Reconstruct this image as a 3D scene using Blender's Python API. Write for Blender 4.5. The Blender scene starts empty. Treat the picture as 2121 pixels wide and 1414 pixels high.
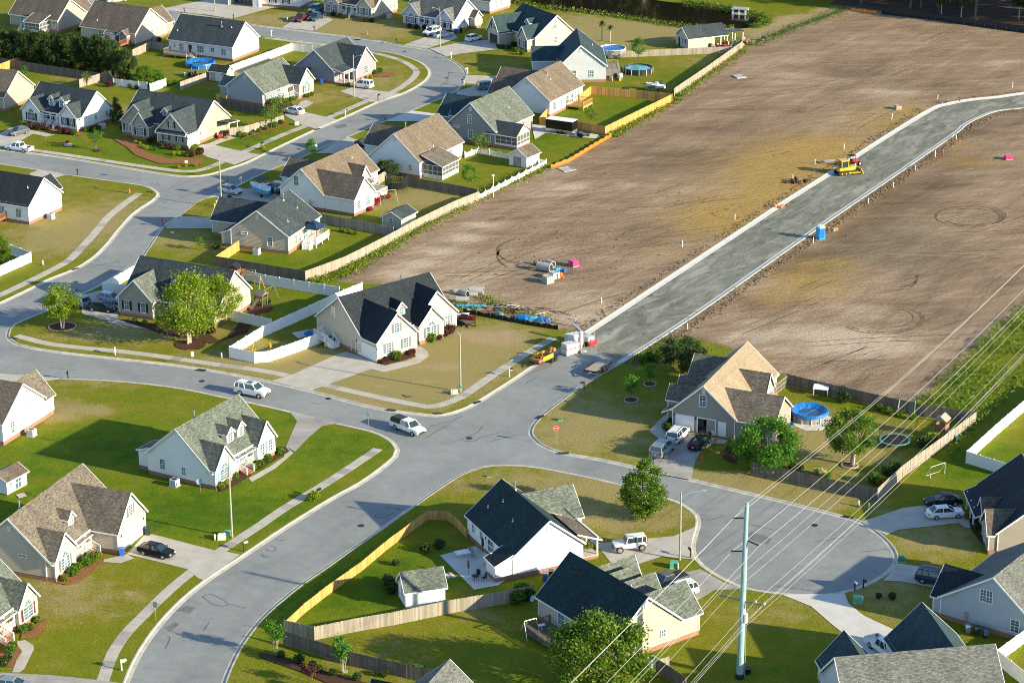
import bpy, bmesh, math, random
import numpy as np
from mathutils import Vector, Matrix
from mathutils.geometry import delaunay_2d_cdt
R = math.radians
sc = bpy.context.scene
COL = sc.collection
# ------------------------------------------------------------------ camera
FPX, TH, ROLL, CAMH = 5125.55, R(20.6456), R(-0.30278), 133.0
cam = bpy.data.cameras.new('camera')
cam.sensor_width = 36.0
cam.lens = FPX / 2121 * 36.0
cam.clip_start = 1.0
cam.clip_end = 9000
camo = bpy.data.objects.new('camera', cam)
COL.objects.link(camo)
camo.location = (0, 0, CAMH)
_z = Vector((0, -math.cos(TH), math.sin(TH)))
_x = Vector((1, 0, 0))
_y = _z.cross(_x)
_m = Matrix((_x, _y, _z)).transposed()
camo.rotation_euler = (_m @ Matrix.Rotation(ROLL, 3, 'Z')).to_euler()
sc.camera = camo
sc.cycles.filter_width = 1.0
# ------------------------------------------------------------------ light
SUN_EL, SUN_DIR = R(18.5), Vector((0.902, -0.431))
sun_az = math.atan2(SUN_DIR.x, SUN_DIR.y)
w = bpy.data.worlds.new('World')
sc.world = w
w.use_nodes = True
nt = w.node_tree
sky = nt.nodes.new('ShaderNodeTexSky')
sky.sky_type = 'NISHITA'
sky.sun_disc = False
sky.sun_elevation = SUN_EL
sky.sun_rotation = sun_az
sky.altitude = 100
sky.ozone_density = 2.6
sky.dust_density = 0.4
nt.links.new(sky.outputs[0], nt.nodes['Background'].inputs[0])
nt.nodes['Background'].inputs[1].default_value = 0.125
sl = bpy.data.lights.new('sun', 'SUN')
sl.energy = 5.0
sl.angle = R(0.55)
sl.color = (1.0, 0.84, 0.57)
so = bpy.data.objects.new('sun', sl)
COL.objects.link(so)
so.rotation_euler = Vector((SUN_DIR.x * math.cos(SUN_EL), SUN_DIR.y * math.cos(SUN_EL), math.sin(SUN_EL))).to_track_quat('Z', 'Y').to_euler()
vs = sc.view_settings
vs.view_transform = 'Standard'
vs.look = 'None'
vs.exposure = 1.1
vs.gamma = 1.0
vs.use_curve_mapping = False
# ------------------------------------------------------------------ pixel -> place
def g(px, py, z=0.0):
    """point at height z seen at photo pixel (px, py)"""
    x0, y0 = px - 1060.5, py - 707.0
    cr, sr = math.cos(ROLL), math.sin(ROLL)
    x, y = cr * x0 + sr * y0, -sr * x0 + cr * y0
    ct, st = math.cos(TH), math.sin(TH)
    dx, dy, dz = x, FPX * ct - y * st, -FPX * st - y * ct
    t = (z - CAMH) / dz
    return Vector((dx * t, dy * t, z))
def px_of(X, Y, Z=0.0):
    ct, st = math.cos(TH), math.sin(TH)
    zz = Z - CAMH
    d = Y * ct - zz * st
    x = FPX * X / d
    y = -FPX * (Y * st + zz * ct) / d
    cr, sr = math.cos(ROLL), math.sin(ROLL)
    return 1060.5 + cr * x - sr * y, 707.0 + sr * x + cr * y
# ------------------------------------------------------------------ mesh builder
class MB:
    def __init__(s):
        s.v, s.f, s.m, s.uv = [], [], [], {}
    def q(s, pts, m=0, uv=None):
        n = len(s.v)
        s.v += [tuple(p) for p in pts]
        if uv: s.uv[len(s.f)] = uv
        s.f.append(tuple(range(n, n + len(pts))))
        s.m.append(m)
    def faces(s, v, f, m=0):
        n = len(s.v)
        s.v += [tuple(p) for p in v]
        for a in f:
            s.f.append(tuple(i + n for i in a)); s.m.append(m)
    def box(s, x0, x1, y0, y1, z0, z1, m=0):
        s.faces([(x0,y0,z0),(x1,y0,z0),(x1,y1,z0),(x0,y1,z0),(x0,y0,z1),(x1,y0,z1),(x1,y1,z1),(x0,y1,z1)],
                [(0,3,2,1),(4,5,6,7),(0,1,5,4),(1,2,6,5),(2,3,7,6),(3,0,4,7)], m)
    def bar(s, a, b, w, h, m=0, up=(0,0,1)):
        a, b = Vector(a), Vector(b)
        d = (b - a).normalized()
        up = Vector(up)
        if abs(d.dot(up)) > .98: up = Vector((1,0,0))
        sd = d.cross(up).normalized() * (w / 2)
        u = sd.cross(d).normalized() * (h / 2)
        s.faces([a-sd-u,a+sd-u,a+sd+u,a-sd+u,b-sd-u,b+sd-u,b+sd+u,b-sd+u],
                [(0,1,2,3),(7,6,5,4),(0,4,5,1),(1,5,6,2),(2,6,7,3),(3,7,4,0)], m)
    def tube(s, pts, rad, n=8, m=0, caps=True):
        pts = [Vector(p) for p in pts]
        if not hasattr(rad, '__len__'): rad = [rad] * len(pts)
        b = len(s.v)
        for i, p in enumerate(pts):
            d = (pts[min(i+1, len(pts)-1)] - pts[max(i-1, 0)]).normalized()
            a = d.cross(Vector((0,0,1)) if abs(d.z) < .95 else Vector((1,0,0))).normalized()
            c = d.cross(a)
            for k in range(n):
                t = 2 * math.pi * k / n
                s.v.append(tuple(p + (a * math.cos(t) + c * math.sin(t)) * rad[i]))
        for i in range(len(pts) - 1):
            for k in range(n):
                k2 = (k + 1) % n
                s.f.append((b+i*n+k, b+i*n+k2, b+(i+1)*n+k2, b+(i+1)*n+k)); s.m.append(m)
        if caps:
            s.f.append(tuple(b + k for k in range(n-1, -1, -1))); s.m.append(m)
            s.f.append(tuple(b + (len(pts)-1)*n + k for k in range(n))); s.m.append(m)
    def lathe(s, prof, n=16, m=0, c=(0,0,0)):
        b = len(s.v)
        for r, z in prof:
            for k in range(n):
                t = 2 * math.pi * k / n
                s.v.append((c[0] + r*math.cos(t), c[1] + r*math.sin(t), c[2] + z))
        for i in range(len(prof) - 1):
            for k in range(n):
                k2 = (k + 1) % n
                s.f.append((b+i*n+k, b+i*n+k2, b+(i+1)*n+k2, b+(i+1)*n+k)); s.m.append(m)
    def disc(s, c, r, n=16, m=0):
        s.q([(c[0]+r*math.cos(2*math.pi*k/n), c[1]+r*math.sin(2*math.pi*k/n), c[2]) for k in range(n)], m)
    def prism(s, poly, z0, z1, m=0):
        n = len(poly)
        s.faces([(x,y,z0) for x,y in poly] + [(x,y,z1) for x,y in poly],
                [tuple(range(n-1,-1,-1)), tuple(range(n, 2*n))] + [(i,(i+1)%n,n+(i+1)%n,n+i) for i in range(n)], m)
    def loft(s, rings, m=0, caps=True):
        n = len(rings[0]); b = len(s.v)
        for r in rings: s.v += [tuple(p) for p in r]
        for i in range(len(rings)-1):
            for k in range(n):
                k2 = (k+1) % n
                s.f.append((b+i*n+k, b+i*n+k2, b+(i+1)*n+k2, b+(i+1)*n+k)); s.m.append(m)
        if caps:
            s.f.append(tuple(b+k for k in range(n-1,-1,-1))); s.m.append(m)
            s.f.append(tuple(b+(len(rings)-1)*n+k for k in range(n))); s.m.append(m)
    def mesh(s, name, mats, smooth=False):
        me = bpy.data.meshes.new(name)
        me.from_pydata(s.v, [], s.f)
        if not isinstance(mats, (list, tuple)): mats = [mats]
        for mt in mats: me.materials.append(mt)
        if len(mats) > 1: me.polygons.foreach_set('material_index', s.m)
        if s.uv:
            l = me.uv_layers.new(name='UVMap').data
            for fi, uv in s.uv.items():
                st = me.polygons[fi].loop_start
                for k, c in enumerate(uv): l[st + k].uv = c
        if smooth: me.polygons.foreach_set('use_smooth', [True] * len(me.polygons))
        me.update()
        return me
    def obj(s, name, mats, parent=None, loc=(0,0,0), rot=0.0, smooth=False):
        return put(name, s.mesh(name, mats, smooth), parent, loc, rot)
def put(name, me, parent=None, loc=(0,0,0), rot=0.0, scale=None):
    o = bpy.data.objects.new(name, me)
    COL.objects.link(o)
    o.location = loc
    o.rotation_euler = (0, 0, rot) if not hasattr(rot, '__len__') else rot
    if scale: o.scale = scale
    if parent: o.parent = parent
    return o
def tag(o, label=None, cat=None, group=None, kind=None):
    if label: o['label'] = label
    if cat: o['category'] = cat
    if group: o['group'] = group
    if kind: o['kind'] = kind
    return o
def thing(name, label, cat, loc=(0,0,0), rot=0.0, group=None):
    return tag(put(name, None, None, loc, rot), label, cat, group)
MESH = {}
def cached(key, fn):
    if key not in MESH: MESH[key] = fn()
    return MESH[key]
def clone(o, parent=None, **kw):
    c = o.copy(); COL.objects.link(c)
    if parent is not None: c.parent = parent
    for k, v in kw.items(): setattr(c, k, v)
    for ch in list(o.children): clone(ch, c)
    return c
def smooth_path(pts, step=1.0, closed=False):
    """catmull-rom through 2D points"""
    P = [Vector((p[0], p[1])) for p in pts]
    out = []
    n = len(P)
    for i in range(n if closed else n - 1):
        p0 = P[(i-1) % n] if closed or i > 0 else P[0]
        p1, p2 = P[i], P[(i+1) % n]
        p3 = P[(i+2) % n] if closed or i + 2 < n else P[-1]
        k = max(1, int((p2 - p1).length / step))
        for j in range(k):
            t = j / k
            out.append(0.5 * ((2*p1) + (p2-p0)*t + (2*p0-5*p1+4*p2-p3)*t*t + (3*p1-p0-3*p2+p3)*t**3))
    if not closed: out.append(P[-1])
    return out
def gp(pts): return [g(*p).to_2d() for p in pts]
# ------------------------------------------------------------------ materials
def new_mat(name):
    m = bpy.data.materials.new(name); m.use_nodes = True
    t = m.node_tree
    return m, t, t.nodes['Principled BSDF']
def N(t, kind, **kw):
    n = t.nodes.new(kind)
    for k, v in kw.items():
        if k.startswith('i_'):
            key = k[2:]
            n.inputs[int(key) if key.isdigit() else key.replace('_', ' ')].default_value = v
        else: setattr(n, k, v)
    return n
def ramp(t, stops, fac=None):
    r = t.nodes.new('ShaderNodeValToRGB'); e = r.color_ramp.elements
    while len(e) < len(stops): e.new(0.5)
    for k, (p, c) in enumerate(stops):
        e[k].position = p; e[k].color = c if len(c) == 4 else (*c, 1)
    if fac: t.links.new(fac, r.inputs[0])
    return r
def mixc(t, fac, a, b, mode='MIX'):
    m = t.nodes.new('ShaderNodeMix'); m.data_type = 'RGBA'; m.blend_type = mode
    for s, v in ((m.inputs[0], fac), (m.inputs[6], a), (m.inputs[7], b)):
        if hasattr(v, 'links'): t.links.new(v, s)
        else: s.default_value = v if not hasattr(v, '__len__') or len(v) == 4 else (*v, 1)
    return m.outputs[2]
def math_(t, op, a, b=None, c=None, clamp=False):
    m = t.nodes.new('ShaderNodeMath'); m.operation = op; m.use_clamp = clamp
    for s, v in zip(m.inputs, (a, b, c)):
        if v is None: continue
        if hasattr(v, 'links'): t.links.new(v, s)
        else: s.default_value = v
    return m.outputs[0]
def noise(t, vec, scale, detail=3, rough=.55, dist=0.0):
    n = N(t, 'ShaderNodeTexNoise', i_Scale=scale, i_Detail=detail, i_Roughness=rough, i_Distortion=dist)
    t.links.new(vec, n.inputs['Vector'])
    return n.outputs['Fac']
def objco(t): return N(t, 'ShaderNodeTexCoord').outputs['Object']
def geoco(t): return N(t, 'ShaderNodeNewGeometry').outputs['Position']
def mapped(t, vec, scale=(1,1,1), rot=0):
    n = N(t, 'ShaderNodeMapping', vector_type='TEXTURE'); n.inputs['Scale'].default_value = tuple(1/k for k in scale); n.inputs['Rotation'].default_value = (0,0,rot)
    t.links.new(vec, n.inputs['Vector']); return n.outputs[0]
def bump(t, b, h, strength=.3, dist=.02):
    n = N(t, 'ShaderNodeBump', i_Strength=strength, i_Distance=dist)
    t.links.new(h, n.inputs['Height']); t.links.new(n.outputs[0], b.inputs['Normal'])
def mat(name, col, var=.12, scale=3.0, rough=.6, metal=0.0, spec=.4, bmp=0.0, world=False, coat=0.0, fine=0.0):
    """plain material whose colour wanders with two noises"""
    m, t, b = new_mat(name)
    co = geoco(t) if world else objco(t)
    n1 = noise(t, co, scale, 4)
    lo = tuple(c * (1 - var) for c in col); hi = tuple(min(1, c * (1 + var)) for c in col)
    c = ramp(t, [(.3, lo), (.7, hi)], n1).outputs[0]
    if fine:
        n2 = noise(t, co, scale * 14, 2)
        c = mixc(t, 1.0, c, ramp(t, [(.25, (1-fine,)*3), (.75, (1+fine*.6,)*3)], n2).outputs[0], 'MULTIPLY')
    t.links.new(c, b.inputs['Base Color'])
    b.inputs['Roughness'].default_value = rough
    b.inputs['Metallic'].default_value = metal
    b.inputs['Specular IOR Level'].default_value = spec
    if coat:
        b.inputs['Coat Weight'].default_value = coat; b.inputs['Coat Roughness'].default_value = .06
    if bmp: bump(t, b, noise(t, co, scale * 8, 3), bmp, .03)
    return m
def roof_mat(name, dark, light, patch=.25):
    m, t, b = new_mat(name)
    uv = N(t, 'ShaderNodeUVMap').outputs[0]
    br = N(t, 'ShaderNodeTexBrick', offset=.5, i_Scale=1.0, i_Mortar_Size=.012, i_Mortar_Smooth=.3, i_Bias=0.0, i_Brick_Width=.34, i_Row_Height=.15)
    br.inputs['Color1'].default_value = (*dark, 1); br.inputs['Color2'].default_value = (*light, 1)
    br.inputs['Mortar'].default_value = (*[d * .6 for d in dark], 1)
    t.links.new(uv, br.inputs['Vector'])
    n1 = noise(t, mapped(t, uv, (.55, .16, 1)), 1.0, 4)
    n2 = noise(t, uv, 7.0, 2)
    c = mixc(t, 1.0, br.outputs['Color'], ramp(t, [(.3, (1-patch,)*3), (.7, (1+patch*.7,)*3)], n1).outputs[0], 'MULTIPLY')
    c = mixc(t, 1.0, c, ramp(t, [(.3, (.78,)*3), (.7, (1.2,)*3)], n2).outputs[0], 'MULTIPLY')
    t.links.new(c, b.inputs['Base Color'])
    b.inputs['Roughness'].default_value = .92; b.inputs['Specular IOR Level'].default_value = .25
    bump(t, b, br.outputs['Fac'], .35, -.02)
    return m
def leaf_mat(name, lo, hi, trans=.35):
    m, t, b = new_mat(name)
    rnd = N(t, 'ShaderNodeNewGeometry').outputs['Random Per Island']
    n1 = noise(t, objco(t), .9, 2)
    f = math_(t, 'ADD', math_(t, 'MULTIPLY', rnd, .65), math_(t, 'MULTIPLY', n1, .45))
    c = ramp(t, [(.15, lo), (.9, hi)], f).outputs[0]
    t.links.new(c, b.inputs['Base Color'])
    b.inputs['Roughness'].default_value = .55; b.inputs['Specular IOR Level'].default_value = .3
    tr = N(t, 'ShaderNodeBsdfTranslucent'); t.links.new(mixc(t, 1.0, c, (1.25, 1.15, .5), 'MULTIPLY'), tr.inputs[0])
    mx = N(t, 'ShaderNodeMixShader'); mx.inputs[0].default_value = trans
    t.links.new(b.outputs[0], mx.inputs[1]); t.links.new(tr.outputs[0], mx.inputs[2])
    t.links.new(mx.outputs[0], t.nodes['Material Output'].inputs[0])
    return m
def wood_mat(name, col, var=.25):
    m, t, b = new_mat(name)
    rnd = N(t, 'ShaderNodeNewGeometry').outputs['Random Per Island']
    n1 = noise(t, mapped(t, geoco(t), (3, 3, .6)), 2.0, 4)
    f = math_(t, 'ADD', math_(t, 'MULTIPLY', rnd, .55), math_(t, 'MULTIPLY', n1, .55))
    c = ramp(t, [(.2, tuple(k*(1-var) for k in col)), (.8, tuple(k*(1+var) for k in col))], f).outputs[0]
    t.links.new(c, b.inputs['Base Color']); b.inputs['Roughness'].default_value = .85
    b.inputs['Specular IOR Level'].default_value = .2
    return m
def brick_mat(name, c1, c2, mortar):
    m, t, b = new_mat(name)
    br = N(t, 'ShaderNodeTexBrick', i_Scale=1.0, i_Mortar_Size=.01, i_Brick_Width=.22, i_Row_Height=.075)
    br.inputs['Color1'].default_value = (*c1, 1); br.inputs['Color2'].default_value = (*c2, 1); br.inputs['Mortar'].default_value = (*mortar, 1)
    co = objco(t); sp = N(t, 'ShaderNodeSeparateXYZ'); t.links.new(co, sp.inputs[0])
    cb = N(t, 'ShaderNodeCombineXYZ'); t.links.new(math_(t, 'ADD', sp.outputs[0], sp.outputs[1]), cb.inputs[0]); t.links.new(sp.outputs[2], cb.inputs[1])
    t.links.new(cb.outputs[0], br.inputs['Vector']); t.links.new(br.outputs['Color'], b.inputs['Base Color'])
    b.inputs['Roughness'].default_value = .9
    return m
def glass_mat(name, tint, rough=.05):
    m, t, b = new_mat(name)
    n1 = noise(t, objco(t), 1.3, 2)
    t.links.new(ramp(t, [(.35, tuple(c*.55 for c in tint)), (.7, tint)], n1).outputs[0], b.inputs['Base Color'])
    b.inputs['Roughness'].default_value = rough; b.inputs['Specular IOR Level'].default_value = .8
    b.inputs['IOR'].default_value = 1.5; b.inputs['Coat Weight'].default_value = .3
    return m
M = {}
# siding
for k, c in dict(white=(.74,.74,.72), cream=(.49,.435,.345), tan=(.38,.332,.268), sand=(.44,.388,.305), grey=(.25,.25,.25), greige=(.285,.26,.22), bluegrey=(.34,.375,.41), lilac=(.25,.255,.30), paleblue=(.46,.51,.55), steel=(.35,.41,.46)).items():
    M['s_' + k] = mat('siding_' + k, c, .05, .8, .55, fine=.04)
M['trim'] = mat('white_trim', (.80,.80,.78), .05, 2, .5)
M['vinyl'] = mat('white_vinyl', (.80,.80,.79), .05, 1.2, .4, fine=.03)
M['r_slate'] = roof_mat('roof_slate', (.030,.044,.052), (.062,.084,.095))
M['r_black'] = roof_mat('roof_black', (.014,.022,.030), (.032,.043,.052))
M['r_green'] = roof_mat('roof_dark_green', (.010,.028,.033), (.026,.052,.057))
M['r_greygreen'] = roof_mat('roof_grey_green', (.072,.092,.080), (.170,.198,.172))
M['r_grey'] = roof_mat('roof_grey', (.085,.096,.092), (.185,.20,.19))
M['r_brown'] = roof_mat('roof_brown', (.095,.080,.065), (.175,.15,.12))
M['r_tan'] = roof_mat('roof_tan', (.118,.098,.076), (.205,.172,.130))
M['r_sand'] = roof_mat('roof_sand', (.255,.205,.145), (.36,.295,.21), .15)
M['r_weather'] = roof_mat('roof_weathered', (.095,.085,.070), (.21,.188,.152))
M['r_teal'] = roof_mat('roof_teal', (.022,.046,.056), (.046,.080,.092))
M['brick'] = brick_mat('brick', (.30,.11,.065), (.22,.08,.05), (.36,.28,.22))
M['brickstep'] = mat('brick_step', (.30,.12,.075), .2, 6, .85)
M['glass'] = glass_mat('window_glass', (.09,.19,.23))
M['carglass'] = glass_mat('car_glass', (.03,.06,.07))
M['shut_black'] = mat('shutter_black', (.015,.016,.02), .2, 4, .6)
M['shut_blue'] = mat('shutter_blue', (.22,.34,.42), .1, 4, .6)
M['shut_grey'] = mat('shutter_grey', (.16,.17,.17), .1, 4, .6)
M['shut_red'] = mat('shutter_burgundy', (.10,.035,.04), .1, 4, .6)
M['door_red'] = mat('door_red', (.30,.03,.03), .1, 3, .5)
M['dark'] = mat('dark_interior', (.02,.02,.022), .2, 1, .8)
M['screen'] = mat('screen_mesh', (.10,.11,.11), .15, 2, .5, spec=.5)
M['louver'] = mat('louver', (.62,.61,.58), .05, 9, .6)
# woods
M['w_grey'] = wood_mat('weathered_wood', (.30,.275,.23))
M['w_dark'] = wood_mat('old_dark_wood', (.155,.135,.115))
M['w_new'] = wood_mat('new_cedar_wood', (.50,.30,.10))
M['w_red'] = wood_mat('stained_wood', (.30,.13,.06))
# hard ground
M['conc'] = mat('concrete', (.44,.42,.37), .12, .5, .9, world=True, fine=.10, spec=.2)
M['conc2'] = mat('bright_concrete', (.55,.55,.51), .08, .5, .9, world=True, fine=.08, spec=.2)
M['conc3'] = mat('stained_concrete', (.33,.32,.29), .22, .35, .9, world=True, fine=.12, spec=.2)
M['kerb'] = mat('kerb_concrete', (.46,.44,.38), .22, .7, .9, world=True, fine=.12, spec=.2)
M['mulch'] = mat('mulch', (.085,.045,.030), .3, 5, .95, world=True, fine=.3, bmp=.4, spec=.1)
M['straw'] = mat('pine_straw', (.26,.12,.055), .3, 5, .95, world=True, fine=.3, bmp=.4, spec=.1)
M['stone'] = mat('edging_stone', (.38,.33,.28), .2, 3, .9, world=True)
# paints
for k, c in dict(white=(.80,.80,.79), black=(.008,.009,.011), silver=(.42,.47,.50), grey=(.09,.10,.12), teal=(.06,.15,.19), maroon=(.09,.012,.016), navy=(.018,.045,.085), bluegrey=(.16,.24,.28), red=(.50,.03,.03), yellow=(.62,.38,.03), orange=(.65,.18,.03), blue=(.02,.13,.55), skyblue=(.04,.38,.70), pink=(.62,.05,.17), green=(.03,.22,.13), lime=(.09,.36,.22), aqua=(.10,.50,.58), darkgreen=(.025,.06,.05), safety=(.85,.20,.05)).items():
    M['p_' + k] = mat('paint_' + k, c, .06, 1.5, .28, spec=.5, coat=.5)
for k in ('black','grey','darkgreen','navy','maroon'):
    _b = M['p_'+k].node_tree.nodes['Principled BSDF']; _b.inputs['Coat Weight'].default_value = .12; _b.inputs['Specular IOR Level'].default_value = .3
M['pipe'] = mat('pipe_concrete', (.36,.37,.36), .12, 1.0, .9, fine=.1)
M['wrap'] = mat('white_wrap', (.55,.56,.56), .12, 1.5, .5, fine=.1)
M['metal'] = mat('galvanised_metal', (.42,.43,.43), .12, 3, .4, metal=.6)
M['darkmetal'] = mat('dark_metal', (.03,.032,.035), .2, 3, .5, metal=.3)
M['chrome'] = mat('wheel_metal', (.55,.56,.58), .1, 4, .3, metal=.8)
M['tyre'] = mat('tyre_rubber', (.016,.016,.017), .2, 6, .85)
M['red_lens'] = mat('red_lens', (.45,.015,.015), .1, 5, .25)
M['lens'] = mat('lamp_lens', (.70,.70,.66), .1, 5, .2)
M['pole'] = mat('grey_pole_wood', (.30,.31,.27), .15, .8, .8)
M['steelpole'] = mat('painted_steel_pole', (.26,.40,.42), .10, .6, .5)
M['wire'] = mat('bright_wire', (.50,.51,.49), .05, 1, .4)
M['tarp'] = mat('blue_tarp', (.015,.16,.48), .25, 1.5, .4, fine=.15)
M['water'] = glass_mat('pool_water', (.16,.52,.62))
M['net'] = mat('dark_net', (.012,.016,.018), .2, 2, .8)
M['bark'] = mat('bark', (.14,.10,.075), .3, 4, .95, fine=.2)
M['palebark'] = mat('pale_bark', (.42,.36,.29), .25, 4, .9, fine=.2)
# foliage
M['l_mid'] = leaf_mat('leaf_mid', (.034,.10,.010), (.16,.27,.022))
M['l_bright'] = leaf_mat('leaf_bright', (.075,.16,.010), (.30,.40,.025), .42)
M['l_dark'] = leaf_mat('leaf_dark', (.016,.046,.012), (.066,.115,.026), .25)
M['l_lime'] = leaf_mat('leaf_fresh', (.035,.13,.012), (.12,.30,.025))
M['l_yel'] = leaf_mat('leaf_yellow', (.20,.22,.012), (.42,.40,.03))
M['l_red'] = leaf_mat('leaf_red', (.040,.016,.014), (.13,.045,.035), .2)
M['l_pink'] = leaf_mat('leaf_pink_flower', (.25,.02,.04), (.55,.06,.10), .3)
M['l_white'] = leaf_mat('leaf_white_flower', (.30,.36,.12), (.70,.70,.42), .3)
M['l_weed'] = leaf_mat('leaf_weed', (.075,.13,.010), (.24,.30,.03))
# ================================================================== GROUND
K1 = [(-60,772),(0,775),(127,784),(239,789.5),(356,802),(466,823.8),(507,832),(598,852.8),(700,878),(767,893.5),(795,905),(812,917),(820,930),(815,944),(790,966),(743,999),(681,1033),(588,1091),(500,1150),(421,1203),(366,1249),(319,1301),(281,1358),(256,1414),(235,1475)]
K2 = [(-60,652),(0,626),(51,602),(102,577),(153,556.6),(193.5,531),(221.5,503),(242,477.7),(275,442),(315.7,414),(324.6,403.8),(320.8,396),(300.4,386),(254.6,378.4),(163,365.6),(84,353),(0,340),(-60,331)]
K3 = [(-60,299),(0,309),(71,317),(152.7,328.4),(254.6,345.5),(356,361.8),(397,364.4),(433,360.5),(483.7,345),(509.5,336),(578,303),(654.6,267),(705.5,245.7),(782,211),(832.8,193.5),(871,173),(886,157.8),(886,145),(873.5,132),(845.5,119.7),(807,109.5),(764,104.4),(654.6,89),(542.6,73.8),(480,64),(351,46),(260,32),(170,18),(80,4),(0,-8),(-100,-24)]
K4c = [(2300,182),(2200,185),(2121,192),(2065,200),(2014,205),(1963,214),(1922,228),(1810,296.7),(1728.7,350),(1624,416),(1581,444.4),(1340,603),(1204.8,692.4)]
K4 = [(1204.8,692.4),(1156,723),(1100,758.6),(1054.6,789),(983,833.7),(952.7,847.7),(917,857.9),(881.5,857),(776.8,842.6),(644.4,808.2),(537.5,784),(400,759.5),(254.6,742.4),(127,728.4),(63.6,718),(30.5,708),(17.8,695),(20.4,684),(33,671),(91.6,645.7),(163,612.6),(214,587),(287.7,538.8),(305.5,518.4),(320.8,495.5),(341,468.7),(371.7,447),(417.5,414),(483.7,388.6),(550,357),(636.8,320.8),(718,285),(797,252),(853,229),(937.5,193.5),(957.8,175.7),(965.5,157.8),(963,145),(950,132.4),(927,119.7),(894,104.4),(833,94),(782,84),(654.6,67.5),(583,58.6),(522,51),(480,42),(382,27),(328,20),(200,2),(100,-14),(-100,-48)]
K5c = [(2300,208),(2200,213),(2121,224),(2064.7,230.5),(2026.5,244.5),(1998.5,259.8),(1978,277.6),(1851,365.5),(1713,459.7),(1581,552.6),(1428,660),(1286,751.6)]
K5 = [(1286,751.6),(1207,799),(1156.4,835),(1120.8,864),(1103,888.4),(1105.5,903.7),(1118,916),(1160,935),(1240,949),(1308.7,964),(1433.5,992),(1558,1021),(1677,1050),(1751,1069),(1786.5,1080),(1818.6,1101),(1844,1124),(1858.7,1149),(1854,1172),(1828,1194),(1790,1213.6),(1741.5,1228),(1687,1232),(1622.7,1229.7),(1545,1218),(1490,1195),(1452,1170),(1434,1148),(1431,1125),(1438,1100),(1443,1079),(1440,1067),(1428,1055.6),(1405,1041),(1378.6,1031),(1283.6,1004),(1192.8,983.4),(1105,967.3),(1046,963.5),(999.6,967.3),(958.6,982),(923.4,1003),(851,1052.7),(793,1093.7),(734,1134.7),(675.7,1175.7),(617,1216.7),(558.6,1266.5),(529,1298.7),(500,1339.7),(480,1380),(467,1414),(452,1475)]
def kp(pts): return smooth_path(gp(pts), 1.2)
W1, W2, W3, W4c, W4, W5c, W5 = [kp(k) for k in (K1, K2, K3, K4c, K4, K5c, K5)]
V2 = lambda x, y: Vector((x, y))
BLOCKS = [
 ('lawn', W1 + [V2(-200, W1[-1].y), V2(-200, W1[0].y)]),
 ('lawn', W2 + [V2(-330, W2[-1].y + 10), V2(-330, W2[0].y - 10)]),
 ('lawn', W3 + [V2(-330, W3[-1].y + 30), V2(-330, W3[0].y)]),
 ('lawn', W4c[:-1] + W4 + [V2(-330, W4[-1].y + 60), V2(-330, 820), V2(330, 820), V2(330, W4c[0].y)]),
 ('lawn', W5c[:-1] + W5 + [V2(-20, 225), V2(330, 225), V2(330, W5c[0].y)]),
]
D1 = [(690,585),(790,523),(900,455),(1000,403),(1080,372),(1140,347),(1265,287),(1400,207),(1530,107),(1600,70),(1720,30),(1765,20),(1900,30),(2121,66),(2300,98)] + K4c + [(1150,680),(1060,662),(940,630),(900,603),(800,588)]
D2 = K5c + [(1380,705),(1420,698),(1490,712),(1620,775),(1760,808),(1880,838),(1930,810),(1990,760),(2050,700),(2121,640),(2300,500)]
def poly_np(p): return np.array([[q[0], q[1]] for q in p])
def sdist(P, poly):
    """signed distance (positive inside) from points to polygon"""
    A = poly; B = np.roll(poly, -1, 0)
    d = np.full(len(P), 1e9); ins = np.zeros(len(P), bool)
    for a, b in zip(A, B):
        ab = b - a; L = (ab**2).sum() + 1e-9
        t = np.clip(((P - a) @ ab) / L, 0, 1)
        d = np.minimum(d, np.hypot(*(P - a - t[:, None] * ab).T))
        c = ((a[1] > P[:, 1]) != (b[1] > P[:, 1]))
        with np.errstate(divide='ignore', invalid='ignore'):
            xx = (b[0] - a[0]) * (P[:, 1] - a[1]) / (b[1] - a[1]) + a[0]
        ins ^= c & (P[:, 0] < xx)
    return np.where(ins, d, -d)
def blob_sum(P, blobs):
    """blobs: photo pixel centre, pixel radii, strength -> soft elliptical patches on the ground"""
    out = np.zeros(len(P))
    for px, py, rx, ry, s in blobs:
        c = g(px, py)
        mx = abs(g(px + rx, py).x - c.x); my = abs(g(px, py - ry).y - c.y)
        q = ((P[:, 0] - c.x) / mx)**2 + ((P[:, 1] - c.y) / my)**2
        out += s * np.exp(-q * .9)
    return out
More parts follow.
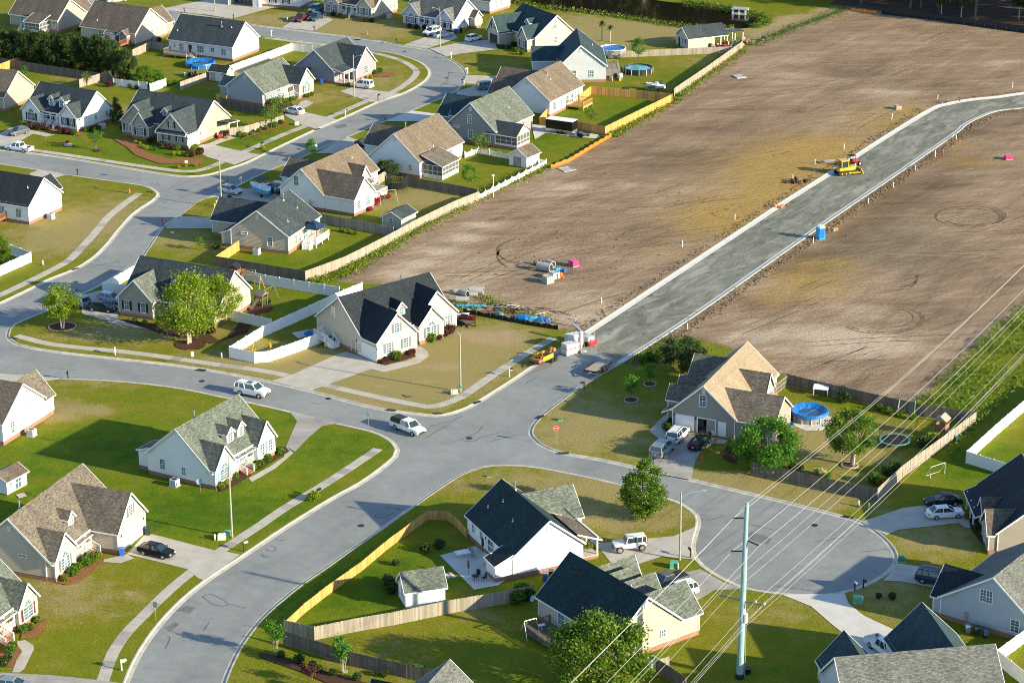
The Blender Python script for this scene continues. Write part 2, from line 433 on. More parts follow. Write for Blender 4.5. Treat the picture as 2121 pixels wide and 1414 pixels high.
DRY = [(830,800,170,60,.62),(900,770,140,50,.3),(960,720,110,40,.7),(560,745,200,25,.7),(300,685,200,25,.55),(620,770,120,30,.6),(1240,890,160,60,.65),(1150,800,60,40,.4),(110,1195,120,60,.3),(270,1240,90,40,.25),(140,1260,90,40,.4),(1150,1000,300,30,.5),(1300,1070,160,40,.55),(1500,1000,200,25,.6),(1660,1040,140,20,.55),(1760,920,130,60,.6),(1600,880,80,40,.5),(1950,1120,130,40,.5),(1850,1230,90,40,.35),(1580,1270,120,40,.35),(180,780,120,30,.35),(120,855,60,22,.9),(210,850,40,14,.6),(620,420,90,20,.35),(900,405,70,20,.7),(800,420,60,20,.6),(230,440,140,40,.5),(120,500,120,40,.45),(430,520,60,20,.3),(360,490,80,20,.4),(880,175,60,12,.3),(760,160,90,40,.4),(640,205,70,15,.4),(330,275,40,10,.2),(220,235,60,15,.6),(640,45,150,20,.45),(780,65,120,20,.5),(1300,60,200,30,.6),(1250,80,100,30,.5),(1030,130,80,15,.2),(460,150,60,20,.5),(520,145,60,20,.4),(1440,130,60,20,.3),(1600,60,60,15,.8),(160,160,80,14,.4),(790,1320,120,60,.25),(1000,1270,80,30,.35),(1480,1330,60,30,.2),(870,680,30,15,.2),(1040,690,80,25,.5),(700,820,120,20,.4),(540,40,80,10,.3)]
GREEN = [(420,1060,260,50,.8),(200,930,200,60,.6),(700,930,120,40,.6),(560,560,90,30,.5),(700,530,60,20,.3),(780,570,50,20,.2),(330,310,120,25,.6),(1990,960,90,40,.8),(2080,950,60,40,.3),(680,1240,120,60,.7),(800,1180,120,50,.6),(1120,290,100,30,.4),(1340,230,100,20,.5),(1420,160,80,20,.4),(480,290,90,14,.4),(620,860,60,30,.5),(580,1360,60,30,.3)]
BARE = [(930,760,45,12,.8),(1000,700,45,10,.8),(880,790,40,8,.7),(790,800,40,8,.6),(960,690,40,8,.8),(720,830,50,8,.6),(840,760,50,9,.55),(1060,690,40,8,.8),(760,845,60,9,.9),(1030,645,50,6,.6),(1040,715,70,10,.45),(850,640,30,5,.4),(1075,705,40,8,.45),(272,1227,22,7,.9),(137,850,26,10,.6),(1660,55,70,14,1.2),(1740,22,60,8,1.2),(1590,75,50,10,.9),(1560,88,30,6,.6),(1700,38,60,8,1.0),(1500,15,80,4,.4),(1470,955,30,12,.4),(1832,1062,24,6,.8),(620,395,60,8,.2),(1640,40,40,8,.6),(1240,38,60,3,.4)]
YEL = [(1600,400,150,60,.6),(1690,330,120,45,.5),(1500,450,110,30,.4),(1560,435,120,26,.9),(1650,350,110,40,.95),(1480,470,90,25,.5),(1720,300,90,25,.7),(1890,232,60,16,.9),(1835,262,60,18,.7),(1640,410,60,20,.5),(1675,585,80,30,.9),(1730,545,60,16,.6),(2010,335,60,14,.6),(1990,300,40,10,.5),(1380,520,80,20,.3),(1600,620,40,16,.6),(1760,240,60,20,.2),(1400,630,80,20,.25)]
PALE = [(960,492,34,7,.9),(905,520,40,7,.8),(860,545,40,7,.8),(815,568,50,10,.8),(1000,465,40,7,.6),(1110,403,50,9,.6),(1180,385,40,7,.5),(1795,715,100,20,.9),(1740,690,90,22,.5),(1820,650,70,14,.4),(1660,160,120,14,.3),(1850,190,60,8,.4),(2080,130,50,10,.3),(1640,125,40,8,.4),(1000,560,90,22,.3),(940,600,60,12,.4),(1560,700,60,20,.4),(1480,690,50,12,.3),(1280,650,80,14,.3),(1200,620,90,16,.3),(1180,660,60,10,.4)]
DARK = [(1480,255,150,30,.6),(1420,330,120,26,.6),(1810,165,160,22,.6),(1900,110,160,16,.3),(1200,470,150,30,.5),(1180,560,100,30,.4),(1760,500,40,18,.8),(1650,560,50,16,.9),(1560,625,50,14,.9),(1480,680,40,12,.9),(1850,420,120,22,.9),(1900,380,120,18,.9),(1990,270,110,22,.9),(1960,330,90,20,.7),(1790,470,70,20,.9),(1700,530,60,16,.8),(1420,705,50,12,.9),(1900,500,150,40,.4),(1950,560,120,30,.4),(1700,660,60,20,.4),(900,480,60,10,.4),(760,560,50,10,.4),(1060,420,60,12,.3),(1860,640,90,20,.4),(1300,300,80,20,.3),(1560,180,80,16,.4)]
GG = [(1830,520,110,34,.9),(1880,470,60,20,.6),(1760,580,60,14,.3)]
dirt_polys = [poly_np(gp(D1)), poly_np(gp(D2))]
def ground_material():
    m, t, b = new_mat('ground_cover')
    A = N(t, 'ShaderNodeVertexColor', layer_name='A').outputs[0]
    B = N(t, 'ShaderNodeVertexColor', layer_name='B').outputs[0]
    sa, sb = N(t, 'ShaderNodeSeparateColor'), N(t, 'ShaderNodeSeparateColor')
    t.links.new(A, sa.inputs[0]); t.links.new(B, sb.inputs[0])
    dirt, dry, bare = sa.outputs
    yel, pale, dark = sb.outputs
    C2 = N(t, 'ShaderNodeVertexColor', layer_name='C').outputs[0]
    scn = N(t, 'ShaderNodeSeparateColor'); t.links.new(C2, scn.inputs[0])
    gg = scn.outputs[0]; greenv = scn.outputs[1]
    P = geoco(t)
    n_big = noise(t, P, .055, 4, .6)
    n_mid = noise(t, P, .35, 4, .6)
    n_fine = noise(t, P, 1.7, 4, .7)
    n_grain = noise(t, P, 4.6, 3, .75)
    # grass
    gsel = math_(t, 'ADD', math_(t, 'ADD', math_(t, 'MULTIPLY', n_big, .40), math_(t, 'MULTIPLY', n_mid, .58)), math_(t, 'MULTIPLY', n_fine, .42))
    gsel = math_(t, 'ADD', gsel, math_(t, 'SUBTRACT', math_(t, 'MULTIPLY', dry, .55), math_(t, 'MULTIPLY', greenv, .35)))
    grass = ramp(t, [(.40, (.056,.122,.003)), (.58, (.112,.170,.005)), (.78, (.185,.184,.013)), (.98, (.29,.245,.095))], gsel).outputs[0]
    grass = mixc(t, 1.0, grass, ramp(t, [(.25, (.45,.45,.45)), (.75, (1.4,1.4,1.4))], n_grain).outputs[0], 'MULTIPLY')
    # dirt
    AN = R(57)
    st1 = noise(t, mapped(t, P, (.035, .30, 1), AN), 1.0, 6, .65, .5)
    st2 = noise(t, mapped(t, P, (.10, 1.1, 1), AN - .42), 1.0, 5, .65, .9)
    st3 = noise(t, mapped(t, P, (.05, .22, 1), .12), 1.0, 6, .62, 1.2)
    dsel = math_(t, 'ADD', math_(t, 'ADD', math_(t, 'MULTIPLY', st1, .30), math_(t, 'MULTIPLY', st2, .22)), math_(t, 'ADD', math_(t, 'MULTIPLY', st3, .38), math_(t, 'MULTIPLY', n_big, .32)))
    dsel = math_(t, 'ADD', dsel, math_(t, 'SUBTRACT', math_(t, 'MULTIPLY', pale, .30), math_(t, 'MULTIPLY', dark, .16)))
    dcol = ramp(t, [(.40, (.120,.084,.055)), (.51, (.200,.142,.092)), (.63, (.295,.215,.140)), (.80, (.46,.375,.27))], dsel).outputs[0]
    yf = math_(t, 'MULTIPLY', yel, ramp(t, [(.3, (.5,)*3), (.55, (1.15,)*3)], st2).outputs[0], clamp=True)
    dcol = mixc(t, math_(t, 'MULTIPLY', yf, .95), dcol, mixc(t, n_mid, (.27,.18,.052), (.44,.30,.09)))
    gf = math_(t, 'MULTIPLY', gg, ramp(t, [(.35, (.1,)*3), (.65, (1,)*3)], st2).outputs[0], clamp=True)
    dcol = mixc(t, math_(t, 'MULTIPLY', gf, .55), dcol, (.16,.19,.125))
    dcol = mixc(t, 1.0, dcol, ramp(t, [(.25, (.58,)*3), (.75, (1.34,)*3)], n_grain).outputs[0], 'MULTIPLY')
    dcol = mixc(t, 1.0, dcol, ramp(t, [(.3, (.76,)*3), (.7, (1.2,)*3)], n_fine).outputs[0], 'MULTIPLY')
    # bare patches in lawns
    bf = math_(t, 'ADD', bare, math_(t, 'MULTIPLY', math_(t, 'SUBTRACT', n_fine, .5), 1.2))
    bf = math_(t, 'MULTIPLY', math_(t, 'SUBTRACT', bf, .38), 3.0, clamp=True)
    col = mixc(t, math_(t, 'MULTIPLY', bf, .8), grass, mixc(t, n_mid, (.27,.195,.10), (.42,.33,.20)))
    df = math_(t, 'ADD', math_(t, 'SUBTRACT', dirt, .5), math_(t, 'ADD', math_(t, 'MULTIPLY', math_(t, 'SUBTRACT', n_mid, .5), .55), math_(t, 'MULTIPLY', math_(t, 'SUBTRACT', n_fine, .5), .5)))
    df = math_(t, 'MULTIPLY', math_(t, 'ADD', df, .08), 5.0, clamp=True)
    col = mixc(t, df, col, dcol)
    t.links.new(col, b.inputs['Base Color'])
    b.inputs['Roughness'].default_value = .95; b.inputs['Specular IOR Level'].default_value = .12
    hgt = math_(t, 'ADD', math_(t, 'MULTIPLY', n_grain, .5), math_(t, 'ADD', math_(t, 'MULTIPLY', n_fine, .7), math_(t, 'MULTIPLY', math_(t, 'MULTIPLY', st2, df), 1.3)))
    bump(t, b, hgt, .9, .09)
    return m
M['ground'] = ground_material()
def ground_block(name, poly):
    pl = [(p.x, p.y) for p in poly]
    n = len(pl)
    pn = np.array(pl)
    x0, y0 = pn.min(0); x1, y1 = pn.max(0)
    pts = []
    # fine grid inside what the camera sees, coarse beyond
    def seen(X, Y):
        d = Y * math.cos(TH) + CAMH * math.sin(TH)
        return (np.abs(X) < d * (1060 / FPX) + 12) & (Y > 236) & (Y < 640)
    for step, fine in ((1.5, True), (16, False)):
        xs = np.arange(x0 + step/2, x1, step); ys = np.arange(y0 + step/2, y1, step)
        X, Y = np.meshgrid(xs, ys); X = X.ravel(); Y = Y.ravel()
        k = seen(X, Y) if fine else ~seen(X, Y)
        X, Y = X[k], Y[k]
        if not len(X): continue
        P = np.stack([X, Y], 1)
        P = P[sdist(P, pn) > step * .35]
        pts.append(P)
    P = np.concatenate([pn] + pts)
    res = delaunay_2d_cdt([Vector(p) for p in P], [], [list(range(n))], 1, 1e-4)
    vv = np.array([[v.x, v.y] for v in res[0]])
    me = bpy.data.meshes.new(name)
    me.from_pydata([(x, y, 0) for x, y in vv], [], [list(f) for f in res[2]])
    dd = np.maximum(sdist(vv, dirt_polys[0]), sdist(vv, dirt_polys[1]))
    a = np.stack([np.clip(.5 + dd / 5.0, 0, 1), np.clip(blob_sum(vv, DRY), 0, 1), np.clip(blob_sum(vv, BARE), 0, 1), np.ones(len(vv))], 1)
    b = np.stack([np.clip(blob_sum(vv, q), 0, 1) for q in (YEL, PALE, DARK)] + [np.ones(len(vv))], 1)
    c = np.stack([np.clip(blob_sum(vv, GG), 0, 1), np.clip(blob_sum(vv, GREEN), 0, 1), np.zeros(len(vv)), np.ones(len(vv))], 1)
    for nm, arr in (('A', a), ('B', b), ('C', c)):
        at = me.color_attributes.new(nm, 'FLOAT_COLOR', 'POINT')
        at.data.foreach_set('color', arr.astype(np.float32).ravel())
    me.materials.append(M['ground'])
    o = put(name, me)
    if sum(p.normal.z for p in me.polygons[:20]) < 0: me.flip_normals()
    return tag(o, kind='structure')
for nm, pl in BLOCKS: ground_block(nm, pl)
# base sheet to the horizon
mb = MB(); mb.q([(-5000,-5000,-.6),(5000,-5000,-.6),(5000,6000,-.6),(-5000,6000,-.6)])
tag(mb.obj('ground', mat('far_grass', (.09,.12,.02), .4, .01, .95, world=True, fine=.2)), kind='structure')
def asphalt_mat(name, base, streak=.1, pale=None):
    m, t, b = new_mat(name)
    P = geoco(t)
    n1, n2, n3 = noise(t, P, .08, 5, .6, .5), noise(t, P, .6, 5, .7), noise(t, P, 6, 3, .7)
    f = math_(t, 'ADD', math_(t, 'MULTIPLY', n1, .6), math_(t, 'MULTIPLY', n2, .4))
    c = ramp(t, [(.3, tuple(k*(1-streak*1.6) for k in base)), (.7, tuple(k*(1+streak) for k in base))], f).outputs[0]
    c = mixc(t, 1.0, c, ramp(t, [(.25, (.86,)*3), (.75, (1.12,)*3)], n3).outputs[0], 'MULTIPLY')
    if pale:
        s = noise(t, mapped(t, P, (.10, .42, 1), R(55)), 1.0, 6, .72, 1.0)
        c = mixc(t, ramp(t, [(.47, (0,)*3), (.66, (.95,)*3)], s).outputs[0], c, pale)
        s2 = noise(t, mapped(t, P, (.16, .42, 1), R(60)), 1.3, 6, .75, 1.0)
        c = mixc(t, ramp(t, [(.50, (0,)*3), (.66, (.85,)*3)], s2).outputs[0], c, (.085,.085,.065))
    t.links.new(c, b.inputs['Base Color']); b.inputs['Roughness'].default_value = .9; b.inputs['Specular IOR Level'].default_value = .3
    bump(t, b, n3, .25, .02)
    return m
M['asphalt'] = asphalt_mat('asphalt', (.245,.265,.262), .18)
M['gravel'] = asphalt_mat('road_base_gravel', (.185,.195,.155), .25, (.33,.33,.28))
mb = MB(); mb.q([(-332,215,-.12),(332,215,-.12),(332,825,-.12),(-332,825,-.12)])
tag(mb.obj('road', M['asphalt']), kind='structure')
# unpaved stretch between the new kerbs
end = gp([(1183,706),(1215,712),(1243,737),(1262,752)])
pl = [p for p in W4c[::-1]] ; pr = [p for p in W5c]
poly = gp([(1212,690)]) + [p for p in W4c[::-1][1:]] + [p for p in W5c][:-1] + gp([(1290,748),(1268,748),(1238,726)])
def sheet(name, poly, z, m, kind='structure', thick=0.0, parent=None):
    """flat polygon (concave allowed) as a sheet"""
    res = delaunay_2d_cdt([Vector((p[0], p[1])) for p in poly], [], [list(range(len(poly)))], 1, 1e-4)
    me = bpy.data.meshes.new(name)
    me.from_pydata([(v.x, v.y, z) for v in res[0]], [], [list(f) for f in res[2]])
    me.materials.append(m)
    if me.polygons and me.polygons[0].normal.z < 0: me.flip_normals()
    o = put(name, me, parent)
    return tag(o, kind=kind) if kind else o
sheet('unpaved_road', poly, -.114, M['gravel'])
def offset(path, d):
    out = []
    for i, p in enumerate(path):
        a, b = path[max(0, i-1)], path[min(len(path)-1, i+1)]
        t = (b - a).normalized()
        out.append(p + Vector((-t.y, t.x)) * d)
    return out
def kerb(name, path, side, m, prof):
    mb = MB()
    rings = [[(*offset_pt, z) for offset_pt in []] for _, z in prof]
    rows = [[(q.x, q.y, z) for q in offset(path, d * side)] for d, z in prof]
    n = len(path); b = 0
    for r in rows: mb.v += r
    for j in range(len(prof) - 1):
        for i in range(n - 1):
            mb.f.append((j*n+i, j*n+i+1, (j+1)*n+i+1, (j+1)*n+i)); mb.m.append(0)
    return tag(mb.obj(name, m), kind='structure')
PROF = [(-.16,.004),(-.16,.022),(.02,.022),(.10,-.01),(.16,-.085),(.58,-.108),(.60,-.13)]
PROFC = [(-.25,-.02),(-.25,.06),(.05,.06),(.14,.02),(.2,-.05),(.85,-.085),(.86,-.13)]
kerb('kerb', W1, 1, M['kerb'], PROF)
kerb('kerb', W2, -1, M['kerb'], PROF)
kerb('kerb', W3, -1, M['kerb'], PROF)
kerb('kerb', W4, 1, M['kerb'], PROF)
kerb('kerb', W5, -1, M['kerb'], PROF)
kerb('new_kerb', W4c, 1, M['conc2'], PROFC)
kerb('new_kerb', W5c, -1, M['conc2'], PROFC)
# sidewalks: joint bed with single slabs on it
M['joint'] = mat('joint_sand', (.20,.18,.14), .15, 2, .95, world=True)
def sidewalk(px, width=1.45, mats=('conc',)):
    path = smooth_path(gp(px), 1.5)
    e = tag(put('sidewalk', None), kind='structure')
    L, Rr = offset(path, width/2), offset(path, -width/2)
    mb = MB()
    for i in range(len(path)-1): mb.q([(*L[i],.003),(*Rr[i],.003),(*Rr[i+1],.003),(*L[i+1],.003)])
    mb.obj('joint_bed', M['joint'], e)
    for i in range(len(path)-1):
        a, b_, c, d = L[i], Rr[i], Rr[i+1], L[i+1]
        k = .018 / max(.3, (d - a).length)
        q = [a.lerp(d, k), b_.lerp(c, k), c.lerp(b_, k), d.lerp(a, k)]
        s = MB(); s.prism([(v.x, v.y) for v in q], .0, .016 + random.uniform(0, .006))
        s.obj('slab', M[random.choice(mats)], e)
    return path
random.seed(5)
WALKS = [
 [(208,1425),(216,1400),(234,1351),(263.5,1307.5),(293,1278),(337,1234),(380.7,1196),(439,1152),(483,1123),(540,1086),(588,1053),(675.7,1000),(745,955),(783,929)],
 [(33,695),(64,703),(102,712),(178,721),(254.6,728),(356,741),(433,752.6),(527,765),(591,777),(680,799),(782,822),(858,837.5),(885,842),(905,840),(932,832),(958,820),(1029,771),(1105.5,723),(1148,699)],
 [(-20,620),(0,611),(51,587),(102,561.7),(142.6,538.8),(173,508),(198.6,480),(221.5,452),(254.6,424),(287.7,401)],
 [(-20,300),(0,303),(76,312),(204,331),(305.5,346),(382,355),(425,349.5),(476,328),(542.6,298),(603.7,272),(680,244),(756,211),(812,191),(845.5,170.6),(862,152.7),(855.7,140),(827.7,124.7),(782,112),(700,98),(600,85),(545,78)],
]
for wk in WALKS: sidewalk(wk, mats=('conc', 'conc', 'conc', 'conc3', 'conc'))
# driveways, walks and patios (each its own poured sheet)
PAV = [
 ('conc', [(600,778),(700,733),(718,728),(783,752),(770,764),(668,800),(645,808),(560,789)]),
 ('conc', [(783,752),(779,746),(800,755),(840,748),(861,740),(856,720),(872,718),(886,728),(888,738),(868,752),(815,766),(795,771),(770,764)]),
 ('conc3', [(600,853),(615,872),(592,925),(612,935),(640,905),(668,882),(705,876)]),
 ('conc', [(592,925),(608,938),(570,970),(522,998),(515,990),(560,965),(588,946)]),
 ('conc', [(263,1147),(303,1103),(320,1107),(447,1140),(470,1142),(497,1148),(424,1201),(412,1198),(388,1178)]),
 ('conc', [(263,1147),(240,1153),(216,1158),(212,1163),(250,1166),(278,1156)]),
 ('conc3', [(0,1392),(110,1398),(207,1408),(250,1414),(252,1440),(0,1440)]),
 ('conc', [(35,1328),(52,1325),(70,1336),(70,1345),(50,1385),(40,1392),(25,1392),(40,1350)]),
 ('conc', [(1225,1122),(1250,1124),(1330,1116),(1395,1110),(1437,1092),(1432,1130),(1437,1158),(1370,1152),(1310,1172),(1265,1165),(1245,1140)]),
 ('conc', [(1225,1125),(1212,1103),(1220,1100),(1240,1122)]),
 ('conc3', [(1330,1232),(1365,1200),(1450,1178),(1500,1206),(1545,1219),(1480,1222),(1440,1246),(1385,1254),(1350,1262)]),
 ('conc2', [(1620,1231),(1750,1229),(1758,1250),(1790,1275),(1866,1310),(1900,1350),(1900,1400),(1800,1400),(1770,1330),(1720,1290),(1680,1255)]),
 ('conc', [(1787,1079),(1870,1052),(1915,1046),(1990,1044),(2000,1078),(1985,1083),(1860,1097),(1836,1108),(1815,1097)]),
 ('conc', [(1985,1083),(2000,1092),(2040,1098),(2044,1090),(2005,1076)]),
 ('conc', [(1858,1166),(1968,1182),(1985,1200),(1960,1222),(1870,1204),(1828,1202),(1845,1186)]),
 ('conc3', [(1345,890),(1400,888),(1470,905),(1440,955),(1432,994),(1370,982),(1340,965),(1350,945),(1378,915)]),
 ('conc', [(1344,893),(1365,870),(1390,850),(1396,858),(1370,885),(1378,905),(1395,912),(1375,915)]),
 ('conc', [(1470,905),(1508,912),(1500,920),(1478,918),(1462,930)]),
 ('conc2', [(911,1150),(982,1221),(1032,1212),(1062,1190),(985,1130),(972,1135)]),
 ('conc', [(397,304),(432,298),(510,316),(540,321),(485,342),(430,326),(415,318)]),
 ('conc', [(432,298),(460,286),(472,282),(490,286),(470,292),(440,303)]),
 ('conc', [(592,230),(628,232),(690,246),(700,248),(655,268),(622,258),(590,240)]),
 ('conc', [(622,212),(636,208),(650,214),(625,228),(610,226)]),
 ('conc', [(703,190),(735,180),(768,187),(830,194),(785,212),(768,212)]),
 ('conc', [(0,277),(20,266),(35,265),(115,280),(95,284),(68,278),(30,300),(-10,303)]),
 ('conc', [(84,352),(100,357),(140,362),(100,373),(78,378),(60,360)]),
 ('conc', [(345,468),(372,448),(460,452),(466,474),(345,474)]),
 ('conc', [(420,413),(485,388),(512,392),(600,410),(560,425),(500,412),(455,408)]),
 ('conc', [(165,613),(215,600),(245,625),(245,660),(225,666),(170,650)]),
 ('conc', [(225,660),(245,662),(300,675),(350,680),(350,686),(300,682),(240,672),(222,668)]),
 ('conc', [(545,0),(640,0),(660,12),(560,18),(480,40),(420,30)]),
 ('conc', [(328,20),(430,0),(540,0),(420,31)]),
 ('conc', [(583,58),(610,42),(680,38),(690,42),(650,66)]),
 ('conc', [(836,94),(880,78),(942,72),(948,80),(885,102)]),
 ('conc', [(890,102),(965,86),(1012,84),(1034,92),(1030,103),(955,112),(925,118)]),
 ('conc', [(965,157),(1042,158),(1060,170),(1040,176),(960,174)]),
 ('conc', [(946,190),(985,178),(1040,185),(1020,200),(945,200)]),
 ('conc2', [(853,230),(900,236),(915,240),(870,252),(800,252)]),
 ('conc', [(720,284),(745,292),(790,300),(780,316),(740,320),(655,318)]),
 ('conc2', [(1100,258),(1140,262),(1240,280),(1235,288),(1190,284),(1130,276),(1108,290)]),
 ('conc', [(0,775),(20,776),(70,778),(130,785),(95,790),(60,800),(0,790)]),
 ('conc2', [(604,690),(640,683),(652,692),(618,702)]),
 ('conc', [(33,1025),(50,1020),(56,1028),(40,1033)]),
]
zz = [.022]
for k, pl in PAV:
    zz[0] += .0015
    sheet('driveway' if len(pl) > 4 else 'patio', gp(pl), zz[0], M[k])
# beds
def ring_px(px, py, rx, ry, n=14, jit=.1, seed=1):
    rr = random.Random(seed + int(px))
    return [(px + rx*math.cos(2*math.pi*k/n)*(1+rr.uniform(-jit,jit)), py + ry*math.sin(2*math.pi*k/n)*(1+rr.uniform(-jit,jit))) for k in range(n)]
BEDS = [('mulch', ring_px(129,677,28,9,16,.02)), ('mulch', ring_px(394,715,33,10)), ('mulch', [(236,660),(330,672),(430,690),(452,705),(470,700),(520,640),(540,640),(512,690),(440,712),(330,690),(300,680)]),
 ('mulch', [(778,752),(800,757),(840,746),(861,738),(852,726),(800,742)]), ('mulch', [(872,712),(905,705),(940,690),(945,675),(925,672),(870,700)]),
 ('mulch', [(480,1010),(520,985),(516,970),(460,1000),(455,1020)]), ('mulch', [(535,975),(600,935),(590,925),(560,940),(520,968)]),
 ('straw', [(165,1206),(215,1163),(205,1150),(150,1180),(115,1207),(140,1212)]), ('straw', [(70,1295),(97,1283),(95,1300),(75,1320),(42,1325),(50,1300)]), ('straw', [(0,1380),(25,1382),(46,1350),(40,1340),(0,1350)]),
 ('straw', [(235,290),(270,285),(300,315),(350,330),(425,328),(418,342),(330,340),(280,322),(262,305)]), ('straw', [(50,262),(165,282),(180,275),(160,270),(50,254)]),
 ('mulch', [(535,1350),(600,1365),(720,1405),(760,1414),(800,1425),(700,1425),(620,1390),(540,1362)]), ('mulch', ring_px(1307,829,14,5.5)), ('mulch', ring_px(1346,796,13,5)),
 ('mulch', ring_px(1760,964,17,6)), ('mulch', [(1495,935),(1530,925),(1550,950),(1520,960),(1498,950)]), ('mulch', [(1370,880),(1393,865),(1396,890),(1380,897)]),
 ('mulch', [(2005,1065),(2030,1060),(2070,1140),(2050,1145),(2028,1120),(2010,1095)]), ('mulch', ring_px(540,640,26,9)), ('straw', [(500,290),(600,258),(592,252),(510,275)]),
 ('mulch', ring_px(202,313,8,3)), ('straw', ring_px(790,155,30,6)), ('stone', ring_px(142,301,10,3.6)), ('mulch', [(545,222),(600,212),(610,220),(560,232)])]
for k, pl in BEDS:
    zz[0] += .0015
    sheet('planting_bed', gp(pl), zz[0], M[k])
# rings of edging stones round the tree beds
def edging(px, py, rx, ry, n=26):
    c = g(px, py); ax = abs(g(px+rx, py).x - c.x); by = abs(g(px, py-ry).y - c.y)
    e = tag(put('bed_edging', None, None, (c.x, c.y, 0)), 'ring of grey edging stones round a young tree bed beside %s' % {129:'the parked black coupe', 1307:'the street corner', 1346:'the dark tree', 1760:'the trampoline'}.get(px), 'edging', 'stone rings round tree beds')
    me = cached('edgestone', lambda: (lambda b: (b.box(-.17,.17,-.09,.09,0,.14), b.mesh('edging_stone', M['stone']))[1])(MB()))
    for k in range(n):
        t = 2*math.pi*k/n
        put('edging_stone', me, e, (ax*math.cos(t), by*math.sin(t), 0), math.atan2(by*math.cos(t), -ax*math.sin(t)), (ax*2*math.pi/n/.36,1,1))
for a in ((129,677,28,9),(1307,829,14,5.5),(1346,796,13,5),(1760,964,17,6)): edging(*a)
# pond
M['pond'] = glass_mat('pond_water', (.020,.016,.010), .08)
POND = [(900,-40),(1029,0),(1080,8),(1131,18),(1233,29),(1316,42),(1408,56),(1470,60),(1520,61),(1571,55),(1584,46),(1571,36),(1533,25),(1507,19),(1418,8),(1352,0),(1250,-20),(1100,-50)]
sheet('pond', smooth_path(gp(POND), 2.0, True), .02, M['pond'])
# tyre ruts in the dirt
M['rut'] = mat('damp_rut_dirt', (.155,.112,.074), .35, .9, .95, world=True, fine=.3, spec=.1)
M['rutpale'] = mat('pale_rut_dirt', (.33,.27,.19), .25, .9, .95, world=True, fine=.3, spec=.1)
RUTS = [('arc',2007,448,70,21,0,360),('arc',2010,449,61,17,-150,120),('arc',2005,447,78,24,-40,80),('arc',1826,660,82,27,-160,70),('arc',1826,661,88,30,-150,30),('arc',1820,658,72,22,-100,60),('arc',1850,575,50,20,-100,20),('arc',1840,580,58,22,-100,0),('arc',1100,520,70,28,120,260),('arc',1110,530,80,34,150,240)]
rb, rp = MB(), MB()
def rut(b, path, wd):
    L = [wd * (.6 + .4*random.random()) for _ in path]
    A = [p + n for p, n in zip(path, [Vector((0,0))]*len(path))]
    o1, o2 = offset(path, wd/2), offset(path, -wd/2)
    for i in range(len(path)-1):
        if random.random() < .12: continue
        b.q([(*o1[i],.005),(*o2[i],.005),(*o2[i+1],.005),(*o1[i+1],.005)])
random.seed(3)
for r in RUTS:
    _, cx, cy, rx, ry, a0, a1 = r
    pts = [(cx + rx*math.cos(R(a)) + random.uniform(-1,1), cy - ry*math.sin(R(a)) + random.uniform(-.5,.5)) for a in range(a0, a1+1, 12)]
    rut(rb, smooth_path(gp(pts), .8), random.uniform(.25,.5))
for k in range(70):
    while True:
        px, py = random.uniform(850, 2110), random.uniform(60, 780)
        q = np.array([[*g(px, py).to_2d()]])
        if max(sdist(q, dirt_polys[0])[0], sdist(q, dirt_polys[1])[0]) > 5: break
    c = g(px, py).to_2d(); an = R(random.choice([38, 45, 52, 30, 8, 15, -5])) + random.gauss(0,.08); L = random.uniform(4, 26)
    d = Vector((math.cos(an), math.sin(an))); nn = Vector((-d.y, d.x)); cu = random.uniform(-.08,.08)
    for off in (0, 1.8):
        path = [c + d*t + nn*(off + cu*t*t/ max(4,L)) for t in np.linspace(-L/2, L/2, max(4, int(L/1.2)))]
        rut(random.choice((rb, rb, rp)), path, random.uniform(.10,.28))
tag(rb.obj('tyre_ruts', M['rut']), kind='structure')
tag(rp.obj('tyre_ruts', M['rutpale']), kind='structure')
# sealed cracks and patches in the asphalt
M['tar'] = mat('crack_sealer', (.055,.06,.066), .2, 2, .7, world=True)
M['patch'] = mat('asphalt_patch', (.15,.16,.165), .15, .8, .9, world=True, fine=.2)
CR = [[(418,1233),(437,1228),(477,1249),(470,1251),(447,1251),(418,1233)],[(477,1249),(490,1252),(510,1257)],[(345,1314),(352,1317),(342,1340)],[(420,1303),(434,1287)],[(540,1146),(556,1152),(548,1152),(540,1146)],[(548,1135),(568,1140),(572,1133),(560,1128)],[(570,1114),(590,1118)],[(775,1065),(790,1070),(815,1060)],[(802,1048),(832,1055),(822,1050)],[(940,912),(985,895),(1000,880)],[(958,909),(975,912),(1010,900),(1040,893)],[(1005,915),(1085,895)],[(890,880),(935,870),(955,860)],[(880,905),(930,877)],[(330,415),(350,420),(372,418)],[(318,424),(345,430)],[(0,335),(40,330),(85,343)],[(110,352),(130,345)],[(195,368),(212,362)],[(270,377),(285,372)],[(310,378),(330,385),(325,378)],[(320,400),(420,365),(430,363)],[(370,410),(425,389)],[(470,353),(490,358)],[(500,330),(545,341)],[(535,343),(575,330)],[(640,262),(790,228)],[(720,253),(735,247)],[(905,180),(930,168)],[(930,150),(925,168)],[(905,158),(930,162)],[(980,818),(960,840)],[(1090,792),(1110,780)],[(1100,770),(1140,755),(1135,745)],[(830,850),(812,856)],[(110,563),(250,540)],[(185,545),(270,552),(290,545)],[(300,440),(360,430)],[(1440,1070),(1470,1075),(1500,1065)],[(1540,1080),(1600,1095)],[(1690,1120),(1750,1110)],[(1780,1140),(1840,1135)],[(1600,1210),(1690,1222)],[(440,1160),(470,1150)],[(590,1050),(600,1060)],[(640,830),(660,835)],[(100,760),(160,765)],[(310,750),(330,757)]]
cb = MB()
for c in CR:
    path = smooth_path(gp(c), .5)
    path = [p + Vector((random.gauss(0,.06), random.gauss(0,.06))) for p in path]
    o1, o2 = offset(path, .055), offset(path, -.055)
    for i in range(len(path)-1): cb.q([(*o1[i],-.116),(*o2[i],-.116),(*o2[i+1],-.116),(*o1[i+1],-.116)])
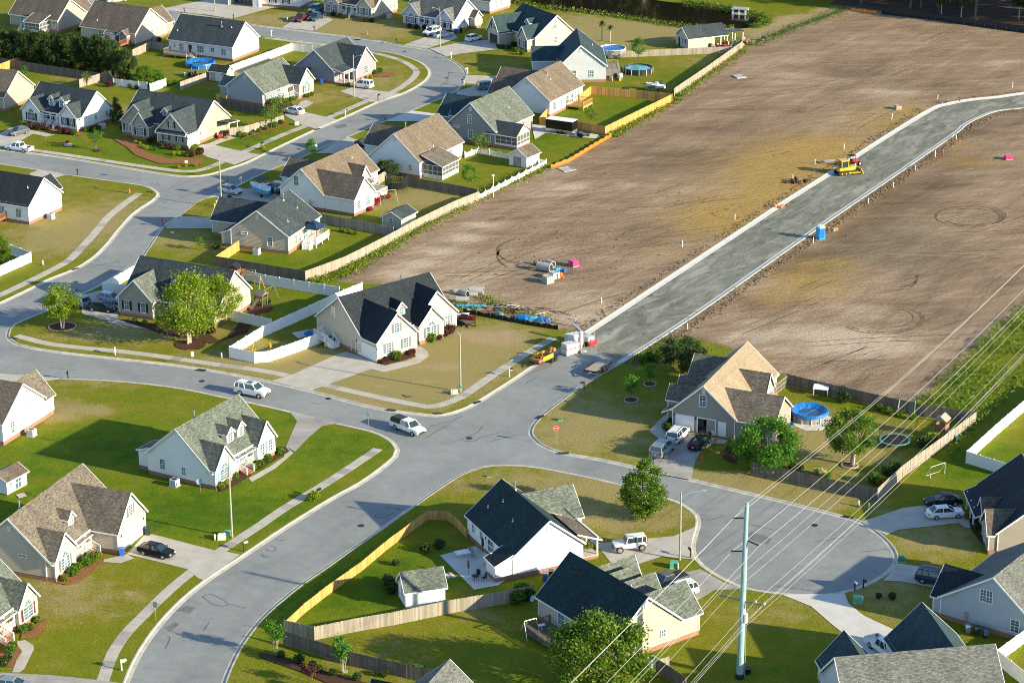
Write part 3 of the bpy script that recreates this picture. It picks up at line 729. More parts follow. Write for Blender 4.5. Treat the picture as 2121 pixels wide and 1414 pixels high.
tag(cb.obj('crack_sealing', M['tar']), kind='structure')
for pl in ([(366,1262),(385,1252),(405,1256),(392,1268)],[(340,1298),(362,1285),(372,1290),(352,1306)],[(1555,1100),(1600,1112),(1590,1125),(1545,1112)],[(690,260),(715,255),(720,262),(700,266)]): sheet('asphalt_patch', gp(pl), -.1155, M['patch'])
def manhole(px, py, where, r=.45):
    p = g(px, py, -.12); m2 = MB(); m2.lathe([(0,.012),(r,.012),(r,.004)], 18); m2.lathe([(r*.6,.018),(r*.7,.018)],18)
    tag(m2.obj('manhole_cover', M['darkmetal'], None, (p.x, p.y, -.116)), 'dark round manhole cover in the asphalt ' + where, 'manhole cover', 'manhole covers in the streets')
for a in ((418,789,'behind the large white SUV'),(680,825,'at the cream corner house driveway'),(157,584,'near the white fence corner, farther from the coupe'),(157,601,'near the black coupe driveway'),(925,162,'inside the upper street curve'),(1687,1087,'of the cul-de-sac'),(838,108,'near the silver sedan driveway'),(972,907,'at the middle of the intersection'),(748,1088,'beside the curving cedar fence'),(1040,965,'at the lawn tip beyond the intersection')): manhole(*a)
def grate(px, py, rot, where):
    p = g(px, py, 0); b = MB(); b.box(-.7,.7,-.28,.28,.0,.03)
    for k in range(9): b.box(-.62+k*.145,-.58+k*.145,-.24,.24,.03,.045)
    tag(b.obj('storm_drain', M['darkmetal'], None, (p.x,p.y,.01), rot), 'dark iron storm drain at the kerb ' + where, 'storm drain', 'storm drains along the kerbs')
for a in ((28,700,R(-30),'corner below the young round-bed tree'),(311,398,R(-20),'corner by the red hydrant lawn'),(397,361,0,'corner of the tan gabled house'),(418,766,R(-15),'beside the white yard sign'),(906,856,0,'corner of the dry lawn'),(988,833,R(40),'past the green street sign'),(811,849,R(-15),'across from the capped pickup'),(1757,1070,R(-25),'at the cul-de-sac fence corner'),(1120,863,R(55),'by the red stop sign lawn'),(741,82,R(-20),'of the far cream house lawn'),(657,268,R(50),'by the white sedan driveway'),(156,557,R(40),'opposite the white fence corner'),(1168,938,0,'below the red stop sign')): grate(*a)
# ================================================================== HOUSE KIT
SIDE_ROT = {'y-': 0.0, 'x+': R(90), 'y+': R(180), 'x-': R(-90)}
def side_loc(side, c, u, z): return (c, u, z) if side[0] == 'x' else (u, c, z)
def frame_mesh(w, h, kind):
    b = MB(); f = .09
    def rect(x0, x1, z0, z1, cols, rows):
        b.box(x0-f, x0, -.06, .0, z0-f, z1+f); b.box(x1, x1+f, -.06, .0, z0-f, z1+f)
        b.box(x0, x1, -.06, .0, z1, z1+f); b.box(x0, x1, -.08, .0, z0-f, z0)
        for k in range(1, cols):
            x = x0 + (x1-x0)*k/cols; b.box(x-.018, x+.018, -.035, .0, z0, z1)
        for k in range(1, rows):
            z = z0 + (z1-z0)*k/rows; t = .035 if k == rows//2 else .016
            b.box(x0, x1, -.034, .0, z-t, z+t)
    if kind == 'twin':
        rect(-w/2, -.05, -h/2, h/2, 2, 4); rect(.05, w/2, -h/2, h/2, 2, 4)
    elif kind == 'triple':
        for k in range(3): rect(-w/2 + k*w/3 + .05, -w/2 + (k+1)*w/3 - .05, -h/2, h/2, 1, 2)
    elif kind == 'arch':
        rect(-w/2, -w*.17, -h/2, h*.22, 1, 4); rect(-w*.13, w*.13, -h/2, h*.22, 2, 4); rect(w*.17, w/2, -h/2, h*.22, 1, 4)
        r = w*.36; cz = h*.22 + .12
        for k in range(10):
            a0, a1 = math.pi*k/10, math.pi*(k+1)/10
            b.bar((r*math.cos(a0), -.03, cz+r*math.sin(a0)), (r*math.cos(a1), -.03, cz+r*math.sin(a1)), .06, .1)
        for a in (.25, .5, .75): b.bar((0,-.02,cz), (r*math.cos(a*math.pi), -.02, cz+r*math.sin(a*math.pi)), .03, .03)
    elif kind == 'slit': rect(-w/2, w/2, -h/2, h/2, 6, 1)
    else: rect(-w/2, w/2, -h/2, h/2, 2 if w < 1.3 else 4, 4 if h > .9 else 2)
    return b.mesh('window_frame', M['trim'])
def pane_mesh(w, h, kind):
    b = MB()
    z1 = h*.22 if kind == 'arch' else h/2
    b.box(-w/2, w/2, -.014, 0, -h/2, z1)
    if kind == 'arch':
        r = w*.35; cz = h*.22 + .12
        b.q([(r*math.cos(math.pi*k/10), -.014, cz + r*math.sin(math.pi*k/10)) for k in range(11)])
    return b.mesh('pane', M['glass'])
def shutter_mesh(w, h, m):
    b = MB(); b.box(-w/2, w/2, -.045, 0, -h/2, h/2)
    for k in range(int(h/.16)): b.box(-w/2+.05, w/2-.05, -.06, -.045, -h/2+.06+k*.16, -h/2+.13+k*.16)
    return b.mesh('shutter', M[m])
class House:
    def __init__(s, label, fit, wall, roof, shut=None, name='house', cat='house', group=None, base=.6):
        s.cx, s.cy, s.phi = fit[0], fit[1], R(fit[2])
        s.e = thing(name, label, cat, (s.cx, s.cy, 0), s.phi, group)
        s.wall, s.roof, s.shut, s.base = wall, roof, shut, base
        s.W, s.Rf, s.T, s.B = {}, {}, MB(), MB(); s.main = None
    def lap(s, b, T, rng, z0, z1, holes=()):
        zs = {z0, z1}
        z = z0
        while z < z1: zs.add(round(z, 4)); z += .23
        for h in holes: zs |= {h[2], h[3]}
        zs = sorted(q for q in zs if z0 <= q <= z1)
        for za, zb in zip(zs, zs[1:]):
            if zb - za < .004: continue
            l0, r0 = rng(za); l1, r1 = rng(zb)
            if r0 - l0 < .02: continue
            spans = [(0, 1)]
            cuts = [(h[0], h[1]) for h in holes if h[2] <= za + 1e-4 and h[3] >= zb - 1e-4]
            segs = []
            x = l0
            for c0, c1 in sorted(cuts):
                segs.append((x, c0, x if x != l0 else l1, c0)); x = c1
            segs.append((x, r0, x if x != l0 else l1, r1))
            for a0, a1, t0, t1 in segs:
                b.q([T(a0, za, .045), T(a1, za, .045), T(t1, zb, .008), T(t0, zb, .008)])
                b.q([T(a0, za, .0), T(a1, za, .0), T(a1, za, .045), T(a0, za, .045)])
    def gable(s, a0, a1, b0, b1, he, hr, axis='x', br=None, he1=None, skip='', ov=.32, ovb=(.35, .35), base=None, roof=None, wall=None, fnd=True, holes={}, ends=None, corner=True):
        he0 = he; he1 = he if he1 is None else he1
        br = (b0 + b1) / 2 if br is None else br
        base = s.base if base is None else base
        Wm = s.W.setdefault(wall or s.wall, MB()); Rm = s.Rf.setdefault(roof or s.roof, MB())
        X = (lambda a, b, z: (a, b, z)) if axis == 'x' else (lambda a, b, z: (b, a, z))
        k0, k1 = (hr-he0)/(br-b0), (hr-he1)/(b1-br)
        def grng(z):
            l = b0 if z <= he0 else b0 + (z-he0)/k0
            r = b1 if z <= he1 else b1 - (z-he1)/k1
            return l, r
        if 'b0' not in skip: s.lap(Wm, lambda u, z, o: X(u, b0-o, z), lambda z: (a0, a1), base, he0+.05, holes.get('b0', ()))
        if 'b1' not in skip: s.lap(Wm, lambda u, z, o: X(u, b1+o, z), lambda z: (a0, a1), base, he1+.05, holes.get('b1', ()))
        if 'a0' not in skip: s.lap(Wm, lambda u, z, o: X(a0-o, u, z), grng, base, hr-.02, holes.get('a0', ()))
        if 'a1' not in skip: s.lap(Wm, lambda u, z, o: X(a1+o, u, z), grng, base, hr-.02, holes.get('a1', ()))
        o0 = 0 if 'a0' in skip else ov; o1 = 0 if 'a1' in skip else ov
        A0, A1 = a0-o0, a1+o1
        for bb, kk, hh, sg, oo in ((b0, k0, he0, -1, ovb[0]), (b1, k1, he1, 1, ovb[1])):
            be = bb + sg*oo; ze = hh - kk*oo + .07; zr = hr + .07
            L = math.hypot(be-br, ze-zr)
            # where this slope dies into the main roof (valley line)
            E0 = R0 = A0; E1 = R1 = A1
            if axis == 'y' and s.main and ('a1' in skip) != ('a0' in skip):
                mh, mf, mk, yf_, yb_ = s.main
                if 'a1' in skip:
                    R1 = min(-(mh-hr)/mf + .1, -.02); E1 = min(max(-(mh-ze)/mf + .1, yf_), R1)
                else:
                    R0 = max((mh-hr)/mk - .1, .02); E0 = max(min((mh-ze)/mk - .1, yb_), R0)
            Rm.q([X(E0,be,ze), X(E1,be,ze), X(R1,br,zr), X(R0,br,zr)], 0, [(E0,0),(E1,0),(R1,L),(R0,L)])
            t = .12
            Rm.q([X(E0,be,ze-t), X(E1,be,ze-t), X(R1,br,zr-t), X(R0,br,zr-t)], 0, [(E0,0),(E1,0),(R1,L),(R0,L)])
            Rm.q([X(E0,be,ze), X(R0,br,zr), X(R0,br,zr-t), X(E0,be,ze-t)]); Rm.q([X(E1,be,ze), X(R1,br,zr), X(R1,br,zr-t), X(E1,be,ze-t)])
            s.T.bar(X(E0+.02, be+sg*.03, ze-.08), X(E1-.02, be+sg*.03, ze-.08), .08, .16)
            for a, on in ((A0-.025, 'a0' not in skip), (A1+.025, 'a1' not in skip)):
                if on: s.T.bar(X(a, be, ze-.11), X(a, br, zr-.11), .05, .21)
        if axis == 'x' and s.main is None: s.main = (hr, k0, k1, b0-ovb[0], b1+ovb[1])
        # ridge cap
        if axis == 'y' and s.main and ('a1' in skip) != ('a0' in skip): A0, A1 = R0, R1
        Rm.q([X(A0,br-.13,hr+.085-.13*k0), X(A1,br-.13,hr+.085-.13*k0), X(A1,br,hr+.095), X(A0,br,hr+.095)], 0, [(A0,0),(A1,0),(A1,.15),(A0,.15)])
        Rm.q([X(A0,br+.13,hr+.085-.13*k1), X(A1,br+.13,hr+.085-.13*k1), X(A1,br,hr+.095), X(A0,br,hr+.095)], 0, [(A0,0),(A1,0),(A1,.15),(A0,.15)])
        if corner:
            for a in [q for q, n in ((a0-.02, 'a0'), (a1+.02, 'a1')) if n not in skip]:
                for bq, hq in ((b0-.02, he0), (b1+.02, he1)):
                    p = X(a, bq, 0); s.T.box(p[0]-.06, p[0]+.06, p[1]-.06, p[1]+.06, base, hq)
        if fnd:
            p, q = X(a0, b0, 0), X(a1, b1, 0)
            s.B.box(min(p[0],q[0])-.012, max(p[0],q[0])+.012, min(p[1],q[1])-.012, max(p[1],q[1])+.012, -.1, base)
    def shed(s, x0, x1, y0, y1, zlo, zhi, lowside, roof=None, wall=None, walls='', base=None, ov=.25):
        """single slope lean-to; lowside is 'y-','y+'"""
        Rm = s.Rf.setdefault(roof or s.roof, MB())
        ylo, yhi = (y0-ov, y1) if lowside == 'y-' else (y1+ov, y0)
        k = (zhi-zlo)/abs((y1-y0)); zl = zlo - k*ov
        L = math.hypot(yhi-ylo, zhi-zl)
        for t in (0, -.12): Rm.q([(x0-ov,ylo,zl+t),(x1+ov,ylo,zl+t),(x1+ov,yhi,zhi+t),(x0-ov,yhi,zhi+t)], 0, [(0,0),(x1-x0,0),(x1-x0,L),(0,L)])
        s.T.bar((x0-ov,ylo,zl-.07),(x1+ov,ylo,zl-.07),.06,.16)
        for x in (x0-ov, x1+ov): s.T.bar((x,ylo,zl-.07),(x,yhi,zhi-.07),.05,.18)
        if walls:
            Wm = s.W.setdefault(wall or s.wall, MB()); base = s.base if base is None else base
            yl, yh = (y0, y1) if lowside == 'y-' else (y1, y0)
            if 'f' in walls: s.lap(Wm, lambda u, z, o: (u, yl + (-o if lowside == 'y-' else o), z), lambda z: (x0, x1), base, zlo)
            for x, sg, n in ((x0, -1, '0'), (x1, 1, '1')):
                if n in walls:
                    def rg(z, yl=yl, yh=yh):
                        t = 0 if z <= zlo else (z-zlo)/(zhi-zlo)
                        e = yl + (yh-yl)*t
                        return min(e, yh), max(e, yh)
                    s.lap(Wm, lambda u, z, o, x=x, sg=sg: (x+sg*o, u, z), rg, base, zhi-.05)
            s.B.box(x0-.01, x1+.01, y0-.01, y1+.01, -.1, base)
    def win(s, side, c, u, z, w=.9, h=1.5, kind='dh', shut='', lab=None):
        c += -.045 if side[1] == '-' else .045
        rot = SIDE_ROT[side]
        o = put('window', cached(('wf', w, h, kind), lambda: frame_mesh(w, h, kind)), s.e, side_loc(side, c, u, z), rot)
        put('pane', cached(('wp', w, h, kind), lambda: pane_mesh(w, h, kind)), o)
        sh = s.shut if shut == '' else shut
        if sh:
            hh = h if kind != 'arch' else h*.72
            dz = 0 if kind != 'arch' else -h*.14
            me = cached(('sh', hh, sh), lambda: shutter_mesh(.38, hh, sh))
            d = w/2 + .30
            for sg in (-1, 1):
                l = list(side_loc(side, c, u + sg*d, z + dz)); put('shutter', me, s.e, l, rot)
        return o
    def slit(s, side, c, u, z): return s.win(side, c, u, z, 1.1, .28, 'slit', None)
    def vent(s, side, c, u, z):
        c += -.045 if side[1] == '-' else .045
        def mk():
            b = MB(); b.box(-.28,.28,-.05,0,-.4,.4)
            for k in range(7): b.box(-.23,.23,-.065,-.05,-.35+k*.1,-.29+k*.1)
            return b.mesh('gable_vent', M['louver'])
        put('gable_vent', cached('gvent', mk), s.e, side_loc(side, c, u, z), SIDE_ROT[side])
    def door(s, side, c, u, m='trim', w=.95, z=None, h=2.05, french=False):
        z = s.base if z is None else z
        c += -.045 if side[1] == '-' else .045
        def mk():
            b = MB(); b.box(-w/2,w/2,-.03,0,0,h)
            for q in ((-w/2+.12,-.05,.2,.9),( .05,w/2-.12,.2,.9),(-w/2+.12,-.05,1.05,h-.2),(.05,w/2-.12,1.05,h-.2)): b.box(q[0],q[1],-.045,-.03,q[2],q[3], 1 if french else 0)
            return b.mesh('door', [M[m], M['glass']])
        d = put('door', cached(('door', m, w, h, french), mk), s.e, side_loc(side, c, u, z), SIDE_ROT[side])
        def mf():
            b = MB(); b.box(-w/2-.1,-w/2,-.05,0,0,h+.1); b.box(w/2,w/2+.1,-.05,0,0,h+.1); b.box(-w/2,w/2,-.05,0,h,h+.1); return b.mesh('door_frame', M['trim'])
        put('door_frame', cached(('doorf', w, h), mf), d)
        def mh():
            b = MB(); b.tube([(w/2-.1,-.03,1.0),(w/2-.1,-.09,1.0)], .03, 6); return b.mesh('handle', M['metal'])
        put('handle', cached(('doorh', w), mh), d)
    def garage(s, side, c, u, w=4.9, h=2.2, z=.05, m='trim'):
        c += -.045 if side[1] == '-' else .045
        def mk():
            b = MB(); b.box(-w/2,w/2,-.02,0,0,h)
            n = 8 if w > 4 else 4
            for r in range(4):
                b.box(-w/2,w/2,-.04,-.02,r*h/4+.02,(r+1)*h/4-.02)
                for k in range(n): b.box(-w/2+k*w/n+.08,-w/2+(k+1)*w/n-.08,-.052,-.04,r*h/4+.1,(r+1)*h/4-.1)
            return b.mesh('garage_door', M[m])
        d = put('garage_door', cached(('gar', w, h, m), mk), s.e, side_loc(side, c, u, z), SIDE_ROT[side])
        def mf():
            b = MB(); b.box(-w/2-.14,-w/2,-.06,0,0,h+.14); b.box(w/2,w/2+.14,-.06,0,0,h+.14); b.box(-w/2,w/2,-.06,0,h,h+.14); return b.mesh('door_frame', M['trim'])
        put('door_frame', cached(('garf', w, h), mf), d)
        for sg in (-1, 1): s.sconce(side, c, u + sg*(w/2+.35), h)
    def sconce(s, side, c, u, z):
        def mk():
            b = MB(); b.tube([(0,-.12,-.14),(0,-.12,.1)], .07, 6); b.box(-.05,.05,-.12,0,.1,.16); return b.mesh('wall_lamp', M['darkmetal'])
        put('wall_lamp', cached('sconce', mk), s.e, side_loc(side, c, u, z), SIDE_ROT[side])
    def dormer(s, x, yf, zb, ze, zp, yb, w=1.5, wall=None, win=True, side=-1, roof=None):
        """gabled dormer facing y- (side=-1) or y+ """
        a0, a1 = (yf, yb) if side < 0 else (yb, yf)
        s.gable(a0, a1, x-w/2, x+w/2, ze, zp, 'y', skip='a1' if side < 0 else 'a0', base=zb, fnd=False, ov=.22, ovb=(.2,.2), wall=wall, corner=False, roof=roof)
        if win: s.win('y-' if side < 0 else 'y+', yf, x, (zb+ze)/2+.1, .75, min(1.25, ze-zb-.15), 'dh', None)
    def railing(s, pts, zf, h=.9, m='trim', name='railing', open_=True):
        b = MB()
        for p, q in zip(pts, pts[1:]):
            p, q = Vector((*p[:2], p[2] if len(p) > 2 else zf)), Vector((*q[:2], q[2] if len(q) > 2 else zf))
            L = (q-p).length
            b.bar(p+Vector((0,0,h)), q+Vector((0,0,h)), .09, .06); b.bar(p+Vector((0,0,.1)), q+Vector((0,0,.1)), .06, .05)
            for k in range(1, int(L/.14)):
                r = p.lerp(q, k*.14/L); b.box(r.x-.018,r.x+.018,r.y-.018,r.y+.018,r.z+.1,r.z+h)
        for p in pts:
            z = p[2] if len(p) > 2 else zf
            b.box(p[0]-.06,p[0]+.06,p[1]-.06,p[1]+.06,z-.05,z+h+.1)
        b.obj(name, M[m], s.e)
    def steps(s, x, y, zf, w=1.6, side=-1, m='brickstep', rail='trim', n=4, axis='y'):
        """flight going out from (x, y) in direction side along axis"""
        b = MB(); tr = .3
        for k in range(n):
            z1 = zf*(n-k)/(n+1) + .02
            d0, d1 = y + side*k*tr, y + side*(k+1)*tr
            if axis == 'y': b.box(x-w/2, x+w/2, min(d0,d1), max(d0,d1), 0, z1)
            else: b.box(min(x+side*k*tr, x+side*(k+1)*tr), max(x+side*k*tr, x+side*(k+1)*tr), y-w/2, y+w/2, 0, z1)
        b.obj('steps', M[m], s.e)
        if rail:
            for sg in (-1, 1):
                if axis == 'y': s.railing([(x+sg*w/2, y, zf), (x+sg*w/2, y+side*n*tr, .12)], zf, .9, rail, 'handrail')
                else: s.railing([(x, y+sg*w/2, zf), (x+side*n*tr, y+sg*w/2, .12)], zf, .9, rail, 'handrail')
    def porch(s, x0, x1, yf, yw, zf=.55, posts=(), step=None, ztop=2.8, rails=True, side=-1):
        b = MB(); b.box(x0, x1, min(yf,yw), max(yf,yw), zf-.12, zf); b.obj('porch_floor', M['conc'], s.e)
        s.B.box(x0+.03, x1-.03, min(yf,yw)+.04, max(yf,yw)-.04, -.1, zf-.12)
        for x in posts:
            b = MB(); b.box(x-.09,x+.09,yf-side*.12-.09,yf-side*.12+.09,zf,ztop); b.box(x-.13,x+.13,yf-side*.12-.13,yf-side*.12+.13,zf,zf+.2); b.box(x-.13,x+.13,yf-side*.12-.13,yf-side*.12+.13,ztop-.15,ztop); b.obj('porch_post', M['trim'], s.e)
        b = MB(); b.box(x0,x1,yf-side*.12-.08,yf-side*.12+.08,ztop,ztop+.25); b.obj('porch_beam', M['trim'], s.e)
        if rails:
            if step is None: s.railing([(x0,yf-side*.1),(x1,yf-side*.1)], zf)
            else:
                if step-.8-x0 > .5: s.railing([(x0,yf-side*.1),(step-.8,yf-side*.1)], zf)
                if x1-step-.8 > .5: s.railing([(step+.8,yf-side*.1),(x1,yf-side*.1)], zf)
        if step is not None: s.steps(step, yf, zf, 1.6, side)
    def deck(s, x0, x1, y0, y1, zf, sides, m='w_grey', stair=None, rm=None):
        b = MB(); n = int((y1-y0)/.15)
        for k in range(n): b.box(x0, x1, y0+k*.15, y0+k*.15+.138, zf-.05, zf)
        b.obj('deck_boards', M[m], s.e)['kind'] = 'stuff'
        b = MB()
        for x in (x0+.1, (x0+x1)/2, x1-.1):
            for y in (y0+.1, y1-.1): b.box(x-.07,x+.07,y-.07,y+.07,-.05,zf-.05)
        b.box(x0,x1,y0,y0+.05,zf-.3,zf-.055); b.box(x0,x1,y1-.05,y1,zf-.3,zf-.055); b.box(x0,x0+.05,y0+.05,y1-.05,zf-.3,zf-.055); b.box(x1-.05,x1,y0+.05,y1-.05,zf-.3,zf-.055)
        b.obj('deck_frame', M[m], s.e)
        for sd in sides:
            p = {'y-': [(x0,y0),(x1,y0)], 'y+': [(x0,y1),(x1,y1)], 'x-': [(x0,y0),(x0,y1)], 'x+': [(x1,y0),(x1,y1)]}[sd]
            s.railing(p, zf, .95, rm or m)
        if stair: s.steps(stair[0], stair[1], zf, stair[4] if len(stair) > 4 else 1.3, stair[2], m, rm or m, max(2, int(zf/.18)), stair[3])
    def screened(s, x0, x1, y0, y1, zf, zt, sides, pan=1.1):
        """screened room: floor, posts, knee wall, one screen panel for each bay"""
        b = MB(); b.box(x0,x1,y0,y1,zf-.15,zf); b.obj('porch_floor', M['conc'], s.e)
        for sd in sides:
            p, q = {'y-': ((x0,y0),(x1,y0)), 'y+': ((x0,y1),(x1,y1)), 'x-': ((x0,y0),(x0,y1)), 'x+': ((x1,y0),(x1,y1))}[sd]
            p, q = Vector((*p, 0)), Vector((*q, 0)); L = (q-p).length; n = max(2, round(L/pan)); d = (q-p)/n
            for k in range(n):
                a, c = p+d*k, p+d*(k+1)
                f = MB()
                for z in (zf+.75, zt-.05, zf+.05): f.bar(a+Vector((0,0,z)), c+Vector((0,0,z)), .08, .09)
                for pp in (a, c): f.box(pp.x-.05,pp.x+.05,pp.y-.05,pp.y+.05,-.05,zt)
                fo = f.obj('screen_frame', M['trim'], s.e)
                pm = MB(); nn = Vector((-d.y,d.x,0)).normalized()*.01
                pm.q([a+Vector((0,0,zf+.8))+nn, c+Vector((0,0,zf+.8))+nn, c+Vector((0,0,zt-.1))+nn, a+Vector((0,0,zt-.1))+nn])
                pm.obj('screen_panel', M['screen'], fo)
                km = MB(); km.q([a+Vector((0,0,zf+.1))+nn, c+Vector((0,0,zf+.1))+nn, c+Vector((0,0,zf+.71))+nn, a+Vector((0,0,zf+.71))+nn]); km.obj('lower_screen', M['screen'], fo)
                km = MB(); km.q([a+Vector((0,0,0))+nn, c+Vector((0,0,0))+nn, c+Vector((0,0,zf))+nn, a+Vector((0,0,zf))+nn]); km.obj('skirt_panel', M['trim'], fo)
    def roofbits(s, pts, hr, k, big=None):
        """plumbing vents on the roof slope: (x, y)"""
        for x, y in pts:
            z = hr - abs(y)*k
            b = MB(); b.tube([(0,0,-.1),(0,0,.35)], .05, 8); b.lathe([(.16,-.05),(.09,.08)], 8); b.obj('vent_pipe', M['lens'], s.e, (x, y, z+.08))
        if big:
            x, y = big; z = hr - abs(y)*k
            b = MB(); b.tube([(0,0,-.1),(0,0,1.0)], .11, 10); b.lathe([(0,1.2),(.2,1.1),(.2,1.0)], 10); b.lathe([(.28,-.1),(.15,.12)], 10); b.obj('flue', M['chrome'], s.e, (x, y, z+.08))
    def done(s):
        for m, b in s.W.items():
            if b.f: b.obj('wall', M['s_' + m], s.e)
        for m, b in s.Rf.items():
            if b.f: b.obj('roof', M['r_' + m], s.e)
        if s.T.f: s.T.obj('trim', M['trim'], s.e)
        if s.B.f: s.B.obj('foundation', M['brick'], s.e)
        return s.e
def porch_house(label, fit, wall, roof, shut, bumps, dorm, hr, he=3.4, lights=True, dz=6.0, dy=-3.9, stepx=0.0, hb=None, bumpy=-6.0, droof=None, lastwin='dh2'):
    """ranch with two front gables, a porch between them and dormers above"""
    h = House(label, fit, wall, roof, shut)
    cx, cy, ph, L, Wf, Wb = fit[:6]
    k = (hr-he)/Wf
    h.gable(-L/2, L/2, -Wf, Wb, he, hr, 'x', br=0, ovb=(1.15,.35))
    for (x0, x1, zt, kind) in bumps:
        h.gable(bumpy, -1.2, x0, x1, 3.15, zt, 'y', skip='a1')
        xm = (x0+x1)/2
        if kind == 'arch': h.win('y-', bumpy, xm, 1.95, 1.9, 2.1, 'arch')
        else:
            for q in (-.9, .9): h.win('y-', bumpy, xm+q, 1.9, .75, 1.6)
    for x in dorm: h.dormer(x, dy, 7.5-4.2+.9 if False else hr + dy*k - .1, dz-.75, dz, -.8, 1.5, roof=droof)
    p0, p1 = bumps[0][1], bumps[1][0]
    h.porch(p0, p1, -5.55, -Wf, .6, (p0+.25, stepx-.85, stepx+.85, p1-.25), stepx, he-.95*k*.75)
    h.door('y-', -Wf, stepx, 'p_white' if False else 'trim')
    h.win('y-', -Wf, (p0+stepx)/2-.2, 1.9, .8, 1.5)
    h.win('y-', -Wf, (p1+stepx)/2+.3, 1.9, .8, 1.5)
    return h, k
# ================================================================== HOUSES
# white house with blue shutters
F = (-40.90,306.89,59.8, 13.53,4.6,4.95)
h, k = porch_house('white house with grey-green roof, two dormers and light blue shutters', F, 'white', 'greygreen', 'shut_blue', [(-6.7,-2.7,5.7,'arch'),(2.8,6.7,5.8,'two')], (-.3,2.1), 7.6, dz=6.25, dy=-3.85)
for y, w in ((2.6,.8),(-.9,.6)): h.win('x-', -6.76, y, 1.95 if w > .7 else 1.7, w, 1.4 if w > .7 else 1.0, 'dh', None)
h.shed(-6.0,-3.0,4.95,7.2,2.9,3.6,'y+', roof='greygreen', walls='f01'); h.roofbits([(-1,2),(2,1.5)], 7.6, k); h.roofbits([], 7.6, k, (-2.2,.5)); h.done()
# white house with black shutters and dormers
F = (-88.20,479.60,-32.0, 14.24,4.3,4.1)
h, k = porch_house('white house with slate roof, two dormers and black shutters, beside a cone-shaped evergreen', F, 'white', 'slate', 'shut_black', [(-7.05,-2.5,5.4,'arch'),(2.7,7.05,5.3,'two')], (-1.2,1.5), 7.1, dz=6.0, dy=-3.8, stepx=.6)
h.win('x+', 7.12, 2.8, 1.9, .6, 1.0, 'dh', None); h.win('x+', 7.12, -.5, 1.9, .55, .9, 'dh', None); h.done()
F = (-34.82,573.55,-31.6, 13.52,4.3,4.5)
h, k = porch_house('cream house with brown roof and brick steps behind the parked dark pickups', F, 'cream', 'brown', 'shut_grey', [(-6.7,-2.5,5.4,'arch'),(2.6,6.7,5.3,'two')], (-1.2,1.3), 7.2, dz=6.0, dy=-3.8)
h.win('x+', 6.76, 1.6, 1.9, .6, .9, 'dh', None); h.win('x+', 6.76, 3.2, 1.9, .6, 1.2, 'dh', None); h.done()
F = (-15.80,560.09,-36.0, 14.27,4.2,4.31)
h, k = porch_house('pale blue house with grey roof, white end gable and a small side entry', F, 'paleblue', 'grey', 'shut_black', [(-7.05,-2.6,5.4,'arch'),(2.7,7.05,5.3,'two')], (), 7.0, bumpy=-5.2)
h.gable(-.4, 3.2, 7.1, 9.0, 2.9, 4.0, 'y') if False else h.gable(7.0, 8.6, 1.2, 3.6, 2.9, 4.1, 'x', skip='a0', roof='brown', wall='cream')
h.win('x+', 7.14, -1.0, 1.9, .6, .9, 'dh', None); h.vent('x+', 7.14, 0, 6.0); h.done()
# tan house with garage wing, lower left
F = (-57.97,281.01,68.9, 17.23,4.7,4.99)
h = House('tan house with weathered brown roof, one dormer and a white front garage door', F, 'cream', 'weather', 'shut_grey')
h.gable(-8.61,8.61,-4.7,4.99,3.42,7.71,'x',br=0,ovb=(1.15,.35))
h.gable(-5.95,-1,-8.55,-3.9,3.15,5.7,'y',skip='a1'); h.win('y-',-5.95,-6.2,1.95,1.9,2.1,'arch')
h.gable(-9.15,-.5,1.0,7.95,3.2,7.0,'y',skip='a1'); h.garage('y-',-9.15,4.6,4.9); h.win('y-',-9.15,4.5,4.6,.85,1.4)
h.dormer(-1.0,-3.9,4.1,5.2,6.0,-.9,1.5); h.porch(-3.9,1.0,-5.6,-4.7,.6,(-3.6,-.6,.8),None,2.75,True); h.steps(-.1,-5.6,.6,1.6,-1)
h.door('y-',-4.7,.2); h.win('y-',-4.7,-2.0,1.9,1.6,1.5,'twin',None); h.vent('x-',-8.61,0,6.3); h.slit('x-',-8.61,-1.6,2.9); h.roofbits([(4,2)],7.71,.86,(-5.5,.4)); h.done()
# partly seen house, bottom left
F = (-64.3,257.6,67.0, 14.0,4.6,4.6)
h, k = porch_house('taupe house with grey-green roof and orange mulch beds, half out of view', F, 'sand', 'greygreen', 'shut_red', [(-6.9,-2.7,5.4,'arch'),(3.2,6.9,5.4,'arch')], (-1.3,1.2), 7.4, dz=6.0, dy=-3.9); h.done()
# prominent corner house with black roof
F = (-19.43,356.6,40.0)
h = House('large cream house with black roof on the corner lot with a curved walk', F, 'cream', 'black', 'shut_grey')
h.gable(-8.49,8.49,-5.2,5.96,3.5,8.0,'x',br=0); 
h.gable(-9.0,-.5,-8.42,-1.0,3.4,7.1,'y',skip='a1')
h.garage('x-',-8.42,-6.6,4.4,2.2); h.door('x-',-8.42,-3.2,'shut_grey',.95,.1)
h.win('y-',-9.0,-6.3,1.9,.85,1.5); h.win('y-',-9.0,-3.0,1.9,.85,1.5); h.win('y-',-9.0,-4.7,4.7,.85,1.4)
h.gable(-5.7,-.3,1.6,9.3,3.4,7.3,'y',skip='a1'); h.gable(-7.2,-1.5,1.0,5.6,3.3,5.7,'y',skip='a1')
h.win('y-',-7.2,3.3,2.0,1.9,2.3,'arch'); h.win('y-',-5.7,7.6,1.95,.85,1.5)
h.dormer(-.3,-4.4,4.4,5.6,6.5,-1.0,1.6); h.porch(-1.0,1.0,-6.4,-5.2,.5,(-.7,.7),None,2.9,False); h.door('y-',-5.2,0,'shut_red')
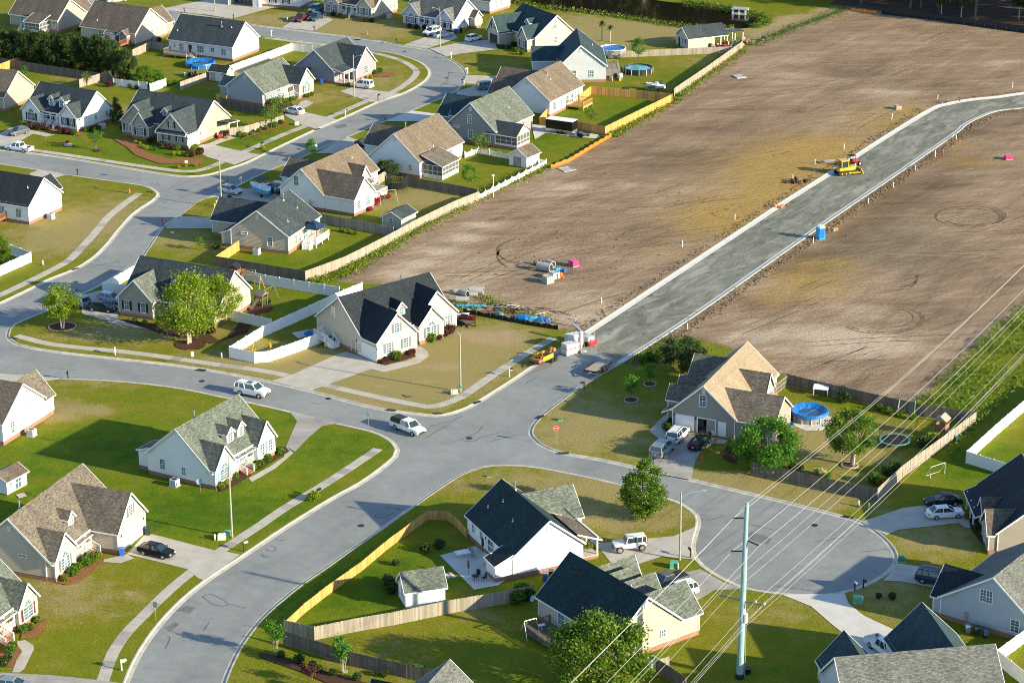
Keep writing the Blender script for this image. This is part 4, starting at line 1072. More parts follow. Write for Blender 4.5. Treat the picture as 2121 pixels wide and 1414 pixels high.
h.win('x-',-8.49,1.6,5.2,.8,1.5,'dh',None); h.deck(-10.3,-8.5,1.6,4.6,1.0,('x-','y+'),'trim',(-9.4,1.6,-1,'y'),'trim'); h.roofbits([],8.0,.8,(4,1.0)); h.done()
# white house with dark green roof and patio
F = (1.53,279.18,115.1)
h = House('white house with very dark green roof and a pale patio with steps', F, 'white', 'green', None)
h.gable(-6.62,6.62,-4.58,4.8,3.2,6.95,'x',br=0)
h.shed(-6.55,-4.0,4.8,7.15,2.35,3.35,'y+',walls='f01'); h.door('x+',-4.0,6.0,'p_aqua' if False else 'shut_blue')
h.gable(-8.0,-.5,.6,6.55,3.1,6.0,'y',skip='a1',roof='greygreen'); h.shed(-5.8,.6,-7.4,-4.2,2.6,3.9,'y-',roof='brown')
for x in (-5.6,-2.6,.3): h.T.box(x-.09,x+.09,-7.25,-7.07,.1,2.7)
h.porch(-5.8,.6,-7.3,-4.58,.5,(),None,2.6,False)
h.win('y+',4.8,4.9,2.0,.75,1.1,'dh',None); h.win('y+',4.8,2.6,2.0,.7,1.1,'dh',None); h.door('y+',4.8,-.2,'trim',1.6,.7,2.05,True); h.sconce('y+',4.85,1.1,2.3); h.steps(-.4,5.2,.7,2.2,1,'conc2',None,5)
h.vent('x-',-6.62,0,5.9); h.roofbits([(3,1.6),(-1.5,2.4),(4.5,3.0)],6.95,.78,(3.6,-.3)); h.done()
# tan house with dark green roof and weathered deck
F = (10.97,257.47,125.7)
h = House('tan house with dark green roof and weathered deck behind a big leafy tree', F, 'sand', 'green', None)
h.gable(-7.03,7.03,-4.88,4.78,3.2,7.3,'x',br=0)
h.gable(-7.9,-.5,-6.97,-1.2,3.1,5.7,'y',skip='a1',roof='greygreen'); h.gable(-7.4,-.5,-.4,2.4,3.0,4.9,'y',skip='a1',roof='greygreen'); h.gable(-6.6,-.5,2.0,4.6,3.3,5.2,'y',skip='a1',roof='greygreen'); h.gable(-8.0,-.5,4.2,6.97,3.0,5.2,'y',skip='a1',roof='greygreen')
h.win('y+',4.78,2.6,1.9,1.2,1.4,'dh',None); h.door('y+',4.78,-.3,'trim',1.7,.65,2.05,True); h.deck(-2.0,4.8,4.85,8.4,.6,('y+','x+','x-'),'w_dark',None)
h.vent('x-',-7.03,0,6.2); h.win('x-',-7.03,-2.5,1.9,.6,.8,'dh',None); h.roofbits([(-3,-1.0)],7.3,.84); h.done()
# grey house with sand roof, two garage doors
F = (30.07,324.71,66.1)
h = House('greige house with sandy roof and two garage doors, one open, beside the covered pool', F, 'greige', 'sand', None)
hole = {'a0': [(-1.75,.75,.05,2.25)]}
h.gable(-9.12,9.12,-4.57,4.45,3.2,7.2,'x',br=0,holes=hole,base=.05,fnd=False)
h.B.box(-9.0,9.1,-4.55,4.43,-.1,.04)
b = MB(); b.box(-9.1,-4,-1.9,.9,-.02,.06); b.box(-4.1,-4,-2.5,1.5,.06,2.6); b.box(-9.0,-4,1.4,1.5,.06,2.6); b.box(-9.0,-4,-2.6,-2.5,.06,2.6); b.box(-9.0,-4,-2.5,1.4,2.6,2.7); b.obj('garage_interior', M['conc3'], h.e)
b = MB(); b.box(-9.2,-9.12,-1.9,-1.75,.05,2.4); b.box(-9.2,-9.12,.75,.9,.05,2.4); b.box(-9.2,-9.12,-1.75,.75,2.25,2.4); b.obj('garage_door_frame', M['trim'], h.e)
h.garage('x-',-9.12,2.65,2.5,2.2); h.door('x-',-9.12,-2.8,'trim',1.0,.08); h.win('x-',-9.12,.1,4.9,.9,1.6,'dh',None); h.vent('x-',-9.12,0,6.35)
h.gable(-10.1,-.5,-9.06,-1.5,3.0,5.7,'y',skip='a1',roof='weather',base=.3); h.gable(-5.9,-.5,.0,3.2,3.9,6.0,'y',skip='a1',roof='weather',wall='cream',base=.3); h.shed(.6,2.6,-6.9,-5.9,2.4,2.9,'y-',roof='sand')
h.win('y-',-10.1,-6.6,1.7,.9,1.4,'dh',None); h.door('y-',-5.9,1.6)
h.gable(.5,5.8,-7.4,-4.4,3.9,5.4,'y',skip='a0',roof='weather',base=.3); h.gable(.5,5.6,-3.6,-1.2,4.3,5.5,'y',skip='a0',roof='weather',base=.3); h.gable(.5,6.0,2.2,7.2,3.9,6.1,'y',skip='a0',roof='weather',base=.3); h.shed(-8.9,3.0,4.45,5.9,2.4,3.2,'y+',roof='weather')
h.win('y+',5.8,-5.9,1.7,.9,1.4,'dh',None); h.win('y+',6.0,4.7,1.7,1.4,1.4,'twin',None)
h.deck(-1.2,1.6,-9.6,-6.2,.9,('y-','x+'),'w_red'); h.done()
# tan gabled house with side garage
F = (-65.61,470.85,-27.5)
h = House('tan house with slate roof, several front gables and a side garage', F, 'tan', 'slate', 'shut_black')
h.gable(-8.63,8.63,-5.5,5.26,3.3,7.5,'x',br=0); h.gable(-9.1,-.5,1.7,8.56,3.2,6.6,'y',skip='a1')
h.win('y-',-9.1,3.7,1.9,.8,1.4); h.win('y-',-9.1,6.8,1.9,.8,1.4); h.win('y-',-9.1,5.1,4.4,.75,1.3)
h.garage('x+',8.56,-7.0,3.6,2.1); h.door('x+',8.63,-3.6); h.shed(1.9,8.4,-9.7,-9.1,2.9,3.3,'y-')
h.gable(-6.4,-.5,-8.56,-2.2,3.3,6.6,'y',skip='a1'); h.gable(-7.6,-1,-5.4,-1.6,3.1,5.5,'y',skip='a1'); h.win('y-',-7.6,-3.5,1.9,1.7,2.0,'arch'); h.win('y-',-6.4,-7.1,1.8,1.4,1.4,'twin')
h.dormer(.2,-4.2,4.0,5.2,6.0,-1,1.5); h.vent('x+',8.63,0,6.3); h.shed(8.63,11.2,1.0,4.6,2.6,3.0,'y+') ; h.T.box(11.0,11.15,4.4,4.55,.1,2.7); h.done()
# grey-blue house with porch and brown shutters
F = (-50.99,497.22,59.8)
h = House('blue-grey house with gabled porch on brick base, brown shutters', F, 'bluegrey', 'greygreen', 'shut_red')
h.gable(-6.43,6.43,-4.22,4.61,3.5,6.9,'x',br=0,ovb=(.9,.35)); h.gable(-7.2,-.5,2.4,7.4,3.3,5.9,'y',skip='a1',roof='slate',wall='cream'); h.win('y-',-7.2,4.9,1.95,1.8,2.1,'arch'); h.vent('x-',-6.43,0,5.8)
h.win('y-',-4.22,-4.6,1.9,1.4,1.5,'twin'); h.porch(-2.6,2.4,-6.0,-4.22,.7,(-2.4,0,2.2),None,2.7); h.steps(1.4,-6.0,.7,1.5,-1); h.win('y-',-4.22,-.8,1.9,1.3,1.5,'twin',None); h.door('y-',-4.22,1.5); h.gable(3.5,6.8,-5.6,-2.4,3.2,4.6,'y',skip='a0'); h.done()
# grey corner house
F = (-38.20,514.74,59.9)
h = House('lilac-grey corner house with dark roof and wide front gable inside the curve', F, 'lilac', 'slate', None)
h.gable(-6.07,6.07,-4.73,4.96,3.0,6.9,'x',br=0); h.gable(-7.5,-.5,-1.9,5.5,3.0,6.7,'y',skip='a1'); h.shed(-5.9,-1.9,-7.2,-4.4,2.7,3.4,'y-')
for x in (-5.8,-3.9,-2.1): h.T.box(x-.12,x+.12,-7.1,-6.86,.3,2.75)
h.porch(-6.0,-1.9,-7.2,-4.73,.4,(),None,2.65,False); h.win('y-',-7.5,1.8,1.8,1.5,1.5,'twin',None); h.door('y-',-4.73,-2.8,'shut_red'); h.win('y-',-4.73,-4.5,1.8,1.2,1.4,'twin',None); h.vent('y-',-7.5,1.8,5.4); h.shed(-5.5,-2.5,4.96,6.6,2.4,3.1,'y+',walls='f01'); h.shed(-7.6,-6.07,1.0,4.6,2.3,2.9,'y+'); h.done()
# row of houses backing on to the dirt field
F = (-40.53,402.57,68.6)
h = House('beige house with grey roof and a gazebo deck behind', F, 'sand', 'slate', None)
h.gable(-6.0,6.0,-5.6,5.14,3.4,7.2,'x',br=0); h.gable(3.2,11.2,-1.2,5.6,3.1,5.9,'y',skip='a0'); h.shed(-5.95,-1.0,5.14,7.0,2.6,3.3,'y+',walls='f0')
h.vent('x-',-6.0,0,6.1); h.slit('x-',-6.0,2.6,2.9); h.win('x-',-6.0,-2.2,1.9,.9,1.5,'dh',None); h.win('y-',-5.6,-3.2,1.9,.8,1.4,'dh',None); h.win('y-',-5.6,-1.8,1.9,.8,1.4,'dh',None); h.door('y-',-5.6,.4,'trim',1.5,.7,2.05,True)
h.deck(-1.4,3.6,-8.6,-5.65,.9,('y-','x+'),'trim',(-1.4,-7.3,-1,'x'),'trim'); h.roofbits([(3,-3.0),(-2.5,-3.9)],7.2,.68,(2.2,-.8)); h.done()
F = (-32.75,428.52,60.0)
h = House('white house with brown roof and long back wing, pink-flowering shrubs behind', F, 'white', 'tan', None)
h.gable(-8.76,8.76,-4.5,4.62,3.4,7.3,'x',br=0,roof='tan'); h.gable(-10.9,-.5,-8.66,-2.4,3.4,6.5,'y',skip='a1',roof='brown'); h.gable(-5.6,-.5,1.2,4.6,3.4,5.6,'y',skip='a1',roof='brown'); h.shed(2.0,4.0,-6.6,-5.6,2.5,3.0,'y-',roof='tan')
h.win('x-',-8.76,1.2,4.9,.9,1.6,'dh',None); h.win('x-',-8.76,2.4,1.8,.9,1.5,'dh',None); h.vent('x-',-8.76,0,6.3); h.win('y-',-10.9,-4.4,1.9,1.3,1.5,'twin',None); h.win('y-',-10.9,-7.2,1.9,1.0,1.4,'dh',None); h.win('y-',-4.5,7.0,1.9,.8,1.4,'dh',None); h.door('y-',-5.6,2.9)
h.deck(-2.4,4.4,-9.4,-5.65,.9,('y-','x+'),'trim',None,'trim'); h.gable(1.0,9.0,-2.0,4.0,3.1,5.6,'y',skip='a0',roof='brown'); h.roofbits([(5,-1.6)],7.3,.87); h.done()
F = (-17.74,447.80,60.4)
h = House('white house with tan roof and lean-to screened porch', F, 'white', 'tan', None)
h.gable(-7.68,7.68,-5.34,5.22,3.4,7.95,'x',br=0); h.shed(-6.6,-.6,-9.6,-5.2,2.7,4.3,'y-',roof='weather'); h.screened(-6.5,-.7,-9.5,-5.4,.7,2.6,('x-','y-','x+'))
h.win('x-',-7.68,-3.4,1.9,.6,1.0,'dh',None); h.win('y-',-5.34,3.2,1.9,1.5,1.5,'twin',None); h.vent('x-',-7.68,0,6.7); h.gable(3.4,10.5,-1.5,5.5,3.2,6.0,'y',skip='a0',roof='brown'); h.roofbits([(-1,-4.3),(-3,-4.6)],7.95,.85,(-3.4,.2)); h.done()
F = (-4.14,467.64,58.8)
h = House('grey house with pale roof and gabled screened porch facing the dirt field', F, 'grey', 'greygreen', None)
h.gable(-6.94,6.94,-5.47,5.33,3.4,8.15,'x',br=0); h.gable(-10.4,-3.5,-6.9,-2.0,2.9,4.6,'y',skip='a1b0b1a0',roof='slate'); h.screened(-6.8,-2.1,-10.3,-5.5,.9,2.85,('x-','y-','x+'))
Wm = h.W.setdefault('cream', MB()); h.lap(Wm, lambda u,z,o:(u,-10.3-o,z), lambda z:(-6.8+(z-2.85)*1.38,-2.1-(z-2.85)*1.38), 2.85, 4.5)
h.win('x-',-6.94,.2,4.9,.9,1.6,'dh',None); h.win('x-',-6.94,0,1.8,.9,1.6,'dh',None); h.win('x-',-6.94,-4.0,1.8,.9,1.6,'dh',None); h.slit('x-',-6.94,3.2,3.0); h.vent('x-',-6.94,0,6.9); h.win('y-',-5.47,3.5,1.9,1.4,1.4,'twin',None); h.gable(3.0,11.0,-1.5,6.0,3.2,6.4,'y',skip='a0',roof='teal'); h.dormer(-3.8,6.2,3.4,4.4,5.1,1.5,1.5,side=1,roof='teal'); h.shed(-6.5,-1.6,5.3,7.6,2.5,3.4,'y+',roof='teal'); h.roofbits([(2,-3.2)],8.15,.86); h.done()
F = (6.62,488.92,61.5)
h = House('white house with brown roof and a new wooden deck inside cedar fencing', F, 'white', 'tan', None)
h.gable(-7.16,7.16,-5.21,5.03,3.55,7.7,'x',br=0); h.gable(3.0,11.0,-.5,6.5,3.2,6.3,'y',skip='a0',roof='brown'); h.gable(3.0,9.5,-5.5,-1.0,3.1,5.4,'y',skip='a0',roof='brown')
for x, w in ((-5.2,1.4),(5.4,.8),(4.0,.8)): h.win('y-',-5.21,x,1.9,w,1.5,'twin' if w > 1 else 'dh',None)
h.win('y-',-5.21,-2.3,2.1,.6,.8,'dh',None); h.win('y-',-5.21,.6,1.9,1.6,1.5,'twin',None); h.door('y-',-5.21,2.4,'trim',1.5,.7,2.05,True); h.deck(.2,4.4,-9.0,-5.3,.8,('y-','x-','x+'),'w_new'); h.roofbits([(-1,-2.2)],7.7,.8,(-.6,-1.2)); h.vent('x-',-7.16,0,6.5); h.done()
F = (14.54,514.95,91.5)
h = House('pale white house with teal-grey roof and cluttered back deck by the round pools', F, 'paleblue', 'teal', None)
h.gable(-7.42,7.42,-5.3,4.3,3.8,8.0,'x',br=0); h.gable(3.0,9.8,-.5,6.0,3.2,5.4,'y',skip='a0'); h.win('x-',-7.42,-2.3,1.9,.9,1.4,'dh',None); h.win('x-',-7.42,1.4,1.9,.9,1.4,'dh',None); h.vent('x-',-7.42,0,6.8); h.deck(-4.0,5.0,-8.6,-5.35,.8,('y-','x+','x-'),'w_grey'); h.roofbits([(2,-3)],8.0,.8); h.done()
F = (6.55,542.95,-57.0)
h = House('beige house with dark teal roof, open garage and one dormer near the pond', F, 'sand', 'teal', 'shut_black')
h.gable(-6.66,6.66,-5.6,4.6,3.4,7.5,'x',br=0); h.gable(-9.4,-.5,-6.6,-2.2,3.3,6.4,'y',skip='a1',holes={'a0':[(-5.9,-3.0,.05,2.3)]},base=.05,fnd=False); h.win('y-',-9.4,-4.4,4.2,.8,1.2)
b = MB(); b.box(-6.5,-2.3,-5.0,-4.9,.05,2.6); b.box(-6.5,-2.3,-9.3,-5.0,2.5,2.6); b.box(-6.5,-2.3,-9.3,-5.0,-.02,.03); b.obj('garage_interior', M['conc3'], h.e)
h.gable(-7.3,-.5,2.4,6.1,3.2,5.5,'y',skip='a1'); h.win('y-',-7.3,4.2,1.9,1.6,2.0,'arch'); h.dormer(1.2,-4.0,4.3,5.4,6.2,-1,1.5); h.win('x+',6.66,-.5,4.6,.8,1.4,'dh',None); h.win('x+',6.66,-.5,2.0,1.2,1.2,'twin',None); h.vent('x+',6.66,0,6.3); h.done()
# white-fenced house behind the light green trees
F = (-51.04,368.51,-25.1)
h = House('cream house with slate roof half hidden by a bright green tree', F, 'cream', 'slate', 'shut_black')
h.gable(-8.44,8.44,-4.8,4.52,3.4,7.6,'x',br=0,ovb=(1.2,.35)); h.gable(-7.1,-.5,-8.38,-2.2,3.3,6.3,'y',skip='a1',roof='greygreen',wall='tan'); h.win('y-',-7.1,-6.9,1.9,.8,1.5); h.win('y-',-7.1,-3.9,1.9,.8,1.5); h.gable(-6.2,-.5,4.4,8.38,3.2,5.6,'y',skip='a1',roof='greygreen'); h.win('y-',-6.2,6.4,1.9,.9,1.5); h.dormer(.2,-3.8,4.3,5.4,6.1,-1,1.5); h.dormer(2.9,-3.8,4.3,5.4,6.1,-1,1.5); h.porch(-2.2,4.4,-5.8,-4.8,.5,(-1.9,1.0,4.1),1.2,2.7); h.vent('x+',8.44,0,6.3); h.roofbits([(-2,2),(2,2.2)],7.6,.85); h.done()
# left edge houses
F = (-88.38,419.23,-26.8)
h = House('white house with black roof, brick base and a red deck end', F, 'white', 'black', None)
h.gable(-7,7,-4.65,4.8,3.55,7.35,'x',br=0,wall='white'); h.win('y-',-4.65,4.9,1.9,1.1,1.5,'twin',None); h.win('y-',-4.65,1.3,1.9,1.1,1.5,'twin',None); h.slit('x+',7,-.9,3.6); h.vent('x+',7,0,6.3); h.deck(-3,2.2,-7.2,-4.7,.9,('y-','x+'),'w_red'); h.gable(2.0,8.0,.5,4.5,3.2,5.2,'y',skip='a0'); h.roofbits([(5.2,-2.0)],7.35,.82); h.done()
F = (-74.33,320.92,-23.2)
h = House('white house with dark brown roof and low brick base at the edge of view', F, 'white', 'brown', None)
h.gable(-7,7,-5.18,5.0,3.5,7.3,'x',br=0); h.gable(.5,7.4,1.4,6.94,3.2,6.2,'y',skip='a0',roof='weather'); h.slit('x+',7,1.0,4.3); h.win('x+',7,-2.9,1.9,.8,1.5,'dh',None); h.done()
F = (-107.06,494.40,-24.1)
h = House('tan house with brown roof beside the white house with dormers', F, 'tan', 'brown', None)
h.gable(-7,7,-5.17,5.28,3.2,7.2,'x',br=0); h.vent('x+',7,0,6.2); h.win('y-',-5.17,5.5,1.9,.8,1.4,'dh',None); h.done()
F = (-107.03,561.54,-30.0)
h = House('tan house with brown roof and screened porch on the back', F, 'tan', 'brown', None)
h.gable(-7,7,-4.6,5.19,3.2,7.0,'x',br=0); h.shed(.2,4.6,-8.2,-4.4,2.8,4.0,'y-'); h.screened(.3,4.5,-8.1,-4.7,1.0,2.75,('y-','x+')); h.win('y-',-4.6,5.9,1.9,1.2,1.4,'twin',None); h.win('y-',-4.6,-1.4,1.9,.8,1.4,'dh',None); h.win('y-',-4.6,-3.5,1.9,.8,1.4,'dh',None); h.steps(-.6,-7.5,1.0,1.4,-1,'conc','trim'); h.slit('x+',7,.4,4.4); h.gable(2,8.5,1,6.5,3.2,6.0,'y',skip='a0'); h.done()
F = (-87.61,549.70,-29.5)
h = House('greige house with brown roof and reddish deck above dark evergreens', F, 'greige', 'brown', None)
h.gable(-7.53,7.53,-5.59,6.0,3.15,7.6,'x',br=0,wall='cream'); h.win('y-',-5.59,-2.2,1.9,.8,1.5,'dh',None); h.shed(0,3.0,-6.8,-5.5,2.5,3.2,'y-',walls='f01'); h.win('y-',-6.8,.9,1.9,.9,1.4,'twin',None); h.door('y-',-6.8,2.2); h.gable(-6.9,-4,4.2,6.2,2.8,3.7,'y',skip='a1'); h.deck(.6,6.6,-10.2,-6.85,1.1,('y-','x-','x+'),'w_red'); h.win('x+',7.53,.6,1.9,.7,1.3,'dh',None); h.slit('x+',7.53,2.6,2.6); h.gable(2,9.0,1,7,3.0,6.0,'y',skip='a0'); h.roofbits([(-4,-4.2)],7.6,.8); h.done()
F = (-65.58,535.18,-27.1)
h = House('long white house with slate roof behind a blue pool, red parasol on its deck', F, 'white', 'slate', None)
h.gable(-8.25,8.25,-5.19,5.37,3.5,7.8,'x',br=0)
for x, w in ((-5.0,1.1),(0,1.7),(6.0,1.1)): h.win('y-',-5.19,x,1.9,w,1.4,'triple' if w > 1.5 else 'twin',None)
h.win('y-',-5.19,3.1,2.1,.9,.9,'dh',None); h.win('y-',-5.19,-6.8,2.1,.5,.8,'dh',None); h.door('y-',-5.19,-2.7,'shut_red'); h.deck(-8.0,-2.0,-8.0,-5.25,.8,('y-','x-'),'w_grey',(-2.0,-6.6,1,'x')); h.roofbits([(6,-1.6),(-7,-3.5)],7.8,.83,(3.4,-1.6)); h.gable(3.0,8.0,-3,3,3.0,5.2,'y',skip='a0'); h.done()
# right edge houses
F = (65.2,284.3,90.0)
h = House('greige house with black roof and porch gables at the cul-de-sac, white sedan beside it', F, 'greige', 'black', None)
h.gable(-7,7,-5.3,5.3,3.2,7.4,'x',br=0); h.gable(.5,6.4,-6.9,-2.8,3.0,5.2,'y',skip='a0',roof='brown'); h.gable(.5,6.0,-1.2,1.4,3.0,4.6,'y',skip='a0',roof='brown'); h.win('y+',6.4,-4.9,1.7,1.4,1.6,'twin',None); h.shed(-1.0,6.8,5.3,6.9,2.5,3.2,'y+')
for x in (1.6,3.6,6.4): h.T.box(x-.1,x+.1,6.65,6.85,.1,2.6)
h.door('y+',5.3,3.0); h.done()
F = (59.32,262.18,53.1)
h = House('steel-blue house with black and grey roof beside the dark blue parked car', F, 'steel', 'black', None)
h.gable(-7,7,-5.6,6.3,2.9,7.2,'x',br=-.2,roof='grey'); h.gable(3,7.3,-6.9,-1.0,2.8,5.4,'y',skip='a0'); h.win('x-',-7,.6,4.5,1.5,1.5,'twin',None); h.win('x-',-7,-3.2,1.8,1.0,1.5,'dh',None)
b = MB(); b.box(-7.12,-6.9,2.7,3.2,1.0,1.7); b.tube([(-7.1,2.95,.2),(-7.1,2.95,1.0)],.04,6); b.obj('meter_box', M['metal'], h.e); h.done()
F = (43.3,237.9,9.3)
h = House('house with wide pale grey shingle roof over pale blue siding, white pickup beside', F, 'paleblue', 'grey', None)
h.gable(-8.7,8.7,-5.0,5.0,3.2,7.5,'x',br=0); h.gable(.5,8.0,-8.2,-2.6,3.1,6.2,'y',skip='a0',roof='teal'); h.gable(.5,11.6,.8,8.6,3.1,7.0,'y',skip='a0',roof='teal'); h.vent('x-',-8.7,0,6.2); h.done()
F = (-9.6,229.7,68.0)
h = House('grey shingled roof of a house mostly below the view beside the old board fence', F, 'greige', 'grey', None)
h.gable(-7,7,-4.8,4.8,3.3,7.5,'x',br=0); h.gable(2,8.0,3.6,6.6,3.0,4.6,'y',skip='a0',roof='green'); h.done()
F = (-62.0,584.5,-20.0)
h = House('white garage with open door and grey roof at the far street', F, 'white', 'grey', None)
h.gable(-4.5,4.5,-4.0,4.0,3.0,6.0,'y',holes={'a0':[(-3.3,2.4,.05,2.4)]},base=.05,fnd=False); h.gable(4.0,14,-3.0,4.5,3.0,6.5,'x'); b = MB(); b.box(-4,3.9,-1.0,-.9,.05,2.6); b.box(-4,3.9,-4.4,-1,2.6,2.7); b.obj('garage_interior', M['conc3'], h.e); h.win('y-',-3.0,7,1.8,1.0,1.4,'twin','shut_black'); h.win('y-',-3.0,10.5,1.8,1.0,1.4,'twin','shut_black'); h.done()
F = (-6.5,577.0,-36.0)
h = House('small white house corner behind the pale blue house', F, 'white', 'brown', None)
h.gable(-5,5,-4,4,3.2,6.6,'x'); h.win('x+',5,-1.4,1.9,.8,1.4,'dh',None); h.win('x+',5,.6,1.9,.8,1.4,'dh',None); h.done()
# ------------------------------------------------------------------ sheds and outbuildings
def shed_house(label, px, phi, L, W, he, hr, wall, roof, name='garden_shed', cat='shed', group=None):
    p = g(*px); return House(label, (p.x, p.y, phi), wall, roof, None, name, cat, group, .12)
h = shed_house('small white garden shed with paned double door beside tan house', (17,1010), 60, 3.4, 2.6, 2.1, 2.9, 'white', 'brown'); h.gable(-1.9,1.9,-1.5,1.5,2.1,2.9,'x'); h.door('y-',-1.5,.3,'louver',1.3,.12,1.85,True); h.win('y-',-1.5,-1.1,1.4,.5,.6,'dh',None); h.done()
h = shed_house('white shed with grey shingle roof beside a board fence', (874,1243), 17, 4, 3, 2.4, 4.0, 'white', 'greygreen'); h.gable(-2.35,2.35,-1.6,1.6,2.5,4.1,'x'); h.win('x-',-2.35,-.1,1.6,.7,1.2,'dh',None); h.done()
h = shed_house('grey shed with charcoal roof beside weathered fence and trampoline yard', (827,466), 60, 5, 3, 2.2, 3.0, 'bluegrey', 'slate'); h.gable(-2.3,2.3,-1.9,1.9,2.2,3.1,'x',wall='cream'); h.win('x-',-2.3,.2,1.4,.7,.8,'dh',None); h.done()
h = shed_house('white shed with brown door and brown roof inside picket fence', (1086,341), 55, 4, 4, 2.5, 3.8, 'white', 'brown'); h.gable(-2.0,2.0,-1.9,1.9,2.4,3.6,'x'); h.door('x-',-2.0,.2,'r_tan' if False else 'w_grey',1.8,.12,1.9); h.done()
h = shed_house('cream shed with dark roof and white double doors by the blue pool', (459,166), -25, 4, 3, 2.3, 3.1, 'cream', 'black'); h.gable(-2.0,2.0,-1.5,1.5,2.3,3.2,'x'); h.door('y-',-1.5,.3,'trim',1.5,.12,1.9); h.win('y-',-1.5,-1.3,1.6,.5,.6,'dh',None); h.done()
F = (42.75,539.50,23.6)
h = House('detached beige barn with grey roof, open bays and cluttered lean-to by pond', F, 'sand', 'slate', 'shut_black', 'barn', 'barn')
h.gable(-4.9,1.6,-2.8,2.9,2.7,4.6,'x',skip='a1',ov=.3,base=.1,fnd=False); h.gable(1.6,4.9,-2.8,2.9,2.7,4.6,'x',skip='a0b0b1a1',corner=False,fnd=False)
for x in (3.2,4.8): h.T.box(x-.09,x+.09,-2.8,-2.6,0,2.7)
h.door('x-',-4.9,1.5,'shut_black',.95,.1); h.win('x-',-4.9,-.6,1.6,.8,1.0); h.shed(5.1,9.0,-2.4,2.6,2.4,3.0,'y+',roof='grey'); 
for x in (7.0,9.0):
    for y in (-2.3,2.5): h.T.box(x-.07,x+.07,y-.07,y+.07,0,2.5)
h.done()
# ================================================================== VEHICLES
VT = {
 # stations (x, zlow, ztop, halfwidth); glass bottom x0,x1,z,hw ; top x0,x1,z,hw ; wheels front x, rear x, radius
 'sedan': dict(st=[(-2.4,.38,.80,.74),(-2.28,.27,.98,.86),(-1.5,.2,1.02,.915),(0,.18,.98,.92),(1.0,.18,.95,.92),(1.9,.2,.85,.89),(2.3,.26,.74,.8),(2.42,.38,.62,.66)], gb=(-2.0,1.15,.96,.80), gt=(-1.2,.3,1.44,.60), wh=(1.45,-1.38,.335)),
 'suv': dict(st=[(-2.4,.45,1.0,.82),(-2.34,.32,1.16,.92),(-1.5,.26,1.2,.96),(0,.25,1.16,.965),(.95,.25,1.14,.965),(1.9,.27,1.05,.94),(2.32,.32,.92,.88),(2.42,.45,.75,.78)], gb=(-2.33,1.2,1.14,.88), gt=(-2.05,.35,1.76,.70), wh=(1.5,-1.42,.38)),
 'bigsuv': dict(st=[(-2.6,.5,1.05,.9),(-2.55,.36,1.26,.98),(-1.5,.3,1.3,1.0),(0,.3,1.27,1.01),(1.05,.3,1.24,1.01),(2.1,.32,1.18,.99),(2.5,.38,1.08,.95),(2.6,.5,.85,.88)], gb=(-2.52,1.3,1.24,.93), gt=(-2.35,.55,1.88,.76), wh=(1.65,-1.5,.42)),
 'minivan': dict(st=[(-2.5,.42,1.0,.86),(-2.44,.3,1.1,.94),(-1.5,.24,1.13,.98),(0,.22,1.1,.985),(1.1,.22,1.08,.98),(1.9,.24,.98,.95),(2.35,.3,.84,.86),(2.48,.42,.68,.72)], gb=(-2.42,1.55,1.08,.91), gt=(-2.2,.35,1.74,.74), wh=(1.55,-1.5,.35)),
 'hatch': dict(st=[(-2.15,.4,.86,.78),(-2.08,.28,1.02,.86),(-1.3,.22,1.06,.9),(0,.2,1.02,.9),(.9,.2,.99,.9),(1.7,.22,.9,.87),(2.05,.28,.78,.78),(2.15,.4,.64,.66)], gb=(-2.05,1.1,1.0,.79), gt=(-1.5,.2,1.5,.60), wh=(1.3,-1.28,.33)),
 'pickup': dict(st=[(-2.85,.5,.9,.9),(-2.8,.42,1.05,.96),(-1.2,.36,1.08,.98),(0,.34,1.1,.985),(1.0,.34,1.1,.985),(1.4,.34,1.1,.98),(2.4,.36,1.03,.95),(2.75,.4,.92,.9),(2.85,.5,.75,.82)], gb=(-.75,1.45,1.08,.89), gt=(-.6,.75,1.76,.70), wh=(1.85,-1.65,.40), bed=(-2.72,-.85)),
 'jeep': dict(st=[(-2.0,.55,1.1,.80),(-1.98,.5,1.18,.82),(-1.0,.45,1.2,.83),(.6,.45,1.2,.83),(.7,.45,1.2,.80),(1.7,.48,1.14,.68),(2.05,.5,1.08,.62),(2.1,.55,1.0,.6)], gb=(-1.97,.7,1.18,.80), gt=(-1.9,.42,1.86,.70), wh=(1.5,-1.35,.46)),
}
def ring8(x, zl, zt, w):
    return [(x,-w*.86,zl),(x,-w*.98,zl+.14),(x,-w,zl+(zt-zl)*.6),(x,-w*.93,zt-.04),(x,-w*.78,zt),(x,w*.78,zt),(x,w*.93,zt-.04),(x,w,zl+(zt-zl)*.6),(x,w*.98,zl+.14),(x,w*.86,zl)]
